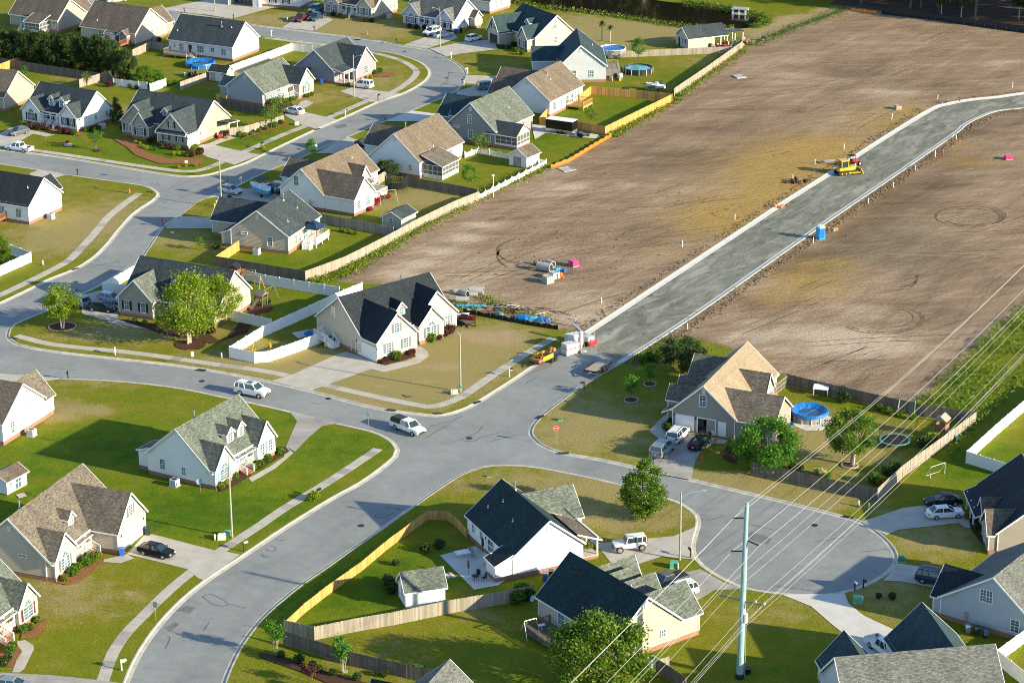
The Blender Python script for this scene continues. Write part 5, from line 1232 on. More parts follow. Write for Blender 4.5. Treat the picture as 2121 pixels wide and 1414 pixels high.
def vehicle_meshes(kind, paint):
    V = VT[kind]; P = M['p_' + paint]; out = []
    st = V['st']; gx0, gx1, gz, gw = V['gb']; tx0, tx1, tz, tw = V['gt']
    b = MB()
    if 'bed' in V:
        b0, b1 = V['bed']
        cabst = [s_ for s_ in st if s_[0] >= b1 - .05]
        cabst = [(b1, .34, 1.1, .985)] + cabst
        b.loft([ring8(*s_) for s_ in cabst])
        w = .97
        b.box(b0-.1, b1, -w, w, .42, .62)                         # bed floor
        for sg in (-1, 1): b.box(b0-.1, b1, min(sg*w, sg*(w-.1)), max(sg*w, sg*(w-.1)), .62, 1.08)
        b.box(b0-.12, b0-.02, -w+.1, w-.1, .62, 1.06); b.box(b1-.08, b1, -w+.1, w-.1, .62, 1.08)
    else: b.loft([ring8(*s_) for s_ in st])
    out.append(('body', b.mesh('body', P, False), None))
    bl = lambda x, y, z: (x, y, z)
    c = lambda x, s_, z, w: (x, s_*w, z)
    # roof panel and pillars
    r = MB()
    r.loft([[(tx0-.06,-tw,tz-.03),(tx0-.06,tw,tz-.03),(tx1+.06,tw,tz-.03),(tx1+.06,-tw,tz-.03)], [(tx0,-tw*.97,tz+.02),(tx0,tw*.97,tz+.02),(tx1,tw*.97,tz+.02),(tx1,-tw*.97,tz+.02)], [(tx0+.2,-tw*.7,tz+.05),(tx0+.2,tw*.7,tz+.05),(tx1-.15,tw*.7,tz+.05),(tx1-.15,-tw*.7,tz+.05)]])
    xm = (gx0+gx1)/2 - .05; txm = (tx0+tx1)/2 - .05
    for sg in (-1, 1):
        for ga, ta in ((gx0, tx0), (gx1, tx1), (xm, txm)) + (((gx0*.55+xm*.45, tx0*.55+txm*.45),) if kind in ('suv','bigsuv','minivan','jeep') else ()):
            r.bar((ga, sg*gw, gz-.03), (ta, sg*tw, tz), .09, .07)
    out.append(('cabin', r.mesh('cabin', P), None))
    e = .012
    def pane(pts, nm):
        g_ = MB(); g_.q(pts); out.append((nm, g_.mesh(nm, M['carglass']), None))
    pane([(gx1,-gw+.02,gz),(gx1,gw-.02,gz),(tx1,tw-.02,tz-.02),(tx1,-tw+.02,tz-.02)], 'windshield')
    pane([(gx0,-gw+.02,gz),(gx0,gw-.02,gz),(tx0,tw-.02,tz-.02),(tx0,-tw+.02,tz-.02)], 'rear_window')
    for sg in (-1, 1):
        pane([(gx0,sg*gw,gz),(xm-.03,sg*gw,gz),(txm-.03,sg*tw,tz-.02),(tx0,sg*tw,tz-.02)], 'side_window')
        pane([(xm+.03,sg*gw,gz),(gx1,sg*gw,gz),(tx1,sg*tw,tz-.02),(txm+.03,sg*tw,tz-.02)], 'side_window')
    xs0, xs1 = st[0], st[-1]
    for sg in (-1, 1):
        l = MB(); l.box(xs1[0]-.30, xs1[0]+.005, min(sg*xs1[3]*.98, sg*xs1[3]*.55), max(sg*xs1[3]*.98, sg*xs1[3]*.55), xs1[2]-.06, xs1[2]+.09); out.append(('headlight', l.mesh('headlight', M['lens']), None))
        l = MB(); zt = xs0[2]-.04; l.box(xs0[0]-.02, xs0[0]+.16, min(sg*xs0[3]*1.06, sg*xs0[3]*.66), max(sg*xs0[3]*1.06, sg*xs0[3]*.66), zt-.14, zt+.08); out.append(('taillight', l.mesh('taillight', M['red_lens']), None))
        l = MB(); l.loft([[(gx1-.22,sg*(gw+.04),gz+.02),(gx1-.10,sg*(gw+.04),gz+.02),(gx1-.10,sg*(gw+.04),gz+.15),(gx1-.22,sg*(gw+.04),gz+.15)],[(gx1-.2,sg*(gw+.24),gz+.03),(gx1-.12,sg*(gw+.24),gz+.03),(gx1-.12,sg*(gw+.24),gz+.14),(gx1-.2,sg*(gw+.24),gz+.14)]]); out.append(('mirror', l.mesh('mirror', P), None))
    l = MB(); l.box(xs1[0]-.04, xs1[0]+.03, -xs1[3]*.85, xs1[3]*.85, xs1[1]-.05, xs1[1]+.14); l.box(xs1[0]-.02, xs1[0]+.02, -xs1[3]*.5, xs1[3]*.5, xs1[2]-.16, xs1[2]); out.append(('grille', l.mesh('grille', M['darkmetal']), None))
    l = MB(); l.box(xs0[0]-.06, xs0[0]+.04, -xs0[3]*.95, xs0[3]*.95, xs0[1]-.04, xs0[1]+.16); out.append(('rear_bumper', l.mesh('rear_bumper', M['darkmetal'] if kind in ('jeep',) else P), None))
    l = MB(); l.box(xs0[0]-.035, xs0[0]-.02, -.16, .16, xs0[1]+.22, xs0[1]+.36); out.append(('number_plate', l.mesh('number_plate', M['lens']), None))
    if kind == 'jeep':
        l = MB(); l.tube([(-2.0,0,1.15),(-2.2,0,1.15)], .38, 16); out.append(('spare_wheel', l.mesh('spare_wheel', M['tyre']), None))
        l = MB()
        for wx in V['wh'][:2]:
            for sg in (-1, 1): l.box(wx-.55, wx+.55, min(sg*.78,sg*1.0), max(sg*.78,sg*1.0), .95, 1.02)
        out.append(('fender', l.mesh('fender', P), None))
    if kind in ('suv','bigsuv','minivan'):
        for sg in (-1, 1):
            l = MB(); l.bar((tx0+.25,sg*tw*.85,tz+.09),(tx1-.2,sg*tw*.85,tz+.09),.05,.04); out.append(('roof_rail', l.mesh('roof_rail', M['metal']), None))
    # wheels
    fx, rx, wr = V['wh']
    tm = cached(('tyre', wr), lambda: (lambda q: (q.tube([(0,-.12,0),(0,-.10,0),(0,.10,0),(0,.12,0)], [wr*.9,wr,wr,wr*.9], 18), q.mesh('tyre', M['tyre'], False))[1])(MB()))
    def rimm():
        q = MB(); q.tube([(0,-.128,0),(0,.128,0)], wr*.62, 14)
        for k in range(5): a = 2*math.pi*k/5; q.bar((0,-.135,0),(wr*.58*math.cos(a),-.135,wr*.58*math.sin(a)),.07,.02); q.bar((0,.135,0),(wr*.58*math.cos(a),.135,wr*.58*math.sin(a)),.07,.02)
        return q.mesh('rim', M['chrome'])
    rm = cached(('rim', wr), rimm)
    am = cached(('arch', wr), lambda: (lambda q: (q.tube([(0,-.09,0),(0,.09,0)], wr*1.16, 18), q.mesh('wheel_arch', M['darkmetal']))[1])(MB()))
    ws = max(s_[3] for s_ in st)
    wheels = [(x, sg*(ws-.115), wr, sg) for x in (fx, rx) for sg in (-1, 1)]
    if kind == 'jeep': wheels = [(x, sg*.86, wr, sg) for x in (fx, rx) for sg in (-1, 1)]
    return out, wheels, tm, rm, am
def car(kind, paint, label, rear, front, name='car', cat='car', group=None, z=0.02, extra=None):
    a, b = g(*rear, z), g(*front, z)
    rot = math.atan2(b.y-a.y, b.x-a.x); c = (a+b)/2
    e = thing(name, label, cat, (c.x, c.y, z), rot, group)
    out, wheels, tm, rm, am = cached(('veh', kind, paint), lambda: vehicle_meshes(kind, paint))
    for nm, me, _ in out: put(nm, me, e)
    for x, y, r, sg in wheels:
        w = put('wheel', tm, e, (x, y, r)); put('rim', rm, w)
        if kind != 'jeep': put('wheel_arch', am, e, (x, y-sg*.05+sg*.005, r+.03))
    if extra == 'cap':
        q = MB(); q.loft([[(-2.8,-.9,1.06),(-2.8,.9,1.06),(-.8,.9,1.06),(-.8,-.9,1.06)],[(-2.7,-.74,1.66),(-2.7,.74,1.66),(-.75,.74,1.7),(-.75,-.74,1.7)],[(-2.5,-.6,1.72),(-2.5,.6,1.72),(-.8,.6,1.76),(-.8,-.6,1.76)]]); q.obj('bed_cap', M['p_black'], e)
    if extra == 'cover':
        q = MB(); q.box(-2.75,-.85,-.88,.88,1.08,1.13); q.obj('bed_cover', M['darkmetal'], e)
    if extra == 'sunroof':
        q = MB(); q.box(-.75,.1,-.4,.4,1.932,1.945); q.obj('sunroof', M['carglass'], e)
    return e
ZR = -.115
car('pickup','white','white pickup truck with open dark bed parked at the kerb',(66,316),(14,309),'pickup_truck','pickup',z=ZR)
car('hatch','grey','dark grey hatchback on the driveway of the white house with dormers',(55,274.5),(22,282.5))
car('suv','white','white SUV on the driveway of the lilac-grey corner house',(768,184),(733,179.5),'suv','suv')
car('sedan','white','white sedan with dark roof glass beside the brick-based blue-grey house',(627,239),(591,231))
car('suv','black','black SUV half hidden behind the brown roof of a white house',(773,311),(740,299),'suv','suv')
car('pickup','maroon','dark red pickup nose-out on the cream house driveway',(636,38),(614,48),'pickup_truck','pickup')
car('pickup','navy','navy pickup beside the dark red pickup',(668,36),(643,46),'pickup_truck','pickup')
car('suv','teal','teal SUV on the grass behind the navy pickup',(665,21),(643,30),'suv','suv')
car('suv','white','white SUV beside a silver sedan at the pale blue house',(909,68),(880,76),'suv','suv')
car('sedan','silver','silver sedan under a street lamp at the pale blue house',(903,80),(934,74))
car('hatch','white','white hatchback with dark roof in front of the open garage',(966,88),(996,80))
car('suv','darkgreen','dark SUV parked on grass near the pond edge',(1030,11),(1006,7),'suv','suv')
car('minivan','teal','teal minivan on a driveway above the grey house roof',(990,187),(1034,182.5),'minivan','minivan')
car('hatch','darkgreen','dark green car mostly hidden behind a brown garage roof',(1062,158),(1041,165))
car('sedan','silver','pale silver sedan beneath a basketball hoop next to the boat',(455,394.5),(499,404.5))
car('suv','silver','silver-blue SUV parked behind the boat trailer',(585,398),(556,392),'suv','suv')
car('suv','bluegrey','blue-grey SUV parked near the round-bedded young tree',(174,636),(150,627),'suv','suv')
car('sedan','black','low black coupe beside the cream house with slate roof',(181,640),(243,646.5))
car('hatch','silver','pale blue hatchback parked behind the black coupe',(214,622),(246,628))
car('bigsuv','white','large white SUV with sunroof driving along the street',(489,811),(557,824),'suv','suv',z=ZR,extra='sunroof')
car('pickup','white','white pickup with black bed cap waiting at the intersection',(814,880),(877,905),'pickup_truck','pickup',z=ZR,extra='cap')
car('bigsuv','bluegrey','blue-grey SUV at the street end of the garage driveway',(1356,953),(1388,924),'suv','suv')
car('minivan','white','white minivan in front of the closed garage door',(1389,922),(1419,893),'minivan','minivan')
car('sedan','black','black sedan in front of the open garage door',(1433,937),(1464,909))
car('jeep','white','boxy white off-road car with spare wheel on the concrete driveway',(1340,1133),(1268,1141),'off_road_car','car')
car('pickup','grey','dark two-tone pickup with covered bed behind grey gable roofs',(1409,1204),(1352,1224),'pickup_truck','pickup',extra='cover')
car('suv','white','white SUV partly hidden by a grey gable roof by the cul-de-sac',(1436,1227),(1374,1243),'suv','suv')
car('sedan','black','black sedan beside a white sedan near the soccer goal lawn',(1991,1042),(1915,1046))
car('sedan','white','white sedan beside a black sedan at the greige porch house',(1919,1072),(1995,1066.5))
car('suv','navy','dark blue SUV on the driveway of the steel-blue house',(1908,1201),(1968,1212),'suv','suv')
car('pickup','white','white pickup truck between the wide grey roof gables',(1812,1336),(1852,1366),'pickup_truck','pickup')
car('sedan','black','black sedan on the driveway of the tan house beside blue bin',(288,1140),(361,1156))
car('sedan','bluegrey','pale blue sedan on the driveway below the orange mulch beds',(-8,1424),(62,1432))
car('sedan','white','white car on the far street beyond the brown roofs',(222,6),(262,2),z=ZR)
car('suv','silver','silver SUV inside the open white garage',(505,-2),(492,6),'suv','suv')
# ================================================================== PLANTS
def leaf_quads(b, pts, size, rnd, up=.3, m=0):
    for p in pts:
        n = Vector((rnd.gauss(0,1), rnd.gauss(0,1), rnd.gauss(0,1)+up)).normalized()
        t = n.orthogonal().normalized(); t.rotate(Matrix.Rotation(rnd.uniform(0,6.28), 3, n))
        u = n.cross(t); s = size*rnd.uniform(.6,1.3)
        b.q([p - t*s*.5, p + u*s*.36, p + t*s*.5, p - u*s*.36], m)
def crown_points(rnd, n, rx, rz, cz, lumps, shape='round', shell=.55):
    """points in lumpy clusters spread through an uneven crown"""
    C = []
    for _ in range(lumps):
        while True:
            v = Vector((rnd.uniform(-1,1), rnd.uniform(-1,1), rnd.uniform(-1,1)))
            if .12 < v.length < 1: break
        v = v.normalized() * (v.length**shell)
        k = 1.0
        if shape == 'cone': k = max(.08, (1 - v.z)/2)*1.25
        if shape == 'egg': k = 1.0 - .45*max(0, v.z) - .15*max(0,-v.z)
        if shape == 'vase': k = .55 + .45*(v.z+1)/2
        C.append((Vector((v.x*rx*k, v.y*rx*k, cz + v.z*rz)), rnd.uniform(.55,1.25)))
    out = []
    lr = rx*1.15/ (lumps**.36)
    for _ in range(n):
        c, s = rnd.choice(C)
        d = Vector((rnd.gauss(0,1), rnd.gauss(0,1), rnd.gauss(0,.8)))
        out.append(c + d*lr*.55*s)
    return out, [c for c, s in C]
def tree_meshes(key, seed, H, rx, rz, cz, nleaf, lsize, lumps, leaf, bark='bark', shape='round', tr=.16, stems=1, shell=.55, nb=9):
    def mk():
        rnd = random.Random(seed)
        pts, C = crown_points(rnd, nleaf, rx, rz, cz, lumps, shape, shell)
        b = MB(); leaf_quads(b, [p for p in pts if p.z > .12], lsize, rnd)
        t = MB()
        for s in range(stems):
            o = Vector((rnd.uniform(-.25,.25), rnd.uniform(-.25,.25), 0))*(stems > 1)
            top = Vector((o.x*3 + rnd.uniform(-.1,.1)*rx, o.y*3 + rnd.uniform(-.1,.1)*rx, cz + rz*.45))
            mid = o.lerp(top, .5) + Vector((rnd.uniform(-.1,.1), rnd.uniform(-.1,.1), 0))
            t.tube([o, o.lerp(mid,.5), mid, top], [tr*1.25, tr, tr*.75, tr*.25], 7)
            for c in rnd.sample(C, min(nb, len(C))):
                a = o.lerp(top, rnd.uniform(.3,.75)); m_ = a.lerp(c, .5) + Vector((0,0,-.06*rx))
                t.tube([a, m_, a.lerp(c,.9)], [tr*.4, tr*.25, tr*.08], 5)
        return b.mesh('crown', M[leaf]), t.mesh('trunk', M[bark])
    return cached(('tree', key), mk)
def tree(key, label, px, scale=1.0, rot=None, cat='tree', name='tree', group=None, cn='crown', sz=None, at=None):
    p = g(*px) if at is None else Vector((*at, 0))
    cr, tk = MESH[('tree', key)]
    e = thing(name, label, cat, (p.x, p.y, 0), rot if rot is not None else (p.x*7.3) % 6.28, group)
    s = (scale, scale, scale*(sz or 1))
    put('trunk', tk, e, scale=s); put(cn, cr, e, scale=s)
    return e
tree_meshes('big_bright', 11, 7.5, 3.2, 3.0, 3.75, 11000, .21, 64, 'l_bright', 'palebark', 'egg', .085, 3, shell=.8, nb=14)
tree_meshes('young_bright', 12, 6, 2.2, 1.9, 3.9, 6500, .24, 26, 'l_bright', 'palebark', 'round', .09, 3)
tree_meshes('egg', 13, 8, 2.7, 3.8, 4.2, 16000, .25, 60, 'l_mid', 'bark', 'egg', .16, 1)
tree_meshes('round_fresh', 14, 7, 3.4, 2.7, 3.4, 16000, .26, 44, 'l_lime', 'bark', 'round', .18, 2)
tree_meshes('big_mid', 15, 8, 4.6, 3.6, 4.3, 24000, .27, 70, 'l_mid', 'bark', 'round', .22, 2)
tree_meshes('willow', 16, 7, 2.9, 2.6, 4.5, 14000, .24, 40, 'l_mid', 'palebark', 'round', .2, 2)
tree_meshes('dark_round', 17, 6.5, 3.0, 2.2, 3.1, 13000, .25, 40, 'l_dark', 'bark', 'round', .16, 2)
tree_meshes('small', 18, 4, 1.0, 1.4, 2.4, 1300, .2, 14, 'l_lime', 'bark', 'egg', .05, 1)
tree_meshes('crepe', 19, 4, 1.25, 1.0, 3.0, 1700, .2, 16, 'l_lime', 'palebark', 'vase', .04, 4)
tree_meshes('cone', 20, 5, 1.6, 2.7, 2.8, 4200, .2, 60, 'l_dark', 'bark', 'cone', .1, 1)
tree_meshes('evergreen', 21, 8, 2.9, 3.8, 4.0, 12000, .26, 60, 'l_dark', 'bark', 'egg', .2, 1)
tree_meshes('thin', 22, 4, 1.3, 1.2, 2.6, 900, .2, 14, 'l_mid', 'bark', 'round', .05, 3)
tree_meshes('redleaf', 23, 2.4, .8, .7, 1.6, 700, .18, 10, 'l_red', 'bark', 'vase', .03, 3)
# trees seen in the photograph
tree('young_bright', 'young bright green multi-stem tree in a round mulch bed near parked cars', (129,680), 1.2, sz=.92)
tree('big_bright', 'large airy bright green tree in front of the cream house', (391,711), 1.6, sz=1.0)
tree('big_bright', 'airy bright green tree close to the cream house end gable', (456,668), 1.12, 2.2)
tree('egg', 'tall egg-shaped green tree on the lawn tip by the cul-de-sac', (1332,1071), 1.02)
tree('round_fresh', 'dense round fresh green tree at the grey board fence corner', (1588,972), 1.1)
tree('willow', 'feathery green tree in a stone-ringed bed in the fenced yard', (1762,962), 1.05)
tree('big_mid', 'big leafy tree in front of the tan house with weathered deck', (1240,1432), 1.12)
tree('dark_round', 'dark round tree beside the greige house facing the dirt field', (1415,772), 1.0)
tree('small', 'slim young tree in a stone ring on the corner lawn', (1307,829), 1.0)
tree('small', 'slim young tree in a stone ring next to the dark round tree', (1346,796), .85, 2.0)
tree('crepe', 'small vase-shaped green tree at the corner of the board fences', (570,1352), .95)
tree('crepe', 'small vase-shaped green tree halfway along the dark board fence', (710,1392), 1.05, 1.0)
tree('cone', 'dark cone-shaped evergreen between two gabled houses', (242,256), 1.0)
tree('thin', 'small thin green tree on the lawn with a mulch ring', (201,311), 1.05)
tree('small', 'bright small tree by the white picket fence and screened porch', (972,392), 1.25, 1.2)
tree('thin', 'grey-green small tree beside the screened porch steps', (992,322), 1.15, 0.5)
tree('small', 'bright green tree standing beside the round above-ground pool', (1323,127), 1.35, 0.8)
tree('dark_round', 'dark round tree beside the trampoline and white house', (803,368), .62, 0.3)
tree('small', 'small dark tree at the edge of the street by the brown roof', (647,328), 1.0, 0.4)
tree('egg', 'round dark green tree inside the white vinyl fence at the edge of view', (4,545), .62, 0.3)
tree('thin', 'loose small tree by the cream side-garage fence', (560,268), 1.3, 0.9)
tree('thin', 'low spreading tree beside the parked white sedan', (580,246), 1.3, 0.2)
tree('thin', 'very young thin tree in the yard with the cargo trailer', (1222,258), .9, 0.2)
tree('thin', 'young tree staked on the shaded lawn beside the beige house', (412,518), .62, 0.9)
tree('small', 'tiny young tree in the fenced yard behind dormered house', (52,162), .7, 0.9)
tree('thin', 'small bare-stemmed tree in the fenced yard beyond the dormered house', (178,178), .8, 0.1)
for i, (px, py, s) in enumerate(((8,128,.85),(35,131,.95),(62,136,1.0),(90,138,1.0),(118,142,.95),(148,145,1.0),(178,148,.95),(205,152,1.05),(232,158,1.0),(262,166,.85))):
    tree('evergreen', 'dark evergreen tree in the thick row behind the brown fence', (px, py), s*1.02, i*1.1, group='row of dark evergreens')
tree('big_mid', 'bright leafy tree at the end of the dark evergreen row', (300,178), .52, 0.9)
tree('round_fresh', 'low bright green bushy tree beside the white fence corner', (322,172), .5, 0.3)
# palms by the pond
def palm(label, px, s):
    p = g(*px)
    def mk():
        rnd = random.Random(4); b = MB(); t = MB(); t.tube([(0,0,0),(.05,0,1.8),(0,.05,3.6)], [.16,.13,.12], 8)
        for k in range(26):
            a = k*2.4; el = rnd.uniform(-.5,1.0); prev = Vector((0,0,3.6)); d = Vector((math.cos(a)*math.cos(el), math.sin(a)*math.cos(el), math.sin(el)))
            sd = Vector((-math.sin(a), math.cos(a), 0))
            for j in range(4):
                nx = prev + d*.3; w0, w1 = .22*(1-j/4.5), .22*(1-(j+1)/4.5)
                b.q([prev-sd*w0, prev+sd*w0, nx+sd*w1, nx-sd*w1]); prev = nx; d = (d + Vector((0,0,-.35))).normalized()
        return b.mesh('fronds', M['l_dark']), t.mesh('trunk', M['palebark'])
    cr, tk = cached('palm', mk); e = thing('palm_tree', label, 'palm', (p.x,p.y,0), px[0], None)
    put('trunk', tk, e, scale=(s,s,s)); put('fronds', cr, e, scale=(s,s,s))
palm('short palm with slightly taller trunk on the pond bank lawn', (1247,85), 1.12)
palm('short palm with slimmer trunk next to the other palm by the pond', (1264,87), .95)
# shrubs
def shrub_mesh(leaf, seed, n=620):
    def mk():
        rnd = random.Random(seed); b = MB(); pts = []
        for _ in range(n):
            v = Vector((rnd.gauss(0,1), rnd.gauss(0,1), rnd.gauss(0,1))).normalized()*rnd.uniform(.55,1.05)
            pts.append(Vector((v.x*.5*(1+.15*math.sin(v.x*9+seed)), v.y*.5, .48+v.z*.48)))
        leaf_quads(b, pts, .16, rnd); return b.mesh('shrub', M[leaf])
    return cached(('shrub', leaf, seed % 3), mk)
def shrub(px, py, w, leaf, where, h=None, seed=0, name='shrub'):
    p = g(px, py); hh = h or w*.9
    kind = {'l_mid':'green','l_dark':'dark green','l_yel':'yellow-green','l_red':'reddish','l_bright':'bright green','l_lime':'fresh green','l_pink':'pink-flowering','l_white':'white-flowering','l_weed':'olive'}[leaf]
    o = put(name, shrub_mesh(leaf, seed), None, (p.x, p.y, 0), px % 6.28, (w, w, hh))
    return tag(o, '%s rounded shrub %s' % (kind, where), 'shrub', '%s shrubs %s' % (kind, where))
SH = [
 # (where, [(px,py,width,leaf)...])
 ('in front of the large cream house with black roof', [(822,745,1.7,'l_mid'),(893,708,1.7,'l_mid'),(800,748,.9,'l_red'),(793,752,.8,'l_red'),(848,735,.9,'l_red'),(855,733,1.0,'l_red'),(910,703,1.0,'l_red'),(920,697,1.5,'l_red'),(930,690,1.6,'l_red'),(936,684,1.4,'l_red')]),
 ('in the bed of the white house with blue shutters', [(457,1012,1.2,'l_mid'),(470,1003,1.1,'l_yel'),(487,992,1.2,'l_mid'),(525,972,1.1,'l_bright'),(541,966,1.2,'l_mid'),(555,955,1.3,'l_mid'),(580,940,1.3,'l_mid')]),
 ('below the porch of the tan house with weathered roof', [(135,1203,1.1,'l_weed'),(152,1192,1.5,'l_mid'),(160,1182,1.3,'l_mid'),(178,1172,1.5,'l_mid'),(190,1166,1.6,'l_mid'),(200,1158,1.4,'l_weed')]),
 ('in the orange mulch beds of the taupe house', [(48,1310,1.2,'l_mid'),(62,1304,1.1,'l_mid'),(76,1288,1.0,'l_mid'),(8,1378,1.2,'l_dark'),(16,1368,1.1,'l_dark'),(22,1352,1.2,'l_mid'),(26,1343,1.1,'l_mid')]),
 ('along the front of the tan house with several gables', [(268,276,2.0,'l_dark'),(256,270,1.5,'l_dark'),(281,297,.8,'l_yel'),(290,299,.7,'l_yel'),(296,305,.7,'l_yel'),(303,309,.9,'l_yel'),(311,296,1.4,'l_red'),(350,309,1.4,'l_red'),(368,311,1.2,'l_mid'),(360,322,.9,'l_yel'),(371,322,.9,'l_yel'),(381,322,.9,'l_yel'),(404,313,1.7,'l_bright'),(398,325,1.4,'l_red'),(415,320,1.6,'l_red'),(335,303,1.2,'l_dark'),(322,312,.8,'l_mid')]),
 ('in front of the white house with dormers', [(47,263,1.5,'l_mid'),(65,267,1.8,'l_red'),(87,269,1.5,'l_red'),(100,271,1.0,'l_red'),(127,277,1.5,'l_red'),(140,278,1.5,'l_red'),(155,280,1.2,'l_mid'),(179,274,1.2,'l_mid'),(190,272,1.3,'l_dark'),(203,270,1.3,'l_dark')]),
 ('in front of the blue-grey porch house', [(565,219,1.9,'l_mid'),(592,213,1.1,'l_mid'),(602,211,1.2,'l_mid'),(610,208,1.1,'l_mid'),(638,202,1.1,'l_mid'),(646,199,1.0,'l_mid')]),
 ('by the lilac-grey corner house', [(760,167,1.0,'l_yel'),(768,163,1.0,'l_yel'),(778,155,1.3,'l_mid'),(787,151,1.4,'l_mid'),(753,172,.8,'l_dark'),(722,178,.9,'l_bright'),(715,179,.9,'l_bright')]),
 ('along the wooden fence beside the side garage', [(507,285,1.2,'l_mid'),(520,281,1.0,'l_mid'),(537,275,1.1,'l_mid'),(551,270,1.2,'l_mid'),(570,265,1.5,'l_mid'),(583,258,1.2,'l_mid'),(497,280,1.0,'l_bright'),(545,310,.8,'l_yel')]),
 ('along the front of the pale blue house', [(848,58,1.2,'l_red'),(862,60,1.2,'l_red'),(878,62,1.4,'l_red'),(910,68,1.0,'l_dark'),(930,71,1.2,'l_dark')]),
 ('along the front of the cream house', [(690,33,1.2,'l_dark'),(700,36,1.1,'l_dark'),(713,39,1.2,'l_dark'),(758,46,1.2,'l_dark'),(770,46,1.2,'l_dark')]),
 ('by the beige house with teal roof', [(1032,99,1.0,'l_dark'),(1042,101,1.1,'l_dark'),(1054,102,1.2,'l_dark'),(1064,96,1.2,'l_dark'),(1071,108,1.2,'l_mid'),(1082,114,1.3,'l_mid')]),
 ('behind the white house with brown roof wing', [(784,420,1.2,'l_pink'),(790,414,1.1,'l_pink'),(805,411,1.0,'l_pink'),(767,437,1.0,'l_pink'),(778,424,1.0,'l_pink')]),
 ('inside the dark board fence yard', [(1812,1000,1.8,'l_mid'),(1826,1005,1.6,'l_yel'),(1840,985,1.8,'l_dark'),(1852,978,1.7,'l_dark'),(1925,920,1.9,'l_mid'),(1938,918,1.8,'l_yel'),(1910,925,1.8,'l_dark'),(1748,833,2.0,'l_dark'),(1745,818,1.7,'l_dark'),(1820,850,1.2,'l_mid'),(1840,856,1.2,'l_mid'),(1860,862,1.0,'l_mid'),(1890,868,1.1,'l_mid'),(1702,985,1.2,'l_white'),(1692,981,1.0,'l_white'),(1715,990,1.0,'l_lime'),(1640,970,1.2,'l_dark'),(1655,975,1.2,'l_dark')]),
 ('in the mulch bed along the dark board fence', [(582,1360,1.0,'l_dark'),(620,1372,1.3,'l_dark'),(648,1382,1.0,'l_dark'),(660,1390,1.0,'l_dark'),(690,1398,1.0,'l_dark'),(740,1408,1.1,'l_dark'),(860,1398,1.6,'l_lime'),(875,1395,1.3,'l_lime'),(795,1400,1.1,'l_dark')]),
 ('beside the white house with patio', [(808,1215,1.6,'l_dark'),(812,1228,1.6,'l_dark'),(803,1205,1.3,'l_dark'),(820,1170,1.0,'l_dark'),(880,1143,1.4,'l_dark'),(910,1135,1.5,'l_dark'),(1080,1235,2.2,'l_mid'),(1070,1248,2.0,'l_mid'),(1092,1240,1.8,'l_dark'),(1215,1140,1.4,'l_weed')]),
 ('in the shaded bed of the greige porch house', [(2018,1078,1.0,'l_dark'),(2028,1098,1.1,'l_dark'),(2034,1110,1.1,'l_dark'),(2040,1120,1.1,'l_dark'),(2048,1132,1.1,'l_dark'),(2053,1142,1.1,'l_mid'),(1848,1240,1.0,'l_dark'),(1820,1238,.8,'l_red')]),
 ('behind the cedar fence at the dirt field', [(1295,195,1.8,'l_dark'),(1325,198,1.8,'l_dark'),(1338,198,2.0,'l_dark'),(1352,201,1.8,'l_dark'),(1365,204,1.8,'l_dark'),(1350,193,1.8,'l_dark')]),
 ('by the fence yards near the evergreen row', [(226,180,1.5,'l_red'),(240,178,1.0,'l_mid'),(270,182,1.1,'l_mid'),(283,184,1.0,'l_red'),(352,178,1.4,'l_mid'),(362,175,1.2,'l_mid'),(163,64,1.0,'l_mid'),(330,86,1.2,'l_dark')]),
 ('by the street corner by the sign', [(385,345,.8,'l_yel'),(370,348,.8,'l_yel'),(405,345,.8,'l_yel'),(140,297,.7,'l_red')]),
 ('beside the mailbox kerb strip', [(652,1035,1.5,'l_bright'),(643,1036,1.2,'l_bright')]),
 ('near the beige gazebo house', [(452,512,1.1,'l_dark'),(446,516,.9,'l_dark'),(708,480,.9,'l_weed'),(722,483,.9,'l_weed'),(738,486,.9,'l_weed'),(545,633,.9,'l_weed'),(557,628,.8,'l_dark')]),
 ('beside the greige house facing the dirt', [(1332,752,1.4,'l_mid'),(1345,745,1.6,'l_mid'),(1360,748,1.3,'l_mid'),(1382,890,1.2,'l_dark'),(1390,880,1.2,'l_dark'),(1510,935,1.0,'l_dark'),(1540,945,1.0,'l_dark')]),
 ('under the light green tree by the cream house', [(300,672,1.0,'l_weed'),(280,668,1.0,'l_weed'),(328,675,1.0,'l_mid'),(425,690,1.2,'l_red'),(440,690,1.2,'l_red')]),
]
i = 0
for where, lst in SH:
    for px, py, w, lf in lst:
        i += 1; shrub(px, py, w, lf, where, seed=i)
tree('redleaf', 'small reddish-leaved tree below the dark board fence', (640,1415), 1.2)
# weeds along the fences, uncountable
def weeds(name, paths, n, size, leaf, wid, label, hgt=.5, z=0):
    rnd = random.Random(n); b = MB()
    segs = []
    for pl in paths:
        P = smooth_path(gp(pl), 1.0); segs += list(zip(P, P[1:]))
    for _ in range(n):
        p, q = rnd.choice(segs); c = p.lerp(q, rnd.random()); w = rnd.gauss(0, wid)
        t = (q-p).normalized(); c = c + Vector((-t.y, t.x))*w
        hh = hgt*rnd.random()**1.6
        leaf_quads(b, [Vector((c.x, c.y, .04+hh))], size, rnd, .8)
    tag(b.obj(name, M[leaf]), label, 'weeds', kind='stuff')
weeds('weeds', [[(640,583),(700,572),(790,520),(880,468),(960,425),(1000,404)],[(1000,404),(1080,368),(1135,343)],[(1265,283),(1330,245),(1400,205)],[(1400,200),(1470,150),(1535,104)]], 15000, .30, 'l_weed', 1.1, 'bright weeds along the fences at the edge of the dirt field', .55)
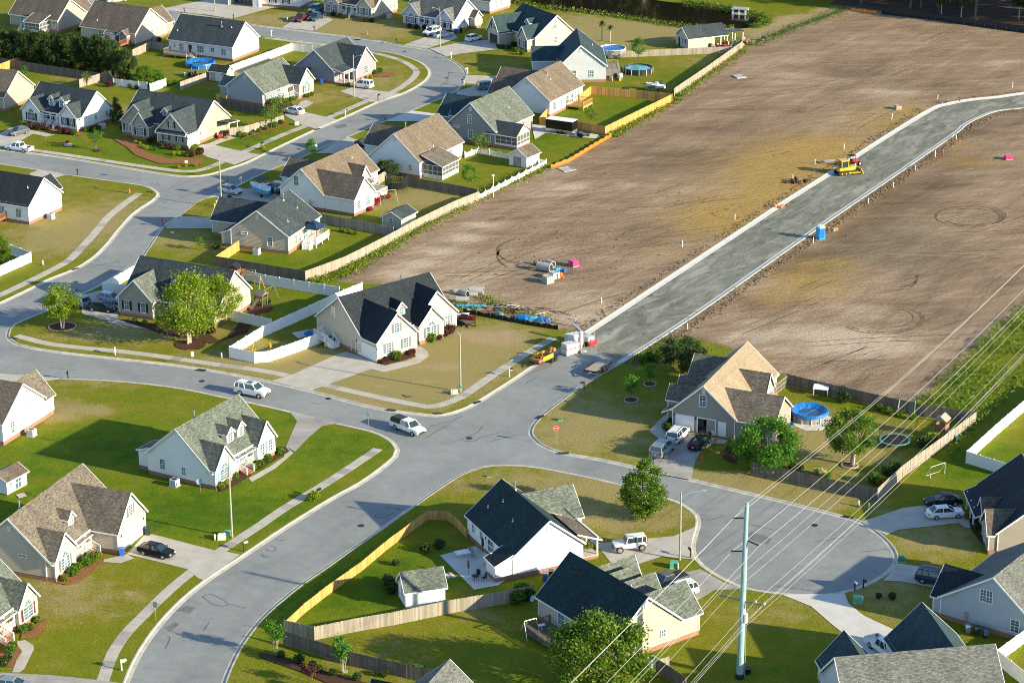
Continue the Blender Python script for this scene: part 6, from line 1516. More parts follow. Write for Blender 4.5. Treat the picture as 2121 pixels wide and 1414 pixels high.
weeds('weeds', [[(1560,95),(1600,78),(1640,60),(1700,40),(1755,18)]], 2200, .3, 'l_mid', 1.2, 'scrubby weeds along the low silt fence by the pond track', .6)
weeds('weeds', [[(1000,615),(1060,645),(1130,662),(1150,668)],[(940,630),(1000,640)]], 1500, .26, 'l_weed', .8, 'weeds behind the black silt fence near the corner house', .5)
weeds('weeds', [[(1330,745),(1400,705)],[(1360,735),(1385,725)]], 900, .26, 'l_mid', .9, 'weeds beside the new kerb near the dark round tree', .6)
weeds('pond_reeds', [POND[1:9]], 2600, .35, 'l_weed', .7, 'pale reeds along the pond edge', .9)
weeds('pond_reeds', [[(1560,58),(1590,48),(1580,36),(1545,26),(1510,17),(1420,5)]], 2600, .35, 'l_mid', .9, 'green reeds round the pond end', .8)
def scrub(name, poly, n, size, leaf, label, hgt, zsc=1):
    rnd = random.Random(n+1); b = MB(); pn = poly_np(gp(poly)); lo, hi = pn.min(0), pn.max(0)
    C = np.random.RandomState(n).uniform(lo, hi, (140, 2)); P = []
    while len(P) < n:
        c = C[rnd.randrange(140)] + np.array([rnd.gauss(0,1.6), rnd.gauss(0,1.6)])
        P.append(c)
    P = np.array(P); P = P[sdist(P, pn) > -rnd.random()]
    leaf_quads(b, [Vector((x, y, .05+hgt*rnd.random()**1.5)) for x, y in P], size, rnd, .8)
    tag(b.obj(name, M[leaf]), label, 'scrub', kind='stuff')
SCR = [(1890,838),(1960,775),(2030,705),(2121,630),(2180,600),(2180,760),(2121,800),(2030,880),(1990,930),(1960,960),(2010,865),(1950,852)]
scrub('scrub', SCR, 15000, .36, 'l_mid', 'rough green scrub strip below the power lines beside the dirt field', .9)
scrub('scrub', SCR, 6000, .34, 'l_weed', 'yellowish weeds in the scrub strip below the power lines', .8)
def clods(name, path, n, off, wid, label):
    rnd = random.Random(n); b = MB(); P = smooth_path(gp(path), 1.0); segs = list(zip(P, P[1:]))
    for _ in range(n):
        p, q = rnd.choice(segs); t = (q-p).normalized(); c = p.lerp(q, rnd.random()) + Vector((-t.y, t.x))*(off + rnd.gauss(0, wid)); s = rnd.uniform(.06,.28)
        v = [(c.x+s*rnd.uniform(.5,1.2)*math.cos(a), c.y+s*rnd.uniform(.5,1.2)*math.sin(a), 0) for a in (0,1.3,2.5,3.8,5)]
        b.faces(v + [(c.x, c.y, s*rnd.uniform(.5,1.1))], [(0,1,5),(1,2,5),(2,3,5),(3,4,5),(4,0,5)])
    tag(b.obj(name, M['rut']), label, 'soil', kind='stuff')
clods('soil_clods', K5c[2:], 2600, 1.7, .55, 'dark lumps of soil along the new kerb beside the blue toilet')
clods('soil_clods', K4c[2:], 1200, -1.3, .45, 'lumps of soil along the new kerb beside the bulldozer')
clods('soil_clods', [(1000,560),(1300,500),(1500,420)], 220, 0, 9, 'loose soil lumps scattered on the dirt field')
# the wood at the far corner
tree_meshes('pine', 31, 19, 3.0, 6.5, 13.5, 2600, .5, 60, 'l_dark', 'bark', 'egg', .2, 1, nb=14)
tree_meshes('pine2', 32, 15, 2.8, 6.0, 9.0, 2600, .5, 50, 'l_dark', 'palebark', 'egg', .13, 1, nb=14)
rnd = random.Random(77); e0 = g(1765, 12).to_2d(); e1 = g(2200, 72).to_2d()
n_ = Vector((-(e1-e0).y, (e1-e0).x)).normalized()
for i in range(95):
    t = rnd.uniform(-.25, 1.3); d = 2.5 + 40*rnd.random()**1.3
    p = e0.lerp(e1, t) + n_*d
    tree(rnd.choice(('pine','pine','pine2')), 'tall dark tree in the wood edging the dirt field', None, rnd.uniform(.8,1.25), i*1.7, group='trees of the far wood', at=(p.x, p.y))
for i in range(150):      # unseen trees added beyond the pond to darken its reflection
    p = g(1000,-60).to_2d().lerp(g(1800,-25).to_2d(), rnd.random()) + Vector((rnd.uniform(-5,5), rnd.uniform(2,26)))
    tree('pine2', 'unseen tall tree added beyond the pond to darken its reflection', None, rnd.uniform(.9,1.3), i*2.1, group='unseen trees added to darken the pond reflection', at=(p.x, p.y))
sheet('forest_floor', [e0.lerp(e1,-.1)-n_*1.2, e0.lerp(e1,1.3)-n_*1.6, e0.lerp(e1,1.3)+n_*60, e0.lerp(e1,-.3)+n_*60], .03, mat('leaf_litter', (.075,.045,.03), .35, .5, .95, world=True, fine=.3))
# ================================================================== FENCES
def board_panel(m, h, seed, L=2.4):
    rnd = random.Random(seed); b = MB(); n = 16; w = L/n
    for k in range(n):
        hh = h + rnd.uniform(-.04,.04); t = rnd.uniform(-.006,.006)
        b.box(k*w+.008, (k+1)*w-.008, -.035+t, -.012+t, .03, hh)
    for z in (.35, h*.5, h-.3): b.box(0, L, -.008, .03, z-.045, z+.045)
    return b.mesh('fence_panel', M[m])
def vinyl_panel(h, L=2.4):
    b = MB(); b.box(.06, L-.06, -.02, .02, .08, h-.12); b.box(.05, L-.05, -.04, .04, .04, .16); b.box(.05, L-.05, -.04, .04, h-.14, h-.02)
    for k in range(1, 12): b.box(k*.2-.006, k*.2+.006, -.026, .026, .17, h-.15)
    return b.mesh('fence_panel', M['vinyl'])
def picket_panel(h, L=2.4):
    b = MB()
    for k in range(1, 16):
        x = k*.15; hh = h - .22*math.sin(math.pi*x/L); b.box(x-.04, x+.04, -.015, .015, .08, hh)
    for z in (.3, h-.42): b.box(.05, L-.05, -.03, .03, z-.05, z+.05)
    return b.mesh('fence_panel', M['vinyl'])
def lattice_panel(h, L=2.4):
    b = MB()
    for k in range(9): b.box(k*.28+.06, k*.28+.12, -.02, .02, .1, h)
    for z in (.2, h*.5, h-.1): b.box(0, L, -.03, .03, z-.05, z+.05)
    return b.mesh('fence_panel', M['w_grey'])
def fabric_panel(m, h, L=2.4):
    rnd = random.Random(3); b = MB(); n = 6
    for k in range(n):
        a, c = k*L/n, (k+1)*L/n; o0, o1 = .05*math.sin(k*1.7), .05*math.sin((k+1)*1.7)
        b.q([(a,o0,0),(c,o1,0),(c,o1*1.6,h*(.9+.1*math.cos(k+1))),(a,o0*1.6,h*(.9+.1*math.cos(k)))])
    return b.mesh('fence_panel', M[m])
def fence(kind, px, label, h=1.8, cat='fence', smooth=False, nm=None):
    P = gp(px)
    if smooth: P = smooth_path(P, 2.4)
    nm = nm or {'vinyl':'vinyl_fence','picket':'picket_fence','silt':'silt_fence','orange':'silt_fence','lattice':'wooden_gate'}.get(kind, 'board_fence')
    e = thing(nm, label, cat, (P[0].x, P[0].y, 0), 0)
    pts = []
    for a, b in zip(P, P[1:]):
        n = max(1, round((b-a).length/2.4))
        pts += [(a.lerp(b, k/n), a.lerp(b, (k+1)/n)) for k in range(n)]
    pm = {'vinyl': lambda: MB_post(.065, h+.05, 'vinyl', True), 'picket': lambda: MB_post(.065, h+.12, 'vinyl', True), 'silt': lambda: MB_post(.02, h, 'w_grey'), 'orange': lambda: MB_post(.02, h, 'w_grey')}.get(kind, lambda: MB_post(.05, h+.02, kind if kind != 'lattice' else 'w_grey'))
    post = cached(('post', kind, h), pm)
    for i, (a, b) in enumerate(pts):
        v = i % 4
        pan = cached(('pan', kind, h, v if kind[0] == 'w' else 0), {'vinyl': lambda: vinyl_panel(h), 'picket': lambda: picket_panel(h), 'lattice': lambda: lattice_panel(h), 'silt': lambda: fabric_panel('net', h), 'orange': lambda: fabric_panel('p_orange', h)}.get(kind, lambda: board_panel(kind, h, v)))
        d = b - a; r = math.atan2(d.y, d.x); o = P[0]
        put('fence_panel', pan, e, (a.x-o.x, a.y-o.y, 0), r, (d.length/2.4, 1, 1))
        put('post', post, e, (a.x-o.x, a.y-o.y, 0), r)
        if i == len(pts)-1: put('post', post, e, (b.x-o.x, b.y-o.y, 0), r)
    return e
def MB_post(r, h, m, cap=False):
    b = MB(); b.box(-r, r, -r, r, 0, h)
    if cap: b.loft([[(-r-.02,-r-.02,h),(r+.02,-r-.02,h),(r+.02,r+.02,h),(-r-.02,r+.02,h)],[(-.01,-.01,h+.08),(.01,-.01,h+.08),(.01,.01,h+.08),(-.01,.01,h+.08)]])
    return b.mesh('post', M[m])
fence('w_grey', [(633,583),(716,552),(797,511),(866,473),(940,437),(991,416.5)], 'long weathered board fence dividing back yards from the dirt field')
fence('w_dark', [(448,551.5),(540,567),(632,582)], 'dark old board fence between gazebo yard and white-fenced yard')
fence('w_new', [(448,551),(495.5,519)], 'short golden new cedar fence beside the beige house')
fence('w_grey', [(665,462),(740,476),(815,490)], 'brownish board fence between the gazebo yard and the long-wing house', 1.75)
fence('w_dark', [(838,384),(940,402),(988,411)], 'dark board fence behind the trampoline')
fence('w_grey', [(782,384),(800,372)], 'short board fence piece beside the trampoline')
fence('w_grey', [(640,436),(655,424)], 'short board fence piece at the corner of the long-wing house')
fence('picket', [(963,328),(991,318),(1057,331)], 'white scalloped picket fence in front of the screened porches', 1.25)
fence('picket', [(1109,338.6),(1131,344),(1060,380),(992,415)], 'white scalloped picket fence along the dirt field by the shed', 1.25)
fence('w_new', [(1200,214),(1224,196),(1319,204),(1392,212)], 'golden cedar fence across the back of the deck yard')
fence('w_new', [(1390,214),(1320,248),(1253,281)], 'golden cedar fence running along the dirt field')
fence('w_new', [(1253,281),(1197,270),(1118,260),(1137,238)], 'golden cedar fence behind the black cargo trailer')
fence('w_grey', [(1260,121),(1400,115),(1530,109.5)], 'grey board fence in front of the barn', 1.5)
fence('w_grey', [(1538,102),(1468,152),(1396,201)], 'grey board fence between pool yard and the dirt field')
fence('orange', [(1141,350),(1182,334),(1233,303),(1266,284)], 'orange silt fence at the edge of the dirt field', .8)
fence('silt', [(958,648),(1016,658),(1067,668),(1110,676),(1156,683)], 'black silt fence in front of the debris pile', .8)
fence('orange', [(1764,24),(1790,27),(1815,29)], 'orange silt fence at the far wood corner', .8)
fence('silt', [(1825,30),(1937,43),(2039,58),(2130,70)], 'black silt fence along the far wood', .9)
fence('silt', [(1600,76),(1660,54),(1745,24)], 'low dark silt fence beside the sandy pond track', .5)
fence('vinyl', [(497,578),(550,591),(609,601),(703,616)], 'white vinyl fence across the back of the swing yard')
fence('vinyl', [(556,750),(527,752),(476,741),(543,699),(621,664),(680,637),(712,622),(750,607)], 'long white vinyl fence beside the large cream house with black roof')
fence('vinyl', [(556,750),(612,731),(672,708)], 'white vinyl fence with gate next to the garage bins')
fence('vinyl', [(478,664),(524,674),(562,683)], 'white vinyl fence from the cream house to the long white fence')
fence('vinyl', [(262,611),(214,607),(250,588),(288,566)], 'white vinyl fence corner beside the pale blue hatchback')
fence('vinyl', [(-12,577),(0,572),(65,543),(24,528)], 'white vinyl fence round a dark green tree at the edge of view')
fence('vinyl', [(463,158),(540,130),(605,106),(668,113)], 'white vinyl fence between the long white house and the corner house')
fence('vinyl', [(2160,1002),(2121,993),(2085,985),(2001,959),(2060,905),(2121,852),(2170,810)], 'white vinyl fence enclosing the lawn beside the scrub strip')
fence('vinyl', [(2150,1310),(2121,1332),(2064,1374),(2121,1420)], 'white vinyl fence corner between the steel-blue house and grey roof')
fence('w_dark', [(1629,798),(1785,834),(1914,863),(2021,877)], 'dark board fence between the trampoline yard and the dirt field')
fence('w_grey', [(2021,877),(1963,921),(1869,989),(1817,1037)], 'pale board fence between the trampoline yard and the soccer lawn')
fence('w_dark', [(1556,981),(1680,1009),(1816,1038)], 'grey board fence facing the cul-de-sac')
fence('lattice', [(1607,818),(1629,800)], 'pale slatted gate beside the greige house', 1.7, 'gate')
fence('w_new', [(589,1309),(630,1270),(676,1234),(749,1182),(805,1135),(850,1102),(886,1076),(926,1077),(948,1093),(966,1114)], 'curving orange-brown board fence along the street', 1.3)
fence('w_grey', [(590,1311),(652,1325),(735,1308),(816,1294),(936,1269),(1040,1251),(1105,1238)], 'wavy weathered board fence below the white shed', 1.75)
fence('w_dark', [(588,1334),(660,1356),(726,1378),(842,1404),(900,1416)], 'dark board fence behind the mulch bed at the view bottom')
fence('w_dark', [(-10,136),(56,147),(140,160),(232,173)], 'brown board fence in front of the evergreen row', 1.9)
fence('w_new', [(-5,152),(43,134)], 'light board fence beside the tan house with brown roof')
fence('w_grey', [(165,182),(200,172),(232,162)], 'grey board fence behind the dormered white house')
fence('w_grey', [(275,120),(313,102),(349,108)], 'grey board fence beside the reddish deck')
fence('w_grey', [(374,187),(405,176),(435,165)], 'grey board fence beside the cream shed')
fence('vinyl', [(235,178),(270,182),(305,186)], 'white fence below the end of the evergreen row', 1.6)
fence('vinyl', [(311,191),(344,180)], 'short bright white fence piece above the gabled house roof')
fence('w_dark', [(456,219),(500,230),(553,240)], 'grey board fence behind the blue-grey porch house')
fence('w_new', [(448,208),(469,213)], 'tiny cedar fence piece beside the blue-grey porch house', 1.5)
fence('w_grey', [(476,282),(506,278),(548,266),(588,255)], 'tan board fence behind the clipped green shrubs', 1.6)
fence('w_dark', [(1360,1392),(1392,1412),(1420,1432)], 'dark board fence below the tan house gable')
fence('w_grey', [(1362,1385),(1385,1378)], 'short grey fence screen by the tan house utility box', 1.2)
# ================================================================== STREET FURNITURE
def street_lamp(label, base, H, arm, az, z=0):
    p = g(*base); e = thing('street_lamp', label, 'street lamp', (p.x,p.y,z), az)
    b = MB(); b.tube([(0,0,0),(0,0,H)], [.14,.09], 10); b.obj('pole', M['pole'], e)
    b = MB(); b.tube([(0,0,H-.7),(arm*.5,0,H-.25),(arm,0,H-.1)], .035, 6); b.obj('arm', M['metal'], e)
    b = MB(); b.loft([[(arm-.1,-.1,H-.16),(arm-.1,.1,H-.16),(arm-.1,.1,H-.02),(arm-.1,-.1,H-.02)],[(arm+.5,-.15,H-.18),(arm+.5,.15,H-.18),(arm+.5,.12,H),(arm+.5,-.12,H)]]); b.obj('lamp_head', M['metal'], e)
street_lamp('street lamp with curved arm beside the silver sedan', (912,98), 9, 1.2, R(180))
street_lamp('street lamp beside the white SUV driveway', (734,202), 9, 1.5, R(0))
street_lamp('street lamp pole by the boat driveway', (459,429), 9.2, .5, R(90))
street_lamp('street lamp on the dry corner lawn beside the utility box', (954,811), 9, .6, R(120))
street_lamp('street lamp with long arm over the cul-de-sac', (1408,1159), 9.2, 2.6, R(12))
street_lamp('tall street lamp pole beside the two utility boxes on the lawn', (481,1112), 11, .9, R(0))
street_lamp('street lamp pole by the far street driveway', (445,24), 8.5, .8, R(200))
def mailbox(label, px, post='w', box='black', az=0.0, fancy=False):
    p = g(*px); e = thing('mailbox', label, 'mailbox', (p.x,p.y,0), az)
    m = 'vinyl' if post == 'w' else 'shut_black'
    b = MB(); b.box(-.07,.07,-.07,.07,0,1.35 if post == 'w' else 1.1); b.box(-.06,.06,-.5,.1,.95,1.05); b.obj('post', M[m], e)
    b = MB(); s = [(math.cos(math.pi*k/8)*.12, math.sin(math.pi*k/8)*.12+.12) for k in range(9)]
    b.loft([[(x,-.6,1.06+z) for x, z in s+[(-.12,0),(.12,0)]],[(x,-.02,1.06+z) for x, z in s+[(-.12,0),(.12,0)]]]); b.obj('letter_box', M['p_'+box], e)
    b = MB(); b.box(.125,.14,-.5,-.44,1.1,1.35); b.obj('flag', M['p_red'], e)
for l, px, po, bx, az in (('white post mailbox on the kerb strip of the large cream house', (1055,780),'w','black',R(120)),('dark mailbox on the black trailer side of the street',(1210,806),'d','black',R(-60)),('white mailbox on the kerb strip near the tan porch house',(252,1387),'w','white',R(120)),('grey mailbox at the tan house driveway end',(505,1141),'d','silver',R(120)),('dark mailbox in the green kerb shrub',(657,1030),'d','black',R(120)),('white post mailbox on the kerb strip before the white-fenced house',(239,735),'w','black',R(190)),('black mailbox on the lawn edge across from the white-fenced house',(141,784),'d','black',R(0)),('white ornate mailbox by the boat driveway',(500,381),'w','white',R(-30)),('white mailbox beside the white sedan driveway',(715,241),'w','black',R(140)),('dark mailbox by the white SUV driveway',(783,208),'d','black',R(140)),('dark mailbox with yellow shrub at the side garage',(541,308),'d','black',R(140)),('dark mailbox at the black coupe street corner',(338,468),'d','black',R(-60)),('black mailbox across from the gabled houses',(161,363),'d','black',R(0)),('white cross-shaped mailbox by the open garage',(935,121),'w','white',R(-40)),('white post mailbox inside the street curve',(969,153),'w','white',R(-80)),('white post mailbox at the teal minivan driveway',(961,177),'w','black',R(-100)),('dark mailbox by the dark red pickup',(651,65),'d','black',R(-10)),('dark mailbox on the pale blue house lawn corner',(822,91),'d','black',R(-10)),('black mailbox beside the cul-de-sac street lamp',(1430,1155),'d','black',R(-160)),('white box mailbox at the cul-de-sac beside a black one',(1770,1222),'d','white',R(20)),('black mailbox at the cul-de-sac next to the white one',(1788,1217),'d','black',R(20)),('dark mailbox behind the white house with brown roof',(798,250),'d','black',R(-40)),('white post mailbox half behind the brown roof',(656,312),'w','white',R(-40)),('round white mailbox on the far corner strip',(562,75),'w','white',R(170)),('dark mailbox by the far open garage drive',(484,41),'d','black',R(0)),('dark mailbox on the far lawn by the pole',(382,27),'d','black',R(0))):
    mailbox(l, px, po, bx, az)
def text_mesh(txt, size, m):
    c = bpy.data.curves.new('t', 'FONT'); c.body = txt; c.size = size; c.align_x = 'CENTER'; c.align_y = 'CENTER'; c.extrude = .003
    o = bpy.data.objects.new('t', c); COL.objects.link(o)
    me = bpy.data.meshes.new_from_object(o.evaluated_get(bpy.context.evaluated_depsgraph_get())); bpy.data.objects.remove(o); me.materials.append(m); me.name = 'lettering'
    return me
def stop_sign(label, px, az):
    p = g(*px); e = thing('stop_sign', label, 'sign', (p.x,p.y,0), az)
    b = MB(); b.tube([(0,.03,0),(0,.03,2.9)], .03, 6); b.obj('post', M['metal'], e)
    oc = lambda r: [(r*math.cos(R(22.5+45*k)), r*math.sin(R(22.5+45*k))) for k in range(8)]
    b = MB(); b.loft([[(x,0,2.55+z) for x, z in oc(.40)],[(x,.015,2.55+z) for x, z in oc(.40)]]); b.obj('sign_back', M['lens'], e)
    b = MB(); b.q([(x,-.004,2.55+z) for x, z in oc(.375)]); b.obj('sign_face', M['p_red'], e)
    t = put('lettering', cached('stop', lambda: text_mesh('STOP', .27, M['trim'])), e, (0,-.009,2.55), (R(90),0,0))
stop_sign('red stop sign facing the street on the corner lawn', (1152,922), R(8))
stop_sign('stop sign seen from behind at the corner of the intersection', (764,893), R(150))
def plate_sign(name, label, px, H, w, h, m, az, blades=0):
    p = g(*px); e = thing(name, label, 'sign', (p.x,p.y,0), az)
    b = MB(); b.tube([(0,0,0),(0,0,H)], .03, 6); b.obj('post', M['metal'], e)
    b = MB(); b.box(-w/2,w/2,-.035,-.02,H-h,H); b.obj('sign_plate', M[m], e)
    if blades: b = MB(); b.box(-.02,.02,-w/2,w/2,H+.02,H+h+.02); b.obj('sign_plate', M[m], e)
plate_sign('street_name_sign','green street name sign at the dry corner lawn',(953,840),2.9,.9,.22,'p_green',R(20),1)
plate_sign('street_name_sign','teal street name sign at the upper street corner',(296,372),2.8,.9,.22,'p_lime',R(30),1)
plate_sign('road_sign','grey rectangular sign seen from behind on the kerb strip',(323,1287),2.6,.6,.75,'metal',R(150))
plate_sign('yard_sign','small white sign on a thin post at the kerb strip',(400,758),2.3,.45,.75,'p_white',R(10))
plate_sign('yard_sign','low white square sign in the corner flower bed',(386,342),.9,.55,.5,'p_white',R(0))
plate_sign('yard_sign','low white lawn sign by the shaded driveway',(357,484),.4,.5,.3,'p_white',R(0))
plate_sign('yard_sign','tiny white sign at the foot of the small tree by dark fence',(718,1396),.6,.25,.4,'p_aqua',R(0))
def utility_box(label, px, w, d, h, m, az=0.0, name='utility_box'):
    p = g(*px); b = MB(); b.loft([[(-w/2,-d/2,0),(w/2,-d/2,0),(w/2,d/2,0),(-w/2,d/2,0)],[(-w/2,-d/2,h*.8),(w/2,-d/2,h*.8),(w/2,d/2,h*.9),(-w/2,d/2,h*.9)],[(-w/2+.05,-d/2+.25,h),(w/2-.05,-d/2+.25,h),(w/2-.05,d/2-.05,h),(-w/2+.05,d/2-.05,h)]])
    e = thing(name, label, 'utility box', (p.x,p.y,0), az); b.obj('cabinet', M[m], e); q = MB(); q.box(-w/2-.08,w/2+.08,-d/2-.08,d/2+.08,0,.06); q.obj('pad', M['conc'], e)
for l, px, w, m in (('beige utility box beside the tall lamp pole',(459,1116),.9,'louver'),('green utility box behind the beige box by the tall lamp pole',(471,1108),.8,'p_lime'),('beige utility box at the dry lawn lamp',(943,815),.75,'louver'),('green utility box beside the long-arm street lamp',(1396,1174),1.0,'p_lime'),('green utility box on the lawn below the twin mailboxes',(1776,1246),1.0,'p_lime'),('green utility box at the cul-de-sac kerb end',(1867,1161),.8,'p_green'),('green box on the corner lawn behind the red stop sign',(1160,870),.5,'p_green'),('small green box on the lawn tip at the street',(1012,987),.35,'p_green'),('pale utility box on the white sedan lawn',(615,259),.8,'louver')):
    utility_box(l, px, w, w*.85, w*.8, m, px[0] % 1)
def pedestal(label, px, m='lens', h=.8):
    p = g(*px); e = thing('cable_pedestal', label, 'pedestal', (p.x,p.y,0), 0, 'cable pedestals on the lawns'); b = MB(); b.lathe([(0,h+.08),(.09,h+.03),(.11,h-.1),(.11,0)], 10); b.obj('cover', M[m], e); b = MB(); b.lathe([(.13,.22),(.14,.1),(.14,0)],10); b.obj('collar', M['metal'], e)
for l, px, m in (('white cable pedestal left of the beige box by the tall lamp',(445,1118),'lens'),('white cable pedestal beside the dry lawn utility box',(935,817),'lens'),('white cable pedestal beside the long-arm lamp',(1404,1178),'lens'),('white cable pedestal beside the green box below twin mailboxes',(1786,1247),'lens'),('teal cable pedestal behind the cul-de-sac near fence',(1799,1053),'p_lime'),('beige cable pedestal near the cul-de-sac fence corner',(1778,1048),'louver'),('tan cable pedestal on the lawn by the vinyl fence',(89,549),'louver'),('white cable pedestal beside the vinyl fence corner',(459,741),'lens'),('white cable pedestal on the lamp lawn by the boat',(448,425),'lens'),('white cable pedestal on the grass above the brown roof',(776,283),'lens'),('second white cable pedestal on the grass above the brown roof',(780,281),'lens'),('white cable pedestal by the white-shuttered far lawn',(595,44),'lens')):
    pedestal(l, px, m)
def hydrant(label, px, m):
    p = g(*px); e = thing('fire_hydrant', label, 'hydrant', (p.x,p.y,0)); b = MB(); b.lathe([(.18,0),(.18,.06),(.12,.08),(.12,.55),(.16,.58),(.15,.7),(.05,.8),(0,.82)], 12); b.obj('barrel', M[m], e)
    for s in (-1,1): b = MB(); b.tube([(s*.1,0,.45),(s*.22,0,.45)], .07, 8); b.obj('nozzle', M[m], e)
hydrant('red fire hydrant on the lawn by the street corner',(268,400),'p_safety'); hydrant('orange fire hydrant on the far cream house lawn',(761,73),'p_safety'); hydrant('red fire hydrant standing in the bare dirt',(1953,324),'p_red'); hydrant('dull yellow fire hydrant by the boat lawn lamp',(444,430),'p_yellow')
def ac_unit(label, px, az):
    p = g(*px); e = thing('air_conditioner', label, 'air conditioner', (p.x,p.y,0), az)
    b = MB(); b.box(-.5,.5,-.5,.5,.08,1.0)
    for k in range(9): b.box(-.51,.51,-.51,.51,.16+k*.085,.19+k*.085)
    b.obj('casing', M['s_paleblue'], e); b = MB(); b.lathe([(.36,1.0),(.36,1.02),(.0,1.025)],14); b.obj('fan_grille', M['darkmetal'], e); b = MB(); b.box(-.6,.6,-.6,.6,0,.08); b.obj('pad', M['conc'], e)
for l, px, az in (('air conditioner beside the white house with blue shutters',(362,1006),R(60)),('air conditioner beside the white house with low brick base',(66,902),R(-23)),('air conditioner behind the beige gazebo house',(532,526),R(68)),('air conditioner beside the white house with black roof',(106,453),R(-27)),('air conditioner beside the dormered white house',(212,266),R(-32)),('air conditioner beside the cream far house',(806,38),R(-31)),('air conditioner by the tan utility fence screen',(1352,1378),R(30)),('air conditioner beside the reddish deck house',(322,84),R(-30)),('air conditioner at the pale blue house corner',(993,48),R(-36)),('air conditioner behind the tan weathered-roof house',(10,1185),R(68))): ac_unit(l, px, az)
def bin_(label, px, m, az=0.0):
    p = g(*px); e = thing('wheelie_bin', label, 'bin', (p.x,p.y,0.03), az)
    b = MB(); b.loft([[(-.24,-.26,.05),(.24,-.26,.05),(.24,.26,.05),(-.24,.26,.05)],[(-.31,-.36,1.0),(.31,-.36,1.0),(.31,.36,1.0),(-.31,.36,1.0)]]); b.obj('tub', M[m], e)
    b = MB(); b.box(-.33,.33,-.4,.4,1.0,1.06); b.bar((-.28,.43,1.0),(.28,.43,1.0),.05,.05); b.obj('lid', M[m], e)
    for s in (-1,1): b = MB(); b.tube([(s*.28,.25,.12),(s*.34,.25,.12)],.12,10); b.obj('wheel', M['tyre'], e)
for l, px, m in (('blue bin beside the garage of the tan house',(253,1150),'p_blue'),('green bin beside the white garage door',(307,1107),'p_darkgreen'),('blue bin beside the white house with dark green roof',(1129,1202),'p_blue'),('dark bin next to the blue bin at the white house',(1142,1197),'p_darkgreen'),('pale teal bin beside the steel-blue house',(2004,1310),'p_bluegrey'),('dark green bin between the bins at the steel-blue house',(2023,1314),'p_darkgreen'),('dark blue bin at the end of the steel-blue house bins',(2041,1320),'p_navy'),('blue bin beside the lilac-grey house',(667,174),'p_blue'),('dark blue bin beside the large cream house side door',(671,707),'p_navy'),('dark grey bin beside the large cream house side door',(685,711),'p_grey'),('black bin beside the potted plant at the large cream house',(696,713),'p_black'),('blue bin at the pale blue house corner',(947,69),'p_blue'),('dark bin beside the blue bin at the pale blue house',(955,68),'p_black'),('dark bin beside the grey screened porch house',(962,300),'p_navy')): bin_(l, px, m, px[0] % 1)
# transmission pole and wires
pb = g(1532,1403); e = thing('transmission_pole','tall blue-green steel transmission pole with insulator arms','pole',(pb.x,pb.y,0), R(0))
def z_at(px, py, X, Y):
    lo, hi = 0, 40
    for _ in range(40):
        m_ = (lo+hi)/2
        if px_of(X, Y, m_)[1] > py: lo = m_
        else: hi = m_
    return lo
zt = z_at(1550,1040,pb.x,pb.y)
b = MB(); b.tube([(0,0,0),(.1,0,zt*.5),(.2,0,zt)], [.42,.34,.22], 14); b.obj('pole', M['steelpole'], e)
b = MB(); b.lathe([(.50,0),(.50,.5),(.44,.6)],14); b.obj('base_collar', M['darkmetal'], e)
D2w = g(2121,541,zt-2.6).to_2d() - Vector((pb.x-.6, pb.y)); wd = D2w.normalized(); wn = Vector((wd.y, -wd.x))
att = []
for (zz_, s, L) in ((zt-2.2,-1,1.55),(zt-4.8,1,1.6),(zt-6.2,-1,1.6)):
    b = MB(); q = wn*s*L; b.tube([(.15,0,zz_+.35),(q.x+.15,q.y,zz_)], [.06,.10], 8)
    for k in range(5): b.lathe([(.14,-.03),(.14,.03)],8,0,(.15+q.x*(.3+.14*k),q.y*(.3+.14*k),zz_+.35*(1-(.3+.14*k))))
    b.obj('insulator_arm', M['darkmetal'], e); att.append((Vector((pb.x+.15+q.x, pb.y+q.y)), zz_-.1))
zc = z_at(1535,1243,pb.x,pb.y); q = wn*2.7
b = MB(); b.bar((-q.x,-q.y,zc),(q.x,q.y,zc),.14,.16)
b.obj('crossarm', M['s_grey'], e)
for k in (-1,-.55,.62,1):
    b = MB(); b.lathe([(.05,0),(.09,.1),(.09,.28),(.03,.34)],8,0,(q.x*k,q.y*k,zc+.08)); b.obj('insulator', M['lens'], e); att.append((Vector((pb.x+q.x*k, pb.y+q.y*k)), zc+.4))
b = MB(); b.tube([(.42,-.2,zc-2.6),(.42,-.2,zc-1.5)],.28,10); b.obj('transformer', M['louver'], e)
b = MB(); b.tube([(.55,-.1,.2),(.5,-.1,zc-3)],.06,6); b.obj('conduit', M['metal'], e)
att.append((Vector((pb.x,pb.y))+wn*.5, zc-2.4)); att.append((Vector((pb.x,pb.y))+wn*.55, zc-3.0)); att.append((Vector((pb.x+.2,pb.y)), zt-.2))
wl = ['upper left conductor wire','upper right conductor wire','lower left conductor wire','outer crossarm wire at the far end','inner crossarm wire near the far end','inner crossarm wire near the near end','outer crossarm wire at the near end','upper communications cable','lower communications cable','thin shield wire at the pole top']
for (a, z0), l in zip(att, wl):
    path = []
    for t in np.linspace(-1, 1, 41):
        s = t*150; path.append((a.x+wd.x*s, a.y+wd.y*s, z0 - 4*2.4*(abs(t)*(1-abs(t)))))
    b = MB(); b.tube(path, .020 if 'conduct' in l else .015, 5); tag(b.obj('power_line', M['wire']), l + ' of the tall steel pole', 'wire', 'power lines on the steel pole')
b = MB(); b.lathe([(.5,.6),(.5,0)],12); b.disc((0,0,.6),.5,12); p = g(1546,1392); tag(b.obj('cable_barrel', M['p_black'], None, (p.x,p.y,0)), 'black drum at the foot of the transmission pole', 'drum')
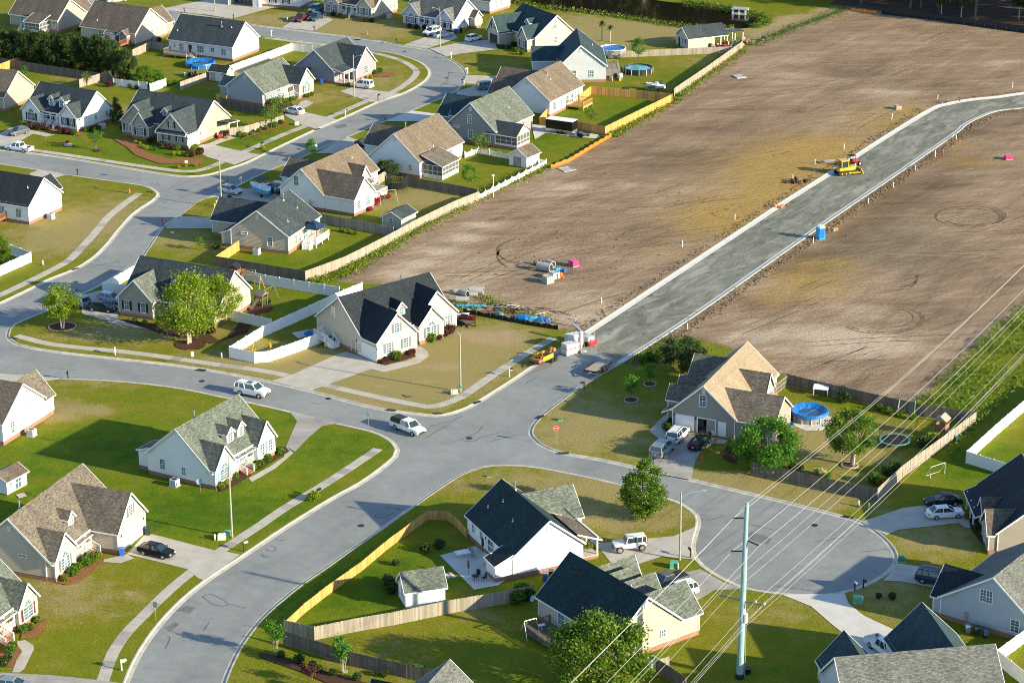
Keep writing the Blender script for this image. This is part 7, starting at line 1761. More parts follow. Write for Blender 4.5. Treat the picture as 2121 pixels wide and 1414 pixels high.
# ================================================================== YARD THINGS
def pool(label, px, r, h, side, water, cover=False, deckw=0):
    p = g(*px); e = thing('pool', label, 'pool', (p.x,p.y,0), 0)
    b = MB(); b.lathe([(r,0),(r,h),(r-.12,h+.03),(r-.14,h-.1)], 28); b.obj('wall', M[side], e)
    for k in range(12):
        a = 2*math.pi*k/12; q = MB(); q.box(-.06,.06,-.05,.05,0,h); q.obj('upright', M['lens'] if side != 'vinyl' else M['metal'], e, (math.cos(a)*(r+.05), math.sin(a)*(r+.05), 0), a)
    if cover:
        rnd = random.Random(2); b = MB(); n = 28; pr = []
        for rr, zz_ in ((r+.22,h-.35),(r+.12,h+.04),(r-.1,h+.05),(r*.7,h-.3),(r*.62,h-.42),(0,h-.42)): pr.append([(rr*math.cos(2*math.pi*k/n), rr*math.sin(2*math.pi*k/n), zz_+rnd.uniform(-.09,.09)*(zz_ != h+.05)) for k in range(n)])
        b.loft(pr, 0, False); b.obj('cover', M['tarp'], e)
        b = MB(); b.disc((0,0,h-.40),r*.58,24); b.obj('puddle', M['carglass'], e)
    else:
        b = MB(); b.disc((0,0,h-.22),r-.13,28); b.obj('water', M[water], e)
    return e
pool('round grey-sided above-ground pool with pale water', (1322,150), 3.1, 1.15, 'darkmetal', 'water')
pool('white-walled round pool beside the teal-roofed house', (1268,110), 3.0, 1.2, 'vinyl', 'tarp')
pool('grey-sided round pool under a sagging blue cover on a slab', (1676,866), 2.55, 1.3, 's_grey', 'water', True)
pool('round pool covered by a blue tarp behind the long white house', (415,137), 3.1, 1.0, 'tarp', 'water', True)
sheet('patio', gp([(1637,878),(1668,892),(1702,892),(1730,868),(1712,860),(1690,868)]), .045, M['conc2'])
def trampoline(label, px, r, rim, net=True, h=.8, nh=1.8, th=.012):
    p = g(*px); e = thing('trampoline', label, 'trampoline', (p.x,p.y,0))
    b = MB(); b.disc((0,0,h),r*.88,24); b.obj('mat', M['net'], e)
    b = MB(); b.lathe([(r*.86,h+.03),(r,h+.03),(r,h-.06),(r*.86,h-.02)],28); b.obj('rim_pad', M[rim], e)
    for k in range(8):
        a = 2*math.pi*k/8; q = MB(); q.tube([(0,0,0),(0,0,nh+h if net else h)],.03,6); q.obj('leg', M['darkmetal'], e, (math.cos(a)*r, math.sin(a)*r, 0))
    if net:
        b = MB()
        for k in range(36):
            a = 2*math.pi*k/36; b.tube([(r*math.cos(a),r*math.sin(a),h),(r*math.cos(a),r*math.sin(a),h+nh)],th,4)
        for z in np.linspace(h+.2,h+nh,7): b.tube([(r*math.cos(2*math.pi*k/36),r*math.sin(2*math.pi*k/36),z) for k in range(37)],th,4)
        b.obj('safety_net', M['net'], e)
trampoline('trampoline with green rim and dark net in the fenced yard', (1853,921), 2.15, 'p_lime')
trampoline('black netted trampoline beside the dark board fence', (821,396), 2.0, 'shut_black', True, .9, 2.0, .045)
def frame_swing(label, px, L, H, m, az, seats=2):
    p = g(*px); e = thing('swing_set', label, 'swing set', (p.x,p.y,0), az)
    b = MB(); b.tube([(-L/2,0,H),(L/2,0,H)],.06,6); b.obj('beam', M[m], e)
    for s in (-1,1):
        for d in (-1,1): b = MB(); b.tube([(s*L/2,0,H),(s*(L/2+.15),d*H*.45,0)],.055,6); b.obj('leg', M[m], e)
    for k in range(seats):
        x = -L/4 + k*L/2/max(1,seats-1) if seats > 1 else 0
        b = MB(); b.tube([(x-.2,0,H),(x-.2,0,.5)],.012,4); b.tube([(x+.2,0,H),(x+.2,0,.5)],.012,4); b.box(x-.25,x+.25,-.1,.1,.47,.5); b.obj('swing_seat', M['p_green'], e)
    return e
frame_swing('yellow wooden swing frame behind the cream house', (522,599), 3.2, 2.4, 'w_new', R(-20))
frame_swing('small yellow swing frame inside the white vinyl fence', (544,732), 2.6, 1.8, 'p_yellow', R(-15))
frame_swing('pale swing frame among pink shrubs', (803,420), 3.0, 2.3, 'w_grey', R(20))
frame_swing('thin metal swing frame against the dark board fence', (1878,858), 2.2, 2.2, 'metal', R(-20))
frame_swing('small metal frame beside the weathered deck', (1098,1318), 1.6, 2.2, 'metal', R(30), 0)
def playtower(label, px, m, az, H=2.6, roofm='w_grey', slide='p_green'):
    p = g(*px); e = thing('play_tower', label, 'play tower', (p.x,p.y,0), az)
    for x in (-.7,.7):
        for y in (-.7,.7): b = MB(); b.box(x-.06,x+.06,y-.06,y+.06,0,H); b.obj('post', M[m], e)
    b = MB(); b.box(-.8,.8,-.8,.8,1.3,1.38); b.obj('platform', M[m], e)
    for s in (-1,1):
        b = MB(); b.box(s*.74-.02,s*.74+.02,-.7,.7,1.4,2.1); b.obj('side_panel', M[m], e)
    b = MB(); b.box(-.7,.7,.72,.76,1.4,2.1); b.obj('side_panel', M[m], e)
    b = MB(); b.faces([(-.95,-.95,H),(.95,-.95,H),(.95,.95,H),(-.95,.95,H),(0,-.95,H+.7),(0,.95,H+.7)],[(0,4,5,3),(1,2,5,4),(0,1,4),(2,3,5)]); b.obj('roof', M[roofm], e)
    b = MB(); b.tube([(.8,0,2.2),(3.6,0,2.2)],.06,6); b.tube([(3.6,0,2.2),(3.7,.9,0)],.05,6); b.tube([(3.6,0,2.2),(3.7,-.9,0)],.05,6); b.obj('swing_beam', M[m], e)
    b = MB(); b.q([(-.8,-.3,1.35),(-.8,.3,1.35),(-2.8,.3,.2),(-2.8,-.3,.2)]); b.obj('slide', M[slide], e)
playtower('wooden play tower with hut and swing beam at the fence corner', (1950,905), 'w_red', R(150), 2.7, 'w_grey')
playtower('brown play tower behind the cream house by the dark fence', (487,582), 'w_red', R(-15), 2.4, 'shut_black', 'p_yellow')
playtower('grey wooden play frame beside the tire swing yard', (541,632), 'w_dark', R(60), 1.9, 'w_dark', 'w_dark')
def goal(label, px, az):
    p = g(*px); b = MB(); W_, H_ = 2.6, 1.6
    b.tube([(-W_/2,0,0),(-W_/2,0,H_),(W_/2,0,H_),(W_/2,0,0)],.04,6); b.tube([(-W_/2,0,H_),(-W_/2,.9,0),(W_/2,.9,0),(W_/2,0,H_)],.03,6)
    tag(b.obj('soccer_goal', M['trim'], None, (p.x,p.y,0), az), label, 'goal')
goal('white metal soccer goal frame on the shaded lawn', (1942,985), R(35))
p = g(651,503); e = thing('gazebo','dark canopy gazebo standing on the white deck','gazebo',(p.x,p.y,.9),R(68))
for x in (-1.5,1.5):
    for y in (-1.3,1.3): b = MB(); b.box(x-.06,x+.06,y-.06,y+.06,0,2.1); b.obj('post', M['w_red'], e)
b = MB(); b.loft([[(-1.9,-1.7,2.05),(1.9,-1.7,2.05),(1.9,1.7,2.05),(-1.9,1.7,2.05)],[(-.6,-.5,2.75),(.6,-.5,2.75),(.6,.5,2.75),(-.6,.5,2.75)]]); b.obj('canopy', M['p_navy'], e)
b = MB(); b.loft([[(-.7,-.6,2.85),(.7,-.6,2.85),(.7,.6,2.85),(-.7,.6,2.85)],[(-.05,-.05,3.15),(.05,-.05,3.15),(.05,.05,3.15),(-.05,.05,3.15)]]); b.obj('top_vent', M['p_navy'], e)
def parasol(label, px, m, H=2.4, open_=False, z=.05):
    p = g(*px); e = thing('parasol', label, 'parasol', (p.x,p.y,z)); b = MB(); b.tube([(0,0,0),(0,0,H)],.025,6); b.obj('pole', M['darkmetal'], e)
    b = MB(); b.lathe([(.02,H),(.14,H-.3),(.16,H-1.1),(.08,H-1.3)],10); b.obj('canopy', M[m], e); b = MB(); b.lathe([(0,.1),(.25,.08),(.28,0)],10); b.obj('base', M['lens'], e)
parasol('closed red parasol on the grey deck of the long white house', (358,104), 'p_red', 2.6, z=.8)
parasol('closed dark parasol near the shed end of the patio', (971,1194), 'shut_black'); parasol('closed dark parasol beside the house wall on the patio', (1000,1149), 'shut_black')
def table(label, px, m, r, h, z=.06, sq=False):
    p = g(*px); e = thing('patio_table', label, 'table', (p.x,p.y,z), .4); b = MB()
    if sq: b.box(-r*1.5,r*1.5,-r,r,h-.05,h)
    else: b.lathe([(0,h),(r,h),(r,h-.04),(0,h-.04)],16)
    b.obj('table_top', M[m], e)
    for x in (-1,1):
        for y in (-1,1): b = MB(); b.tube([(x*r*.6,y*r*.6,0),(x*r*.5,y*r*.5,h-.04)],.03,5); b.obj('leg', M[m], e)
def chair(label, px, m, az, z=.06, group=None):
    p = g(*px); e = thing('patio_chair', label, 'chair', (p.x,p.y,z), az, group)
    b = MB(); b.box(-.25,.25,-.25,.25,.42,.47); b.obj('seat', M[m], e); b = MB(); b.box(-.25,.25,.22,.26,.47,1.0); b.obj('backrest', M[m], e)
    for x in (-.22,.22):
        for y in (-.22,.22): b = MB(); b.tube([(x,y,0),(x,y,.42)],.025,5); b.obj('leg', M[m], e)
    for x in (-.27,.27): b = MB(); b.box(x-.02,x+.02,-.25,.22,.66,.7); b.obj('armrest', M[m], e)
table('white low square table on the pale patio', (958,1152),'trim',.6,.6,sq=True); table('small dark round table on the pale patio',(985,1203),'shut_black',.45,.7)
chair('brown patio chair beside the white table', (980,1156),'w_grey',R(100)); chair('second brown patio chair behind the white table', (977,1148),'w_grey',R(60)); chair('dark patio chair left of the round table corner',(990,1196),'shut_black',R(-20)); chair('dark patio chair near the patio edge steps',(1003,1203),'shut_black',R(-60)); chair('blue chair on the porch of the blue-shuttered house',(513,957),'p_blue',R(60),.6)
for i, (x, y) in enumerate(((916,1189),(926,1191),(936,1190))):
    p = g(x,y); b = MB(); b.box(-.75,.75,-.22,.22,0,.06); tag(b.obj('stepping_stone', M['conc2'], None, (p.x,p.y,0), R(115)), 'pale stepping stone between patio and white shed', 'stepping stone', 'stepping stones to the shed')
def dish(label, px, az):
    p = g(*px); e = thing('satellite_dish', label, 'satellite dish', (p.x,p.y,0), az); b = MB(); b.tube([(0,0,0),(0,0,1.5)],.03,6); b.obj('mast', M['metal'], e); b = MB(); b.lathe([(0,0),(.25,.04),(.42,.12)],14); o = b.obj('dish', M['steelpole'], e, (0,-.1,1.5), (R(60),0,0)); b = MB(); b.tube([(0,-.1,1.35),(0,-.55,1.55)],.015,4); b.obj('feed_arm', M['metal'], e)
dish('satellite dish on a post beside the blue-shuttered white house',(415,1018),R(-20)); dish('satellite dish at the corner of the tan deck house',(1106,1262),R(-60))
p = g(475,408); e = thing('basketball_hoop','portable basketball hoop beside the silver sedan','basketball hoop',(p.x,p.y,0),R(200)); b = MB(); b.tube([(0,0,0),(0,0,2.6),(0,-.6,3.1)],.05,6); b.obj('pole', M['darkmetal'], e); b = MB(); b.box(-.6,.6,-.68,-.62,2.75,3.55); b.obj('backboard', M['carglass'], e); b = MB(); b.lathe([(.23,0),(.23,.03)],14,0,(0,-.95,2.95)); b.obj('rim', M['p_red'], e); b = MB(); b.box(-.4,.4,-.3,.5,0,.2); b.obj('base', M['shut_black'], e)
# boat on trailer
def boat(label, bow, stern, hull, s=1.0):
    a, b_ = g(*stern), g(*bow); rot = math.atan2(b_.y-a.y, b_.x-a.x); c = (a+b_)/2
    e = thing('boat', label, 'boat', (c.x,c.y,.55*s), rot)
    st = [(-3,1.0,.25,1.0),(-1,1.05,.1,1.0),(1,1.0,.12,1.08),(2.3,.65,.35,1.2),(3.1,.08,.8,1.35)]
    b = MB(); b.loft([[(x*s,-w*s,zt*s),(x*s,-w*.85*s,(zl+.25)*s),(x*s,0,zl*s),(x*s,w*.85*s,(zl+.25)*s),(x*s,w*s,zt*s)] for x, w, zl, zt in st]); b.obj('hull', M[hull], e)
    b = MB(); b.loft([[(x*s,-w*.98*s,zt*s),(x*s,-w*.8*s,(zt-.02)*s),(x*s,w*.8*s,(zt-.02)*s),(x*s,w*.98*s,zt*s),(x*s,w*.98*s,(zt+.06)*s),(x*s,-w*.98*s,(zt+.06)*s)] for x, w, zl, zt in st]); b.obj('deck', M['trim'], e)
    b = MB(); b.box(-.7*s,.2*s,-.4*s,.4*s,1.05*s,1.75*s); b.obj('console', M['trim'], e); b = MB(); b.box(.2*s,.26*s,-.4*s,.4*s,1.6*s,2.0*s); b.obj('windscreen', M['carglass'], e)
    b = MB(); b.box(-3.4*s,-3.0*s,-.2*s,.2*s,.4*s,1.6*s); b.obj('outboard_motor', M['shut_black'], e)
    t = thing('boat_trailer', 'trailer carrying the ' + label.split(' on ')[0], 'trailer', (c.x,c.y,0), rot); 
    for y in (-.85,.85):
        b = MB(); b.bar((-2.6*s,y*s,.5),(1.8*s,y*s*.7,.5),.1,.1); b.obj('rail', M['metal'], t); b = MB(); b.tube([(-1.2*s,y*1.2*s-.1,.3),(-1.2*s,y*1.2*s+.1,.3)],.3,14); b.obj('wheel', M['tyre'], t)
    b = MB(); b.bar((1.8*s,0,.5),(3.9*s,0,.45),.1,.1); b.bar((1.8*s,-.6*s,.5),(1.8*s,.6*s,.5),.1,.1); b.obj('tongue', M['metal'], t)
    return e
e = boat('blue and white motor boat with dark canopy on the driveway', (512,394), (572,414), 'p_skyblue', 1.0)
b = MB(); b.box(-1.2,.9,-.95,.95,2.65,2.72); b.obj('canopy', M['shut_black'], e); b = MB()
for x in (-.9,.6):
    for y in (-.7,.7): b.tube([(x,y,1.05),(x,y,2.65)],.03,5)
b.obj('canopy_frame', M['metal'], e)
boat('small white boat on the grass near the round pool', (1335,184), (1382,190), 'trim', .75)
p = g(1362,176); b = MB(); b.tube([(-1,0,.45),(1,0,.45)],.42,12); tag(b.obj('tank', M['p_darkgreen'], None, (p.x,p.y,0), R(10)), 'dark green horizontal tank beside the small white boat', 'tank')
def wheel_pair(e, x, y, r=.34):
    for s in (-1,1): b = MB(); b.tube([(0,-.11,0),(0,.11,0)],r,14); b.obj('wheel', M['tyre'], e, (x,s*y,r))
# cargo trailer
a, b_ = g(1130,271), g(1196,280); rot = math.atan2(b_.y-a.y,b_.x-a.x); c = (a+b_)/2
e = thing('cargo_trailer','enclosed black cargo trailer with white roof by the cedar fence','trailer',(c.x,c.y,.03),rot)
b = MB(); b.box(-2.9,2.9,-1.15,1.15,.95,2.75); b.obj('box_body', M['p_black'], e); b = MB(); b.loft([[(-2.95,-1.2,2.75),(2.95,-1.2,2.75),(2.95,1.2,2.75),(-2.95,1.2,2.75)],[(-2.85,-1.1,2.85),(2.85,-1.1,2.85),(2.85,1.1,2.85),(-2.85,1.1,2.85)]]); b.obj('roof', M['trim'], e); b = MB(); b.box(-2.9,2.9,-1.16,1.16,.5,.94); b.obj('skirt', M['chrome'], e)
wheel_pair(e,-.2,1.1); wheel_pair(e,.65,1.1); b = MB(); b.bar((-2.9,0,.5),(-4.2,0,.45),.1,.1); b.obj('tongue', M['darkmetal'], e)
def flat_trailer(label, a, b_, L, W_, m, name='flatbed_trailer', stakes=False):
    a, b_ = g(*a), g(*b_); rot = math.atan2(b_.y-a.y,b_.x-a.x); c = (a+b_)/2
    e = thing(name, label, 'trailer', (c.x,c.y,0), rot)
    n = int(W_/.2)
    for k in range(n): b = MB(); b.box(-L/2,L/2,-W_/2+k*W_/n+.01,-W_/2+(k+1)*W_/n-.01,.62,.68); b.obj('plank', M[m], e)
    b = MB()
    for y in (-W_/2-.05,W_/2+.05): b.bar((-L/2,y,.6),(L/2,y,.6),.1,.18)
    for x in (-L/2,L/2): b.bar((x,-W_/2,.6),(x,W_/2,.6),.1,.18)
    b.obj('frame', M['darkmetal'], e); b = MB(); b.bar((L/2,-W_/2,.55),(L/2+1.3,0,.5),.1,.12); b.bar((L/2,W_/2,.55),(L/2+1.3,0,.5),.1,.12); b.obj('tongue', M['darkmetal'], e)
    wheel_pair(e,-.45,W_/2+.2,.36); wheel_pair(e,.4,W_/2+.2,.36)
    for s in (-1,1): b = MB(); b.box(-.95,.9,s*(W_/2+.2)-.14,s*(W_/2+.2)+.14,.76,.82); b.obj('fender', M['darkmetal'], e)
    return e
flat_trailer('black flatbed trailer with plank deck at the end of the asphalt', (1260,752), (1218,779), 5.0, 1.95, 'w_grey')
e = flat_trailer('small dark utility trailer beside the cargo trailer', (1220,287), (1196,279), 2.4, 1.3, 'w_dark', 'utility_trailer')
e = flat_trailer('small trailer carrying jet skis beside the large cream house', (948,662), (982,680), 3.0, 1.6, 'w_dark', 'utility_trailer')
def jetski(label, px, m, az):
    p = g(*px); e = thing('jet_ski', label, 'jet ski', (p.x,p.y,.72), az); b = MB(); b.loft([[(x,-w,z1),(x,-w*.7,0),(x,w*.7,0),(x,w,z1),(x,w*.5,z1+.18),(x,-w*.5,z1+.18)] for x, w, z1 in ((-1.3,.45,.35),(0,.5,.4),(.9,.35,.5),(1.4,.06,.6))]); b.obj('hull', M[m], e); b = MB(); b.box(-1.0,.1,-.2,.2,.5,.75); b.obj('seat', M['shut_black'], e); b = MB(); b.bar((.35,-.35,.95),(.35,.35,.95),.05,.05); b.bar((.35,0,.5),(.35,0,.95),.08,.08); b.obj('handlebar', M['darkmetal'], e)
jetski('white jet ski on the small trailer', (955,664), 'p_white', R(-20)); jetski('dark jet ski with red trim on the small trailer', (968,670), 'p_maroon', R(-20))
# clutter
def person(label, px, shirt, az=0.0, z=.03, pants='shut_black'):
    p = g(*px); e = thing('person', label, 'person', (p.x,p.y,z), az)
    b = MB(); n = 10
    ring = lambda cx, cy, rx, ry, z_: [(cx+rx*math.cos(2*math.pi*k/n), cy+ry*math.sin(2*math.pi*k/n), z_) for k in range(n)]
    me = bpy.data.meshes.new('body'); V = [(0,0,.95),(0,0,1.2),(0,.01,1.42),(0,.01,1.52),(0,0,1.66),(.11,0,.9),(.12,-.02,.5),(.12,.02,.08),(.12,-.14,.04),(-.11,0,.9),(-.12,.03,.5),(-.12,.05,.08),(-.12,-.11,.04),(.2,.01,1.4),(.27,.03,1.12),(.25,-.1,.88),(-.2,.01,1.4),(-.27,.02,1.12),(-.24,-.12,.9),(0,0,1.76)]
    E = [(0,1),(1,2),(2,3),(3,4),(4,19),(0,5),(5,6),(6,7),(7,8),(0,9),(9,10),(10,11),(11,12),(2,13),(13,14),(14,15),(2,16),(16,17),(17,18)]
    RR = [.15,.15,.17,.06,.10,.09,.07,.05,.045,.09,.07,.05,.045,.07,.05,.04,.07,.05,.04,.08]
    me.from_pydata(V, E, []); me.materials.append(M[shirt]); o = put('body', me, e)
    md = o.modifiers.new('skin','SKIN'); 
    for sv, r in zip(me.skin_vertices[0].data, RR): sv.radius = (r, r)
    me.skin_vertices[0].data[0].use_root = True
    s2 = o.modifiers.new('sub','SUBSURF'); s2.levels = 1; s2.render_levels = 2
    b = MB(); b.lathe([(0,1.80),(.09,1.77),(.105,1.70),(.09,1.63)],10); b.obj('hair', M['bark'], e)
    b = MB(); b.lathe([(.17,.98),(.165,.85),(.20,.6)],10); b.obj('clothing', M[pants], e)
person('person in pale top standing at the open door of the black sedan', (1440,930), 's_cream', R(20))
def small(label, px, name, cat, build, m, az=0.0, z=0.0):
    p = g(*px); b = MB(); build(b); return tag(b.obj(name, M[m], None, (p.x,p.y,z), az), label, cat)
small('white slant-roofed shelter against the dark board fence',(1700,818),'animal_shelter','shelter',lambda b:(b.faces([(-1.1,-.6,1.1),(1.1,-.6,1.1),(1.1,.6,1.45),(-1.1,.6,1.45),(-1.1,-.6,1.05),(1.1,-.6,1.05),(1.1,.6,1.4),(-1.1,.6,1.4)],[(0,1,2,3),(4,5,6,7),(0,1,5,4),(1,2,6,5),(2,3,7,6),(3,0,4,7)]),[b.bar((x,y,0),(x,y,1.05 if y<0 else 1.4),.08,.08) for x in (-1,1) for y in (-.55,.55)]),'trim',R(-15))
small('orange planter beside the garage driveway edge',(1454,952),'planter','planter',lambda b:b.lathe([(.18,0),(.26,.45),(.22,.45),(.2,.3),(0,.3)],12),'p_orange')
small('orange flower pot at the closed garage corner',(1482,915),'planter','planter',lambda b:b.lathe([(.15,0),(.22,.4),(.18,.4),(.16,.28),(0,.28)],12),'p_orange')
small('blue kiddie pool toy beside the covered pool',(1634,880),'toy_pool','toy',lambda b:b.lathe([(0,.05),(.6,.05),(.7,.25),(.75,.25),(.72,0)],14),'tarp')
small('blue tarp bundle beside the white deck stairs',(640,693),'tarp_bundle','tarp',lambda b:b.lathe([(.9,0),(.8,.3),(.5,.6),(.1,.75),(0,.76)],9),'tarp')
small('teal turtle sandbox on the grass below the reddish deck',(289,100),'sandbox','sandbox',lambda b:b.lathe([(0,.45),(.9,.38),(1.2,.2),(1.25,0)],16),'p_green')
small('white birdbath-like table at the weathered deck',(1122,1312),'garden_table','table',lambda b:(b.box(-.4,.4,-.25,.25,1.15,1.2),b.box(-.05,.05,-.05,.05,.6,1.15)),'trim',.4)
small('white solar lamp post beside the picket fence',(1022,408),'lamp_post','lamp post',lambda b:(b.tube([(0,0,0),(0,0,4.0)],.07,8),b.box(-.25,.25,-.2,.2,4.0,4.12)),'trim')
small('potted shrub stand by the large cream house side door',(703,712),'plant_pot','planter',lambda b:b.lathe([(.15,0),(.22,.4),(0,.4)],10),'p_green')
def clutter(label, px, n, spread, seed, name='clutter_pile', cat='clutter', mats=('darkmetal','p_red','p_grey','lens','p_yellow','w_grey','p_blue')):
    p = g(*px); rnd = random.Random(seed); e = thing(name, label, cat, (p.x,p.y,0))
    for k in range(n):
        b = MB(); s = rnd.uniform(.2,.6); b.box(-s*rnd.uniform(.3,1),s*rnd.uniform(.3,1),-s*.4,s*.4,0,s*rnd.uniform(.5,2.2)); b.obj('item', M[rnd.choice(mats)], e, (rnd.gauss(0,spread),rnd.gauss(0,spread*.7),0), rnd.uniform(0,3))
clutter('mixed tools and machines stored under the barn lean-to',(1515,95),22,1.6,1); clutter('mowers and gear stored in the open barn bay',(1490,98),16,1.0,2); clutter('dark machinery pile beside the barn',(1565,85),16,1.6,3,mats=('darkmetal','w_dark','p_maroon','metal')); clutter('orange and grey equipment at the barn end',(1546,90),8,.6,9,mats=('p_orange','p_yellow','p_grey'))
clutter('toys and bicycles piled beside the cream shed',(400,158),18,1.2,4,mats=('p_blue','p_red','lens','darkmetal','p_teal')); clutter('chairs and grills on the deck clutter by the pale white house',(1275,165),16,1.4,5); clutter('bicycles and pots along the side garage wall',(462,284),10,.9,6,mats=('darkmetal','w_red','p_red','p_grey')); clutter('storage things inside the open garage',(1474,900),8,.5,7,mats=('lens','p_red','p_grey','darkmetal')); clutter('red toys at the porch of the yard with pool',(1668,800),5,.7,8,mats=('p_red','lens','p_pink'))
# ================================================================== CONSTRUCTION SITE
def pipe(label, px, L, r, az, tilt=0.0, group='concrete pipes on the dirt'):
    p = g(*px); b = MB(); n = 20
    for x0, x1, r0, r1 in ((-L/2,L/2,r,r),):
        b.tube([(x0,0,0),(x1,0,0)], r0, n, 0, False); b.tube([(x0,0,0),(x1,0,0)], r0*.8, n, 0, False)
    for x in (-L/2, L/2):
        for k in range(n):
            a, c = 2*math.pi*k/n, 2*math.pi*(k+1)/n
            b.q([(x,r*math.cos(a),r*math.sin(a)),(x,r*math.cos(c),r*math.sin(c)),(x,r*.8*math.cos(c),r*.8*math.sin(c)),(x,r*.8*math.cos(a),r*.8*math.sin(a))])
    o = b.obj('concrete_pipe', M['pipe'], None, (p.x,p.y,r), az); return tag(o, label, 'pipe', group)
pipe('largest grey concrete pipe lying beyond the pipe cluster',(987,609),2.3,.62,R(-12))
pipe('grey concrete pipe at the outer end of the pipe cluster',(949,609),1.3,.45,R(-15)); pipe('grey concrete pipe in the middle of the pipe cluster',(962,612),1.3,.48,R(-40)); pipe('grey concrete pipe nearest the blue pipes',(958,626),2.0,.5,R(-10)); pipe('short narrow concrete pipe behind the largest one',(976,607),.9,.38,R(-40)); pipe('narrow concrete pipe in front of the largest one',(981,614),1.3,.38,R(-8))
pipe('wide blue-grey concrete pipe lying by the concrete boxes',(1128,561),2.5,.72,R(-32)); pipe('cream concrete pipe behind the wide blue-grey pipe',(1140,553),1.4,.6,R(-50))
def cbox(label, px, w, h, m='pipe', az=0.0, name='concrete_box', cat='concrete box'):
    p = g(*px); e = thing(name, label, cat, (p.x,p.y,0), az); t = .15
    for k, q in enumerate(((-w/2,w/2,-w/2,-w/2+t),(-w/2,w/2,w/2-t,w/2),(-w/2,-w/2+t,-w/2+t,w/2-t),(w/2-t,w/2,-w/2+t,w/2-t))): b = MB(); b.box(*q,0,h); b.obj('side', M[m], e)
    b = MB(); b.box(-w/2+t,w/2-t,-w/2+t,w/2-t,h-.18,h-.06); b.obj('top', M[m], e)
cbox('square pale concrete drain box standing on the dirt',(1135,585),1.45,1.2,az=R(35)); cbox('blue-grey concrete drain box next to the pipes',(1148,576),1.3,1.1,'s_steel',R(35))
cbox('low pale concrete ring set in the dirt',(1532,160),2.2,.25,az=R(20)); cbox('flat concrete drain cover by the orange silt fence',(1174,351),2.6,.12,az=R(30)); cbox('brown wooden crate on the dirt by the far kerb',(1860,226),1.2,.8,'w_grey',R(15),'wooden_crate','crate')
def pallet(label, px, m, nx=3, nz=3, az=0.0):
    p = g(*px); e = thing('brick_pallet', label, 'pallet', (p.x,p.y,0), az); me = cached(('pb', m), lambda: (lambda b: (b.box(-.2,.2,-.3,.3,0,.3), b.mesh('block', M[m]))[1])(MB()))
    b = MB(); b.box(-.7,.7,-.65,.65,0,.14); b.obj('pallet_base', M['w_grey'], e)
    for x in range(nx):
        for y in range(2):
            for z in range(nz): put('block', me, e, (-.42+x*.42,-.31+y*.62,.15+z*.31))
pallet('pink wrapped block stack near the concrete pipes',(1188,551),'p_pink',3,3,R(40)); pallet('pink wrapped block stack alone on the far dirt',(2088,330),'p_pink',3,2,R(10))
for i, (x, y) in enumerate(((963,635),(972,637),(980,636))):
    p = g(x,y); b = MB(); b.tube([(-2,0,.16+.05*i),(2,.1*i,.16+.05*i)],.14,10); tag(b.obj('plastic_pipe', M['p_skyblue'], None, (p.x,p.y,0), R(-12+i*3)), 'bright blue plastic pipe on the ground beside the debris', 'pipe', 'blue plastic pipes')
rnd = random.Random(8)
p = g(1052,642); e = thing('debris_pile','long heap of pipes, boards and scrap behind the black silt fence','debris pile',(p.x,p.y,0),R(-14))
for k in range(150):
    x = rnd.gauss(0,3.6); y = rnd.gauss(0,.8); z = max(.05, 1.0*math.exp(-(x/3)**2-(y/1.2)**2)*rnd.random())
    b = MB(); L = rnd.uniform(.5,1.6); b.bar((-L,0,0),(L,0,rnd.uniform(-.2,.3)),rnd.uniform(.05,.14),rnd.uniform(.04,.1)); b.obj('scrap_piece', M[rnd.choice(('w_dark','w_red','darkmetal','w_grey','p_maroon','lens','w_grey'))], e, (x,y,z), rnd.uniform(-.8,.8))
for x_, m_, s_ in ((1085,'tarp',1.3),(1108,'p_aqua',.9),(1120,'tarp',.9),(1130,'p_blue',.6),(1033,'p_teal',.6)):
    small('%s tarp crumpled on the debris heap' % {'tarp':'blue','p_aqua':'pale aqua','p_blue':'deep blue','p_teal':'teal'}[m_] + (' nearest the kerb' if x_ == 1120 else ''),(x_,659+(x_-1085)*.15),'crumpled_tarp','tarp',lambda b:b.loft([[(s_*f*math.cos(k*.63)*(1.4+.2*math.sin(k*2.1)),s_*f*.7*math.sin(k*.63)*(1+.25*math.cos(k*3)),z) for k in range(10)] for f,z in ((1,0),(.8,.35),(.4,.55),(.02,.6))]),m_,R(-14))
def stake(px, h=1.3, lean=.05):
    p = g(*px); b = MB(); b.tube([(0,0,0),(lean,0,h)],.07,8); tag(b.obj('survey_stake', M['trim'], None, (p.x,p.y,0), px[0]), 'white upright pipe marker stuck in the bare dirt', 'stake', 'white pipe markers on the dirt')
for a in ((1246,628),(1642,372),(1748,309),(1688,340),(1847,248),(1942,206),(2097,182),(1980,290),(1896,353),(1850,389),(1798,422),(1684,503),(1522,455),(1413,512),(1424,682),(1937,325)): stake(a, 1.3 if a[0] % 2 else 1.0)
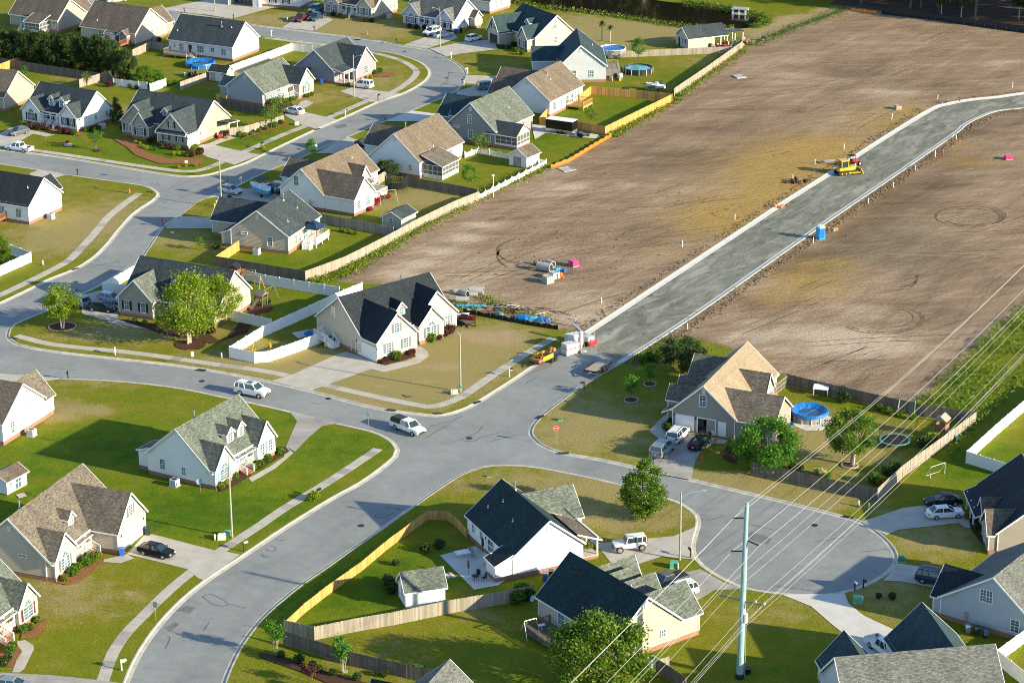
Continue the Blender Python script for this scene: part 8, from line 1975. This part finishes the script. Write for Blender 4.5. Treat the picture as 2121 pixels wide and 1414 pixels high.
# portable toilet
p = g(1699,494); e = thing('portable_toilet','blue portable toilet beside the new kerb','portable toilet',(p.x,p.y,0),R(30))
b = MB(); b.loft([[(-.58,-.58,0),(.58,-.58,0),(.58,.58,0),(-.58,.58,0)],[(-.55,-.55,2.05),(.55,-.55,2.05),(.55,.55,2.05),(-.55,.55,2.05)]])
for s in (-1,1):
    for k in range(4): b.box(-.4+k*.23,-.3+k*.23,s*.57-.03,s*.57+.03,.2,1.9)
b.obj('cabin', M['p_skyblue'], e); b = MB(); b.loft([[(-.6,-.6,2.05),(.6,-.6,2.05),(.6,.6,2.05),(-.6,.6,2.05)],[(-.5,-.5,2.25),(.5,-.5,2.25),(.5,.5,2.25),(-.5,.5,2.25)],[(-.1,-.35,2.36),(.1,-.35,2.36),(.1,.35,2.36),(-.1,.35,2.36)]]); b.obj('roof', M['trim'], e); b = MB(); b.box(-.42,.42,-.62,-.58,.15,1.95); b.obj('door', M['p_blue'], e)
# bulldozer
def tracked(e, L, W_, h, m='darkmetal'):
    for s in (-1,1):
        b = MB(); n = 14; pr = []
        pts = [(-L/2+h/2*math.cos(a), h/2+h/2*math.sin(a)) for a in np.linspace(math.pi/2, 3*math.pi/2, 7)] + [(L/2+h/2*math.cos(a), h/2+h/2*math.sin(a)) for a in np.linspace(-math.pi/2, math.pi/2, 7)]
        b.loft([[(x,s*W_-.25,z) for x, z in pts],[(x,s*W_+.25,z) for x, z in pts]]); b.obj('track', M[m], e)
        for k in range(4): q = MB(); q.tube([(0,-.28,0),(0,.28,0)],.16,8); q.obj('roller', M['p_yellow'], e, (-L/2+.2+k*(L-.4)/3, s*W_, h*.45))
def bulldozer(px, az):
    p = g(*px,-.1); e = thing('bulldozer','yellow bulldozer parked on the unpaved road','bulldozer',(p.x,p.y,-.1),az)
    tracked(e,2.9,.95,.85); b = MB(); b.loft([[(-1.6,-.75,.6),(-1.6,.75,.6),(-1.6,.75,1.35),(-1.6,-.75,1.35)],[(.2,-.75,.6),(.2,.75,.6),(.2,.75,1.4),(.2,-.75,1.4)],[(1.9,-.55,.6),(1.9,.55,.6),(1.9,.55,1.5),(1.9,-.55,1.5)]]); b.obj('body', M['p_yellow'], e)
    b = MB(); b.loft([[(-1.2,-.7,1.35),(.3,-.7,1.35),(.3,.7,1.35),(-1.2,.7,1.35)],[(-1.1,-.62,2.6),(.15,-.62,2.6),(.15,.62,2.6),(-1.1,.62,2.6)]]); b.obj('cab_glass', M['carglass'], e)
    b = MB(); b.box(-1.3,.35,-.8,.8,2.6,2.78)
    for x in (-1.15,.22):
        for y in (-.68,.68): b.bar((x,y,1.35),(x,y,2.6),.12,.12)
    b.obj('cab_frame', M['p_yellow'], e)
    b = MB(); b.loft([[(2.6+.25*math.cos(t),-1.6,.1+t*.36) for t in (0,1.2,2.6,3.0)]+[(2.75+.25*math.cos(t),-1.6,.1+t*.36) for t in (3.0,2.6,1.2,0)],[(2.6+.25*math.cos(t),1.6,.1+t*.36) for t in (0,1.2,2.6,3.0)]+[(2.75+.25*math.cos(t),1.6,.1+t*.36) for t in (3.0,2.6,1.2,0)]]); b.obj('blade', M['p_yellow'], e)
    for s in (-1,1): b = MB(); b.bar((0,s*1.25,.5),(2.6,s*1.25,.4),.14,.16); b.obj('push_arm', M['p_yellow'], e)
    b = MB(); b.tube([(1.1,.3,1.4),(1.1,.3,2.1)],.06,8); b.obj('exhaust', M['darkmetal'], e)
bulldozer((1751,360),R(20))
p = g(1766,345,-.1); e = thing('tractor','red tractor with canopy and box scraper behind the bulldozer','tractor',(p.x,p.y,-.1),R(55))
b = MB(); b.loft([[(-1.0,-.4,.7),(-1.0,.4,.7),(-1.0,.4,1.25),(-1.0,-.4,1.25)],[(.3,-.4,.7),(.3,.4,.7),(.3,.4,1.3),(.3,-.4,1.3)],[(1.6,-.35,.65),(1.6,.35,.65),(1.6,.3,1.2),(1.6,-.3,1.2)]]); b.obj('body', M['p_red'], e)
for x, r in ((-.7,.62),(1.2,.42)):
    for s in (-1,1): b = MB(); b.tube([(0,-.18,0),(0,.18,0)],r,16); w_ = b.obj('wheel', M['tyre'], e, (x,s*.72,r)); b = MB(); b.tube([(0,-.19,0),(0,.19,0)],r*.5,12); b.obj('rim', M['lens'], w_)
b = MB(); b.box(-1.1,.1,-.65,.65,2.25,2.33); b.obj('canopy', M['shut_black'], e); 
for x in (-1.0,0):
    for y in (-.55,.55): b = MB(); b.tube([(x,y,1.1),(x,y,2.25)],.035,5); b.obj('canopy_post', M['darkmetal'], e)
b = MB(); b.box(-.8,-.3,-.25,.25,1.25,1.6); b.obj('seat', M['shut_black'], e)
b = MB(); b.box(-2.1,-1.5,-1.0,1.0,.15,.7); b.obj('box_scraper', M['p_red'], e)
p = g(1718,334); b = MB()
for k in range(7): b.bar((-1.2,-.5+k*.16,.1),(1.2,-.5+k*.16,.12),.08,.08)
tag(b.obj('steel_forms', M['metal'], None, (p.x,p.y,0), R(20)), 'stack of grey steel forms on the dirt beside the bulldozer', 'steel forms')
# dump trailer with loader parts
a, b_ = g(1152,738), g(1102,760); rot = math.atan2(b_.y-a.y,b_.x-a.x); c = (a+b_)/2
e = thing('equipment_trailer','rusty trailer loaded with yellow box and orange machine parts','trailer',(c.x,c.y,-.1),rot)
b = MB(); b.box(-2.4,2.4,-.95,.95,.55,.7); b.obj('bed', M['darkmetal'], e); wheel_pair(e,-1.5,1.0,.36); wheel_pair(e,-.7,1.0,.36); b = MB(); b.bar((2.4,-.6,.55),(3.5,0,.5),.1,.1); b.bar((2.4,.6,.55),(3.5,0,.5),.1,.1); b.obj('tongue', M['darkmetal'], e)
b = MB(); b.box(-1.0,1.2,-.9,-.82,.7,1.4); b.box(-1.0,1.2,.82,.9,.7,1.4); b.box(-1.08,-1.0,-.9,.9,.7,1.4); b.box(1.2,1.28,-.9,.9,.7,1.4); b.obj('side_box', M['p_yellow'], e)
b = MB(); b.box(1.3,2.3,-.9,.9,.7,1.15); b.obj('tool_crate', M['w_red'], e)
rnd = random.Random(4)
for k in range(26): b = MB(); b.tube([(rnd.uniform(-.9,1.9),rnd.uniform(-.7,.7),.75),(rnd.uniform(-.9,1.9),rnd.uniform(-.7,.7),rnd.uniform(1.2,1.75))],rnd.uniform(.04,.1),6); b.obj('machine_part', M[rnd.choice(('p_orange','darkmetal','w_red','p_maroon'))], e)
b = MB(); b.tube([(-1.3,0,.7),(-1.7,0,1.9),(-2.2,.2,1.3)],.16,8); b.tube([(-1.9,-.4,1.5),(-1.9,.5,1.6)],.3,10); b.obj('hoist_arm', M['p_orange'], e)
# wrapped block stacks and kerb machine at the asphalt end
for i, (x, y, w_, h_, l) in enumerate(((1176,733,1.5,1.8,'white wrapped block stack with red band at the outer corner'),(1187,730,1.4,1.7,'white wrapped block stack with red band beside the tall one'),(1183,721,1.5,2.3,'tall white wrapped block stack behind two others'),(1193,718,1.4,2.2,'white wrapped block stack nearest the new kerb'))):
    p = g(x,y,-.1); e = thing('wrapped_block_stack', l, 'block stack', (p.x,p.y,-.1), R(35)); b = MB(); b.box(-w_/2,w_/2,-w_/2,w_/2,0,.14); b.obj('pallet_base', M['w_grey'], e)
    for k in range(4):
        b = MB(); b.box(-w_/2+.03,w_/2-.03,-w_/2+.03,w_/2-.03,.15+k*(h_-.15)/4,.13+(k+1)*(h_-.15)/4); b.obj('layer', M['wrap'], e)
    if 'red' in l: b = MB(); b.box(-w_/2,w_/2,-w_/2,w_/2,h_*.55,h_*.6); b.obj('band', M['p_red'], e)
p = g(1203,728,-.1); e = thing('mortar_silo','white upright mortar silo on a steel stand at the asphalt end','silo',(p.x,p.y,-.1),R(30)); b = MB(); b.lathe([(0,3.3),(.35,3.2),(.38,1.3),(.12,.7),(.12,.55)],14); b.obj('tank', M['wrap'], e)
for k in range(4): a = R(45+90*k); b = MB(); b.tube([(.4*math.cos(a),.4*math.sin(a),2.2),(.6*math.cos(a),.6*math.sin(a),0)],.04,5); b.obj('leg', M['metal'], e)
b = MB(); b.box(-.5,.5,-.9,-.3,.1,.5); b.obj('mixer_box', M['metal'], e)
p = g(1214,712,-.1); e = thing('kerb_machine','white and red conveyor machine at the start of the new kerb','machine',(p.x,p.y,-.1),R(130)); b = MB(); b.box(-1.2,1.2,-.6,.6,.6,1.5); b.obj('engine_housing', M['wrap'], e); b = MB(); b.bar((-1.5,0,.9),(2.8,.2,2.5),.5,.2); b.obj('conveyor', M['metal'], e); b = MB(); b.box(-1.8,-1.1,-.7,.7,.3,.9); b.obj('hopper', M['p_red'], e); wheel_pair(e,-.7,.7,.35); wheel_pair(e,.8,.7,.35); b = MB(); b.bar((-1.2,-.6,1.5),(-1.2,-.6,2.4),.06,.06); b.bar((-1.2,.6,1.5),(-1.2,.6,2.4),.06,.06); b.bar((-1.2,-.6,2.4),(-1.2,.6,2.4),.06,.06); b.obj('guard_rail', M['metal'], e)
person('worker-like figure in blue shirt beside the conveyor machine',(1192,676),'p_skyblue',R(70),0)
clutter('orange netting and tools beside the blue toilet',(1722,478),8,.6,11,'netting_heap','netting',('p_orange','p_safety','w_grey')); clutter('orange netting and steel pins at the kerb gap',(1612,428),8,.7,12,'netting_heap','netting',('p_orange','metal','p_safety')); clutter('dark rubble mound beside the bulldozer road',(1652,378),14,1.0,13,'rubble_mound','rubble',('mulch','w_dark','mulch')); clutter('brown scrap beside the concrete pipes',(1163,575),10,.5,14,'scrap_heap','scrap',('w_red','p_orange','w_dark')); clutter('blue wrapped bundle beside the concrete pipes',(1157,563),6,.5,15,'wrapped_bundle','bundle',('p_blue','p_skyblue')); clutter('dark scrap behind the wide blue-grey pipe',(1124,549),8,.7,16,'scrap_heap','scrap',('w_dark','darkmetal'))
# floating boathouse-like pavilion on the pond
p = g(1533,29); e = thing('pond_shelter','small white shelter with dark openings standing in the pond','shelter',(p.x,p.y,0),R(-20))
for x in (-1.5,0,1.5):
    for y in (-1,1): b = MB(); b.box(x-.18,x+.18,y-.15,y+.15,0,1.2); b.obj('pillar', M['trim'], e)
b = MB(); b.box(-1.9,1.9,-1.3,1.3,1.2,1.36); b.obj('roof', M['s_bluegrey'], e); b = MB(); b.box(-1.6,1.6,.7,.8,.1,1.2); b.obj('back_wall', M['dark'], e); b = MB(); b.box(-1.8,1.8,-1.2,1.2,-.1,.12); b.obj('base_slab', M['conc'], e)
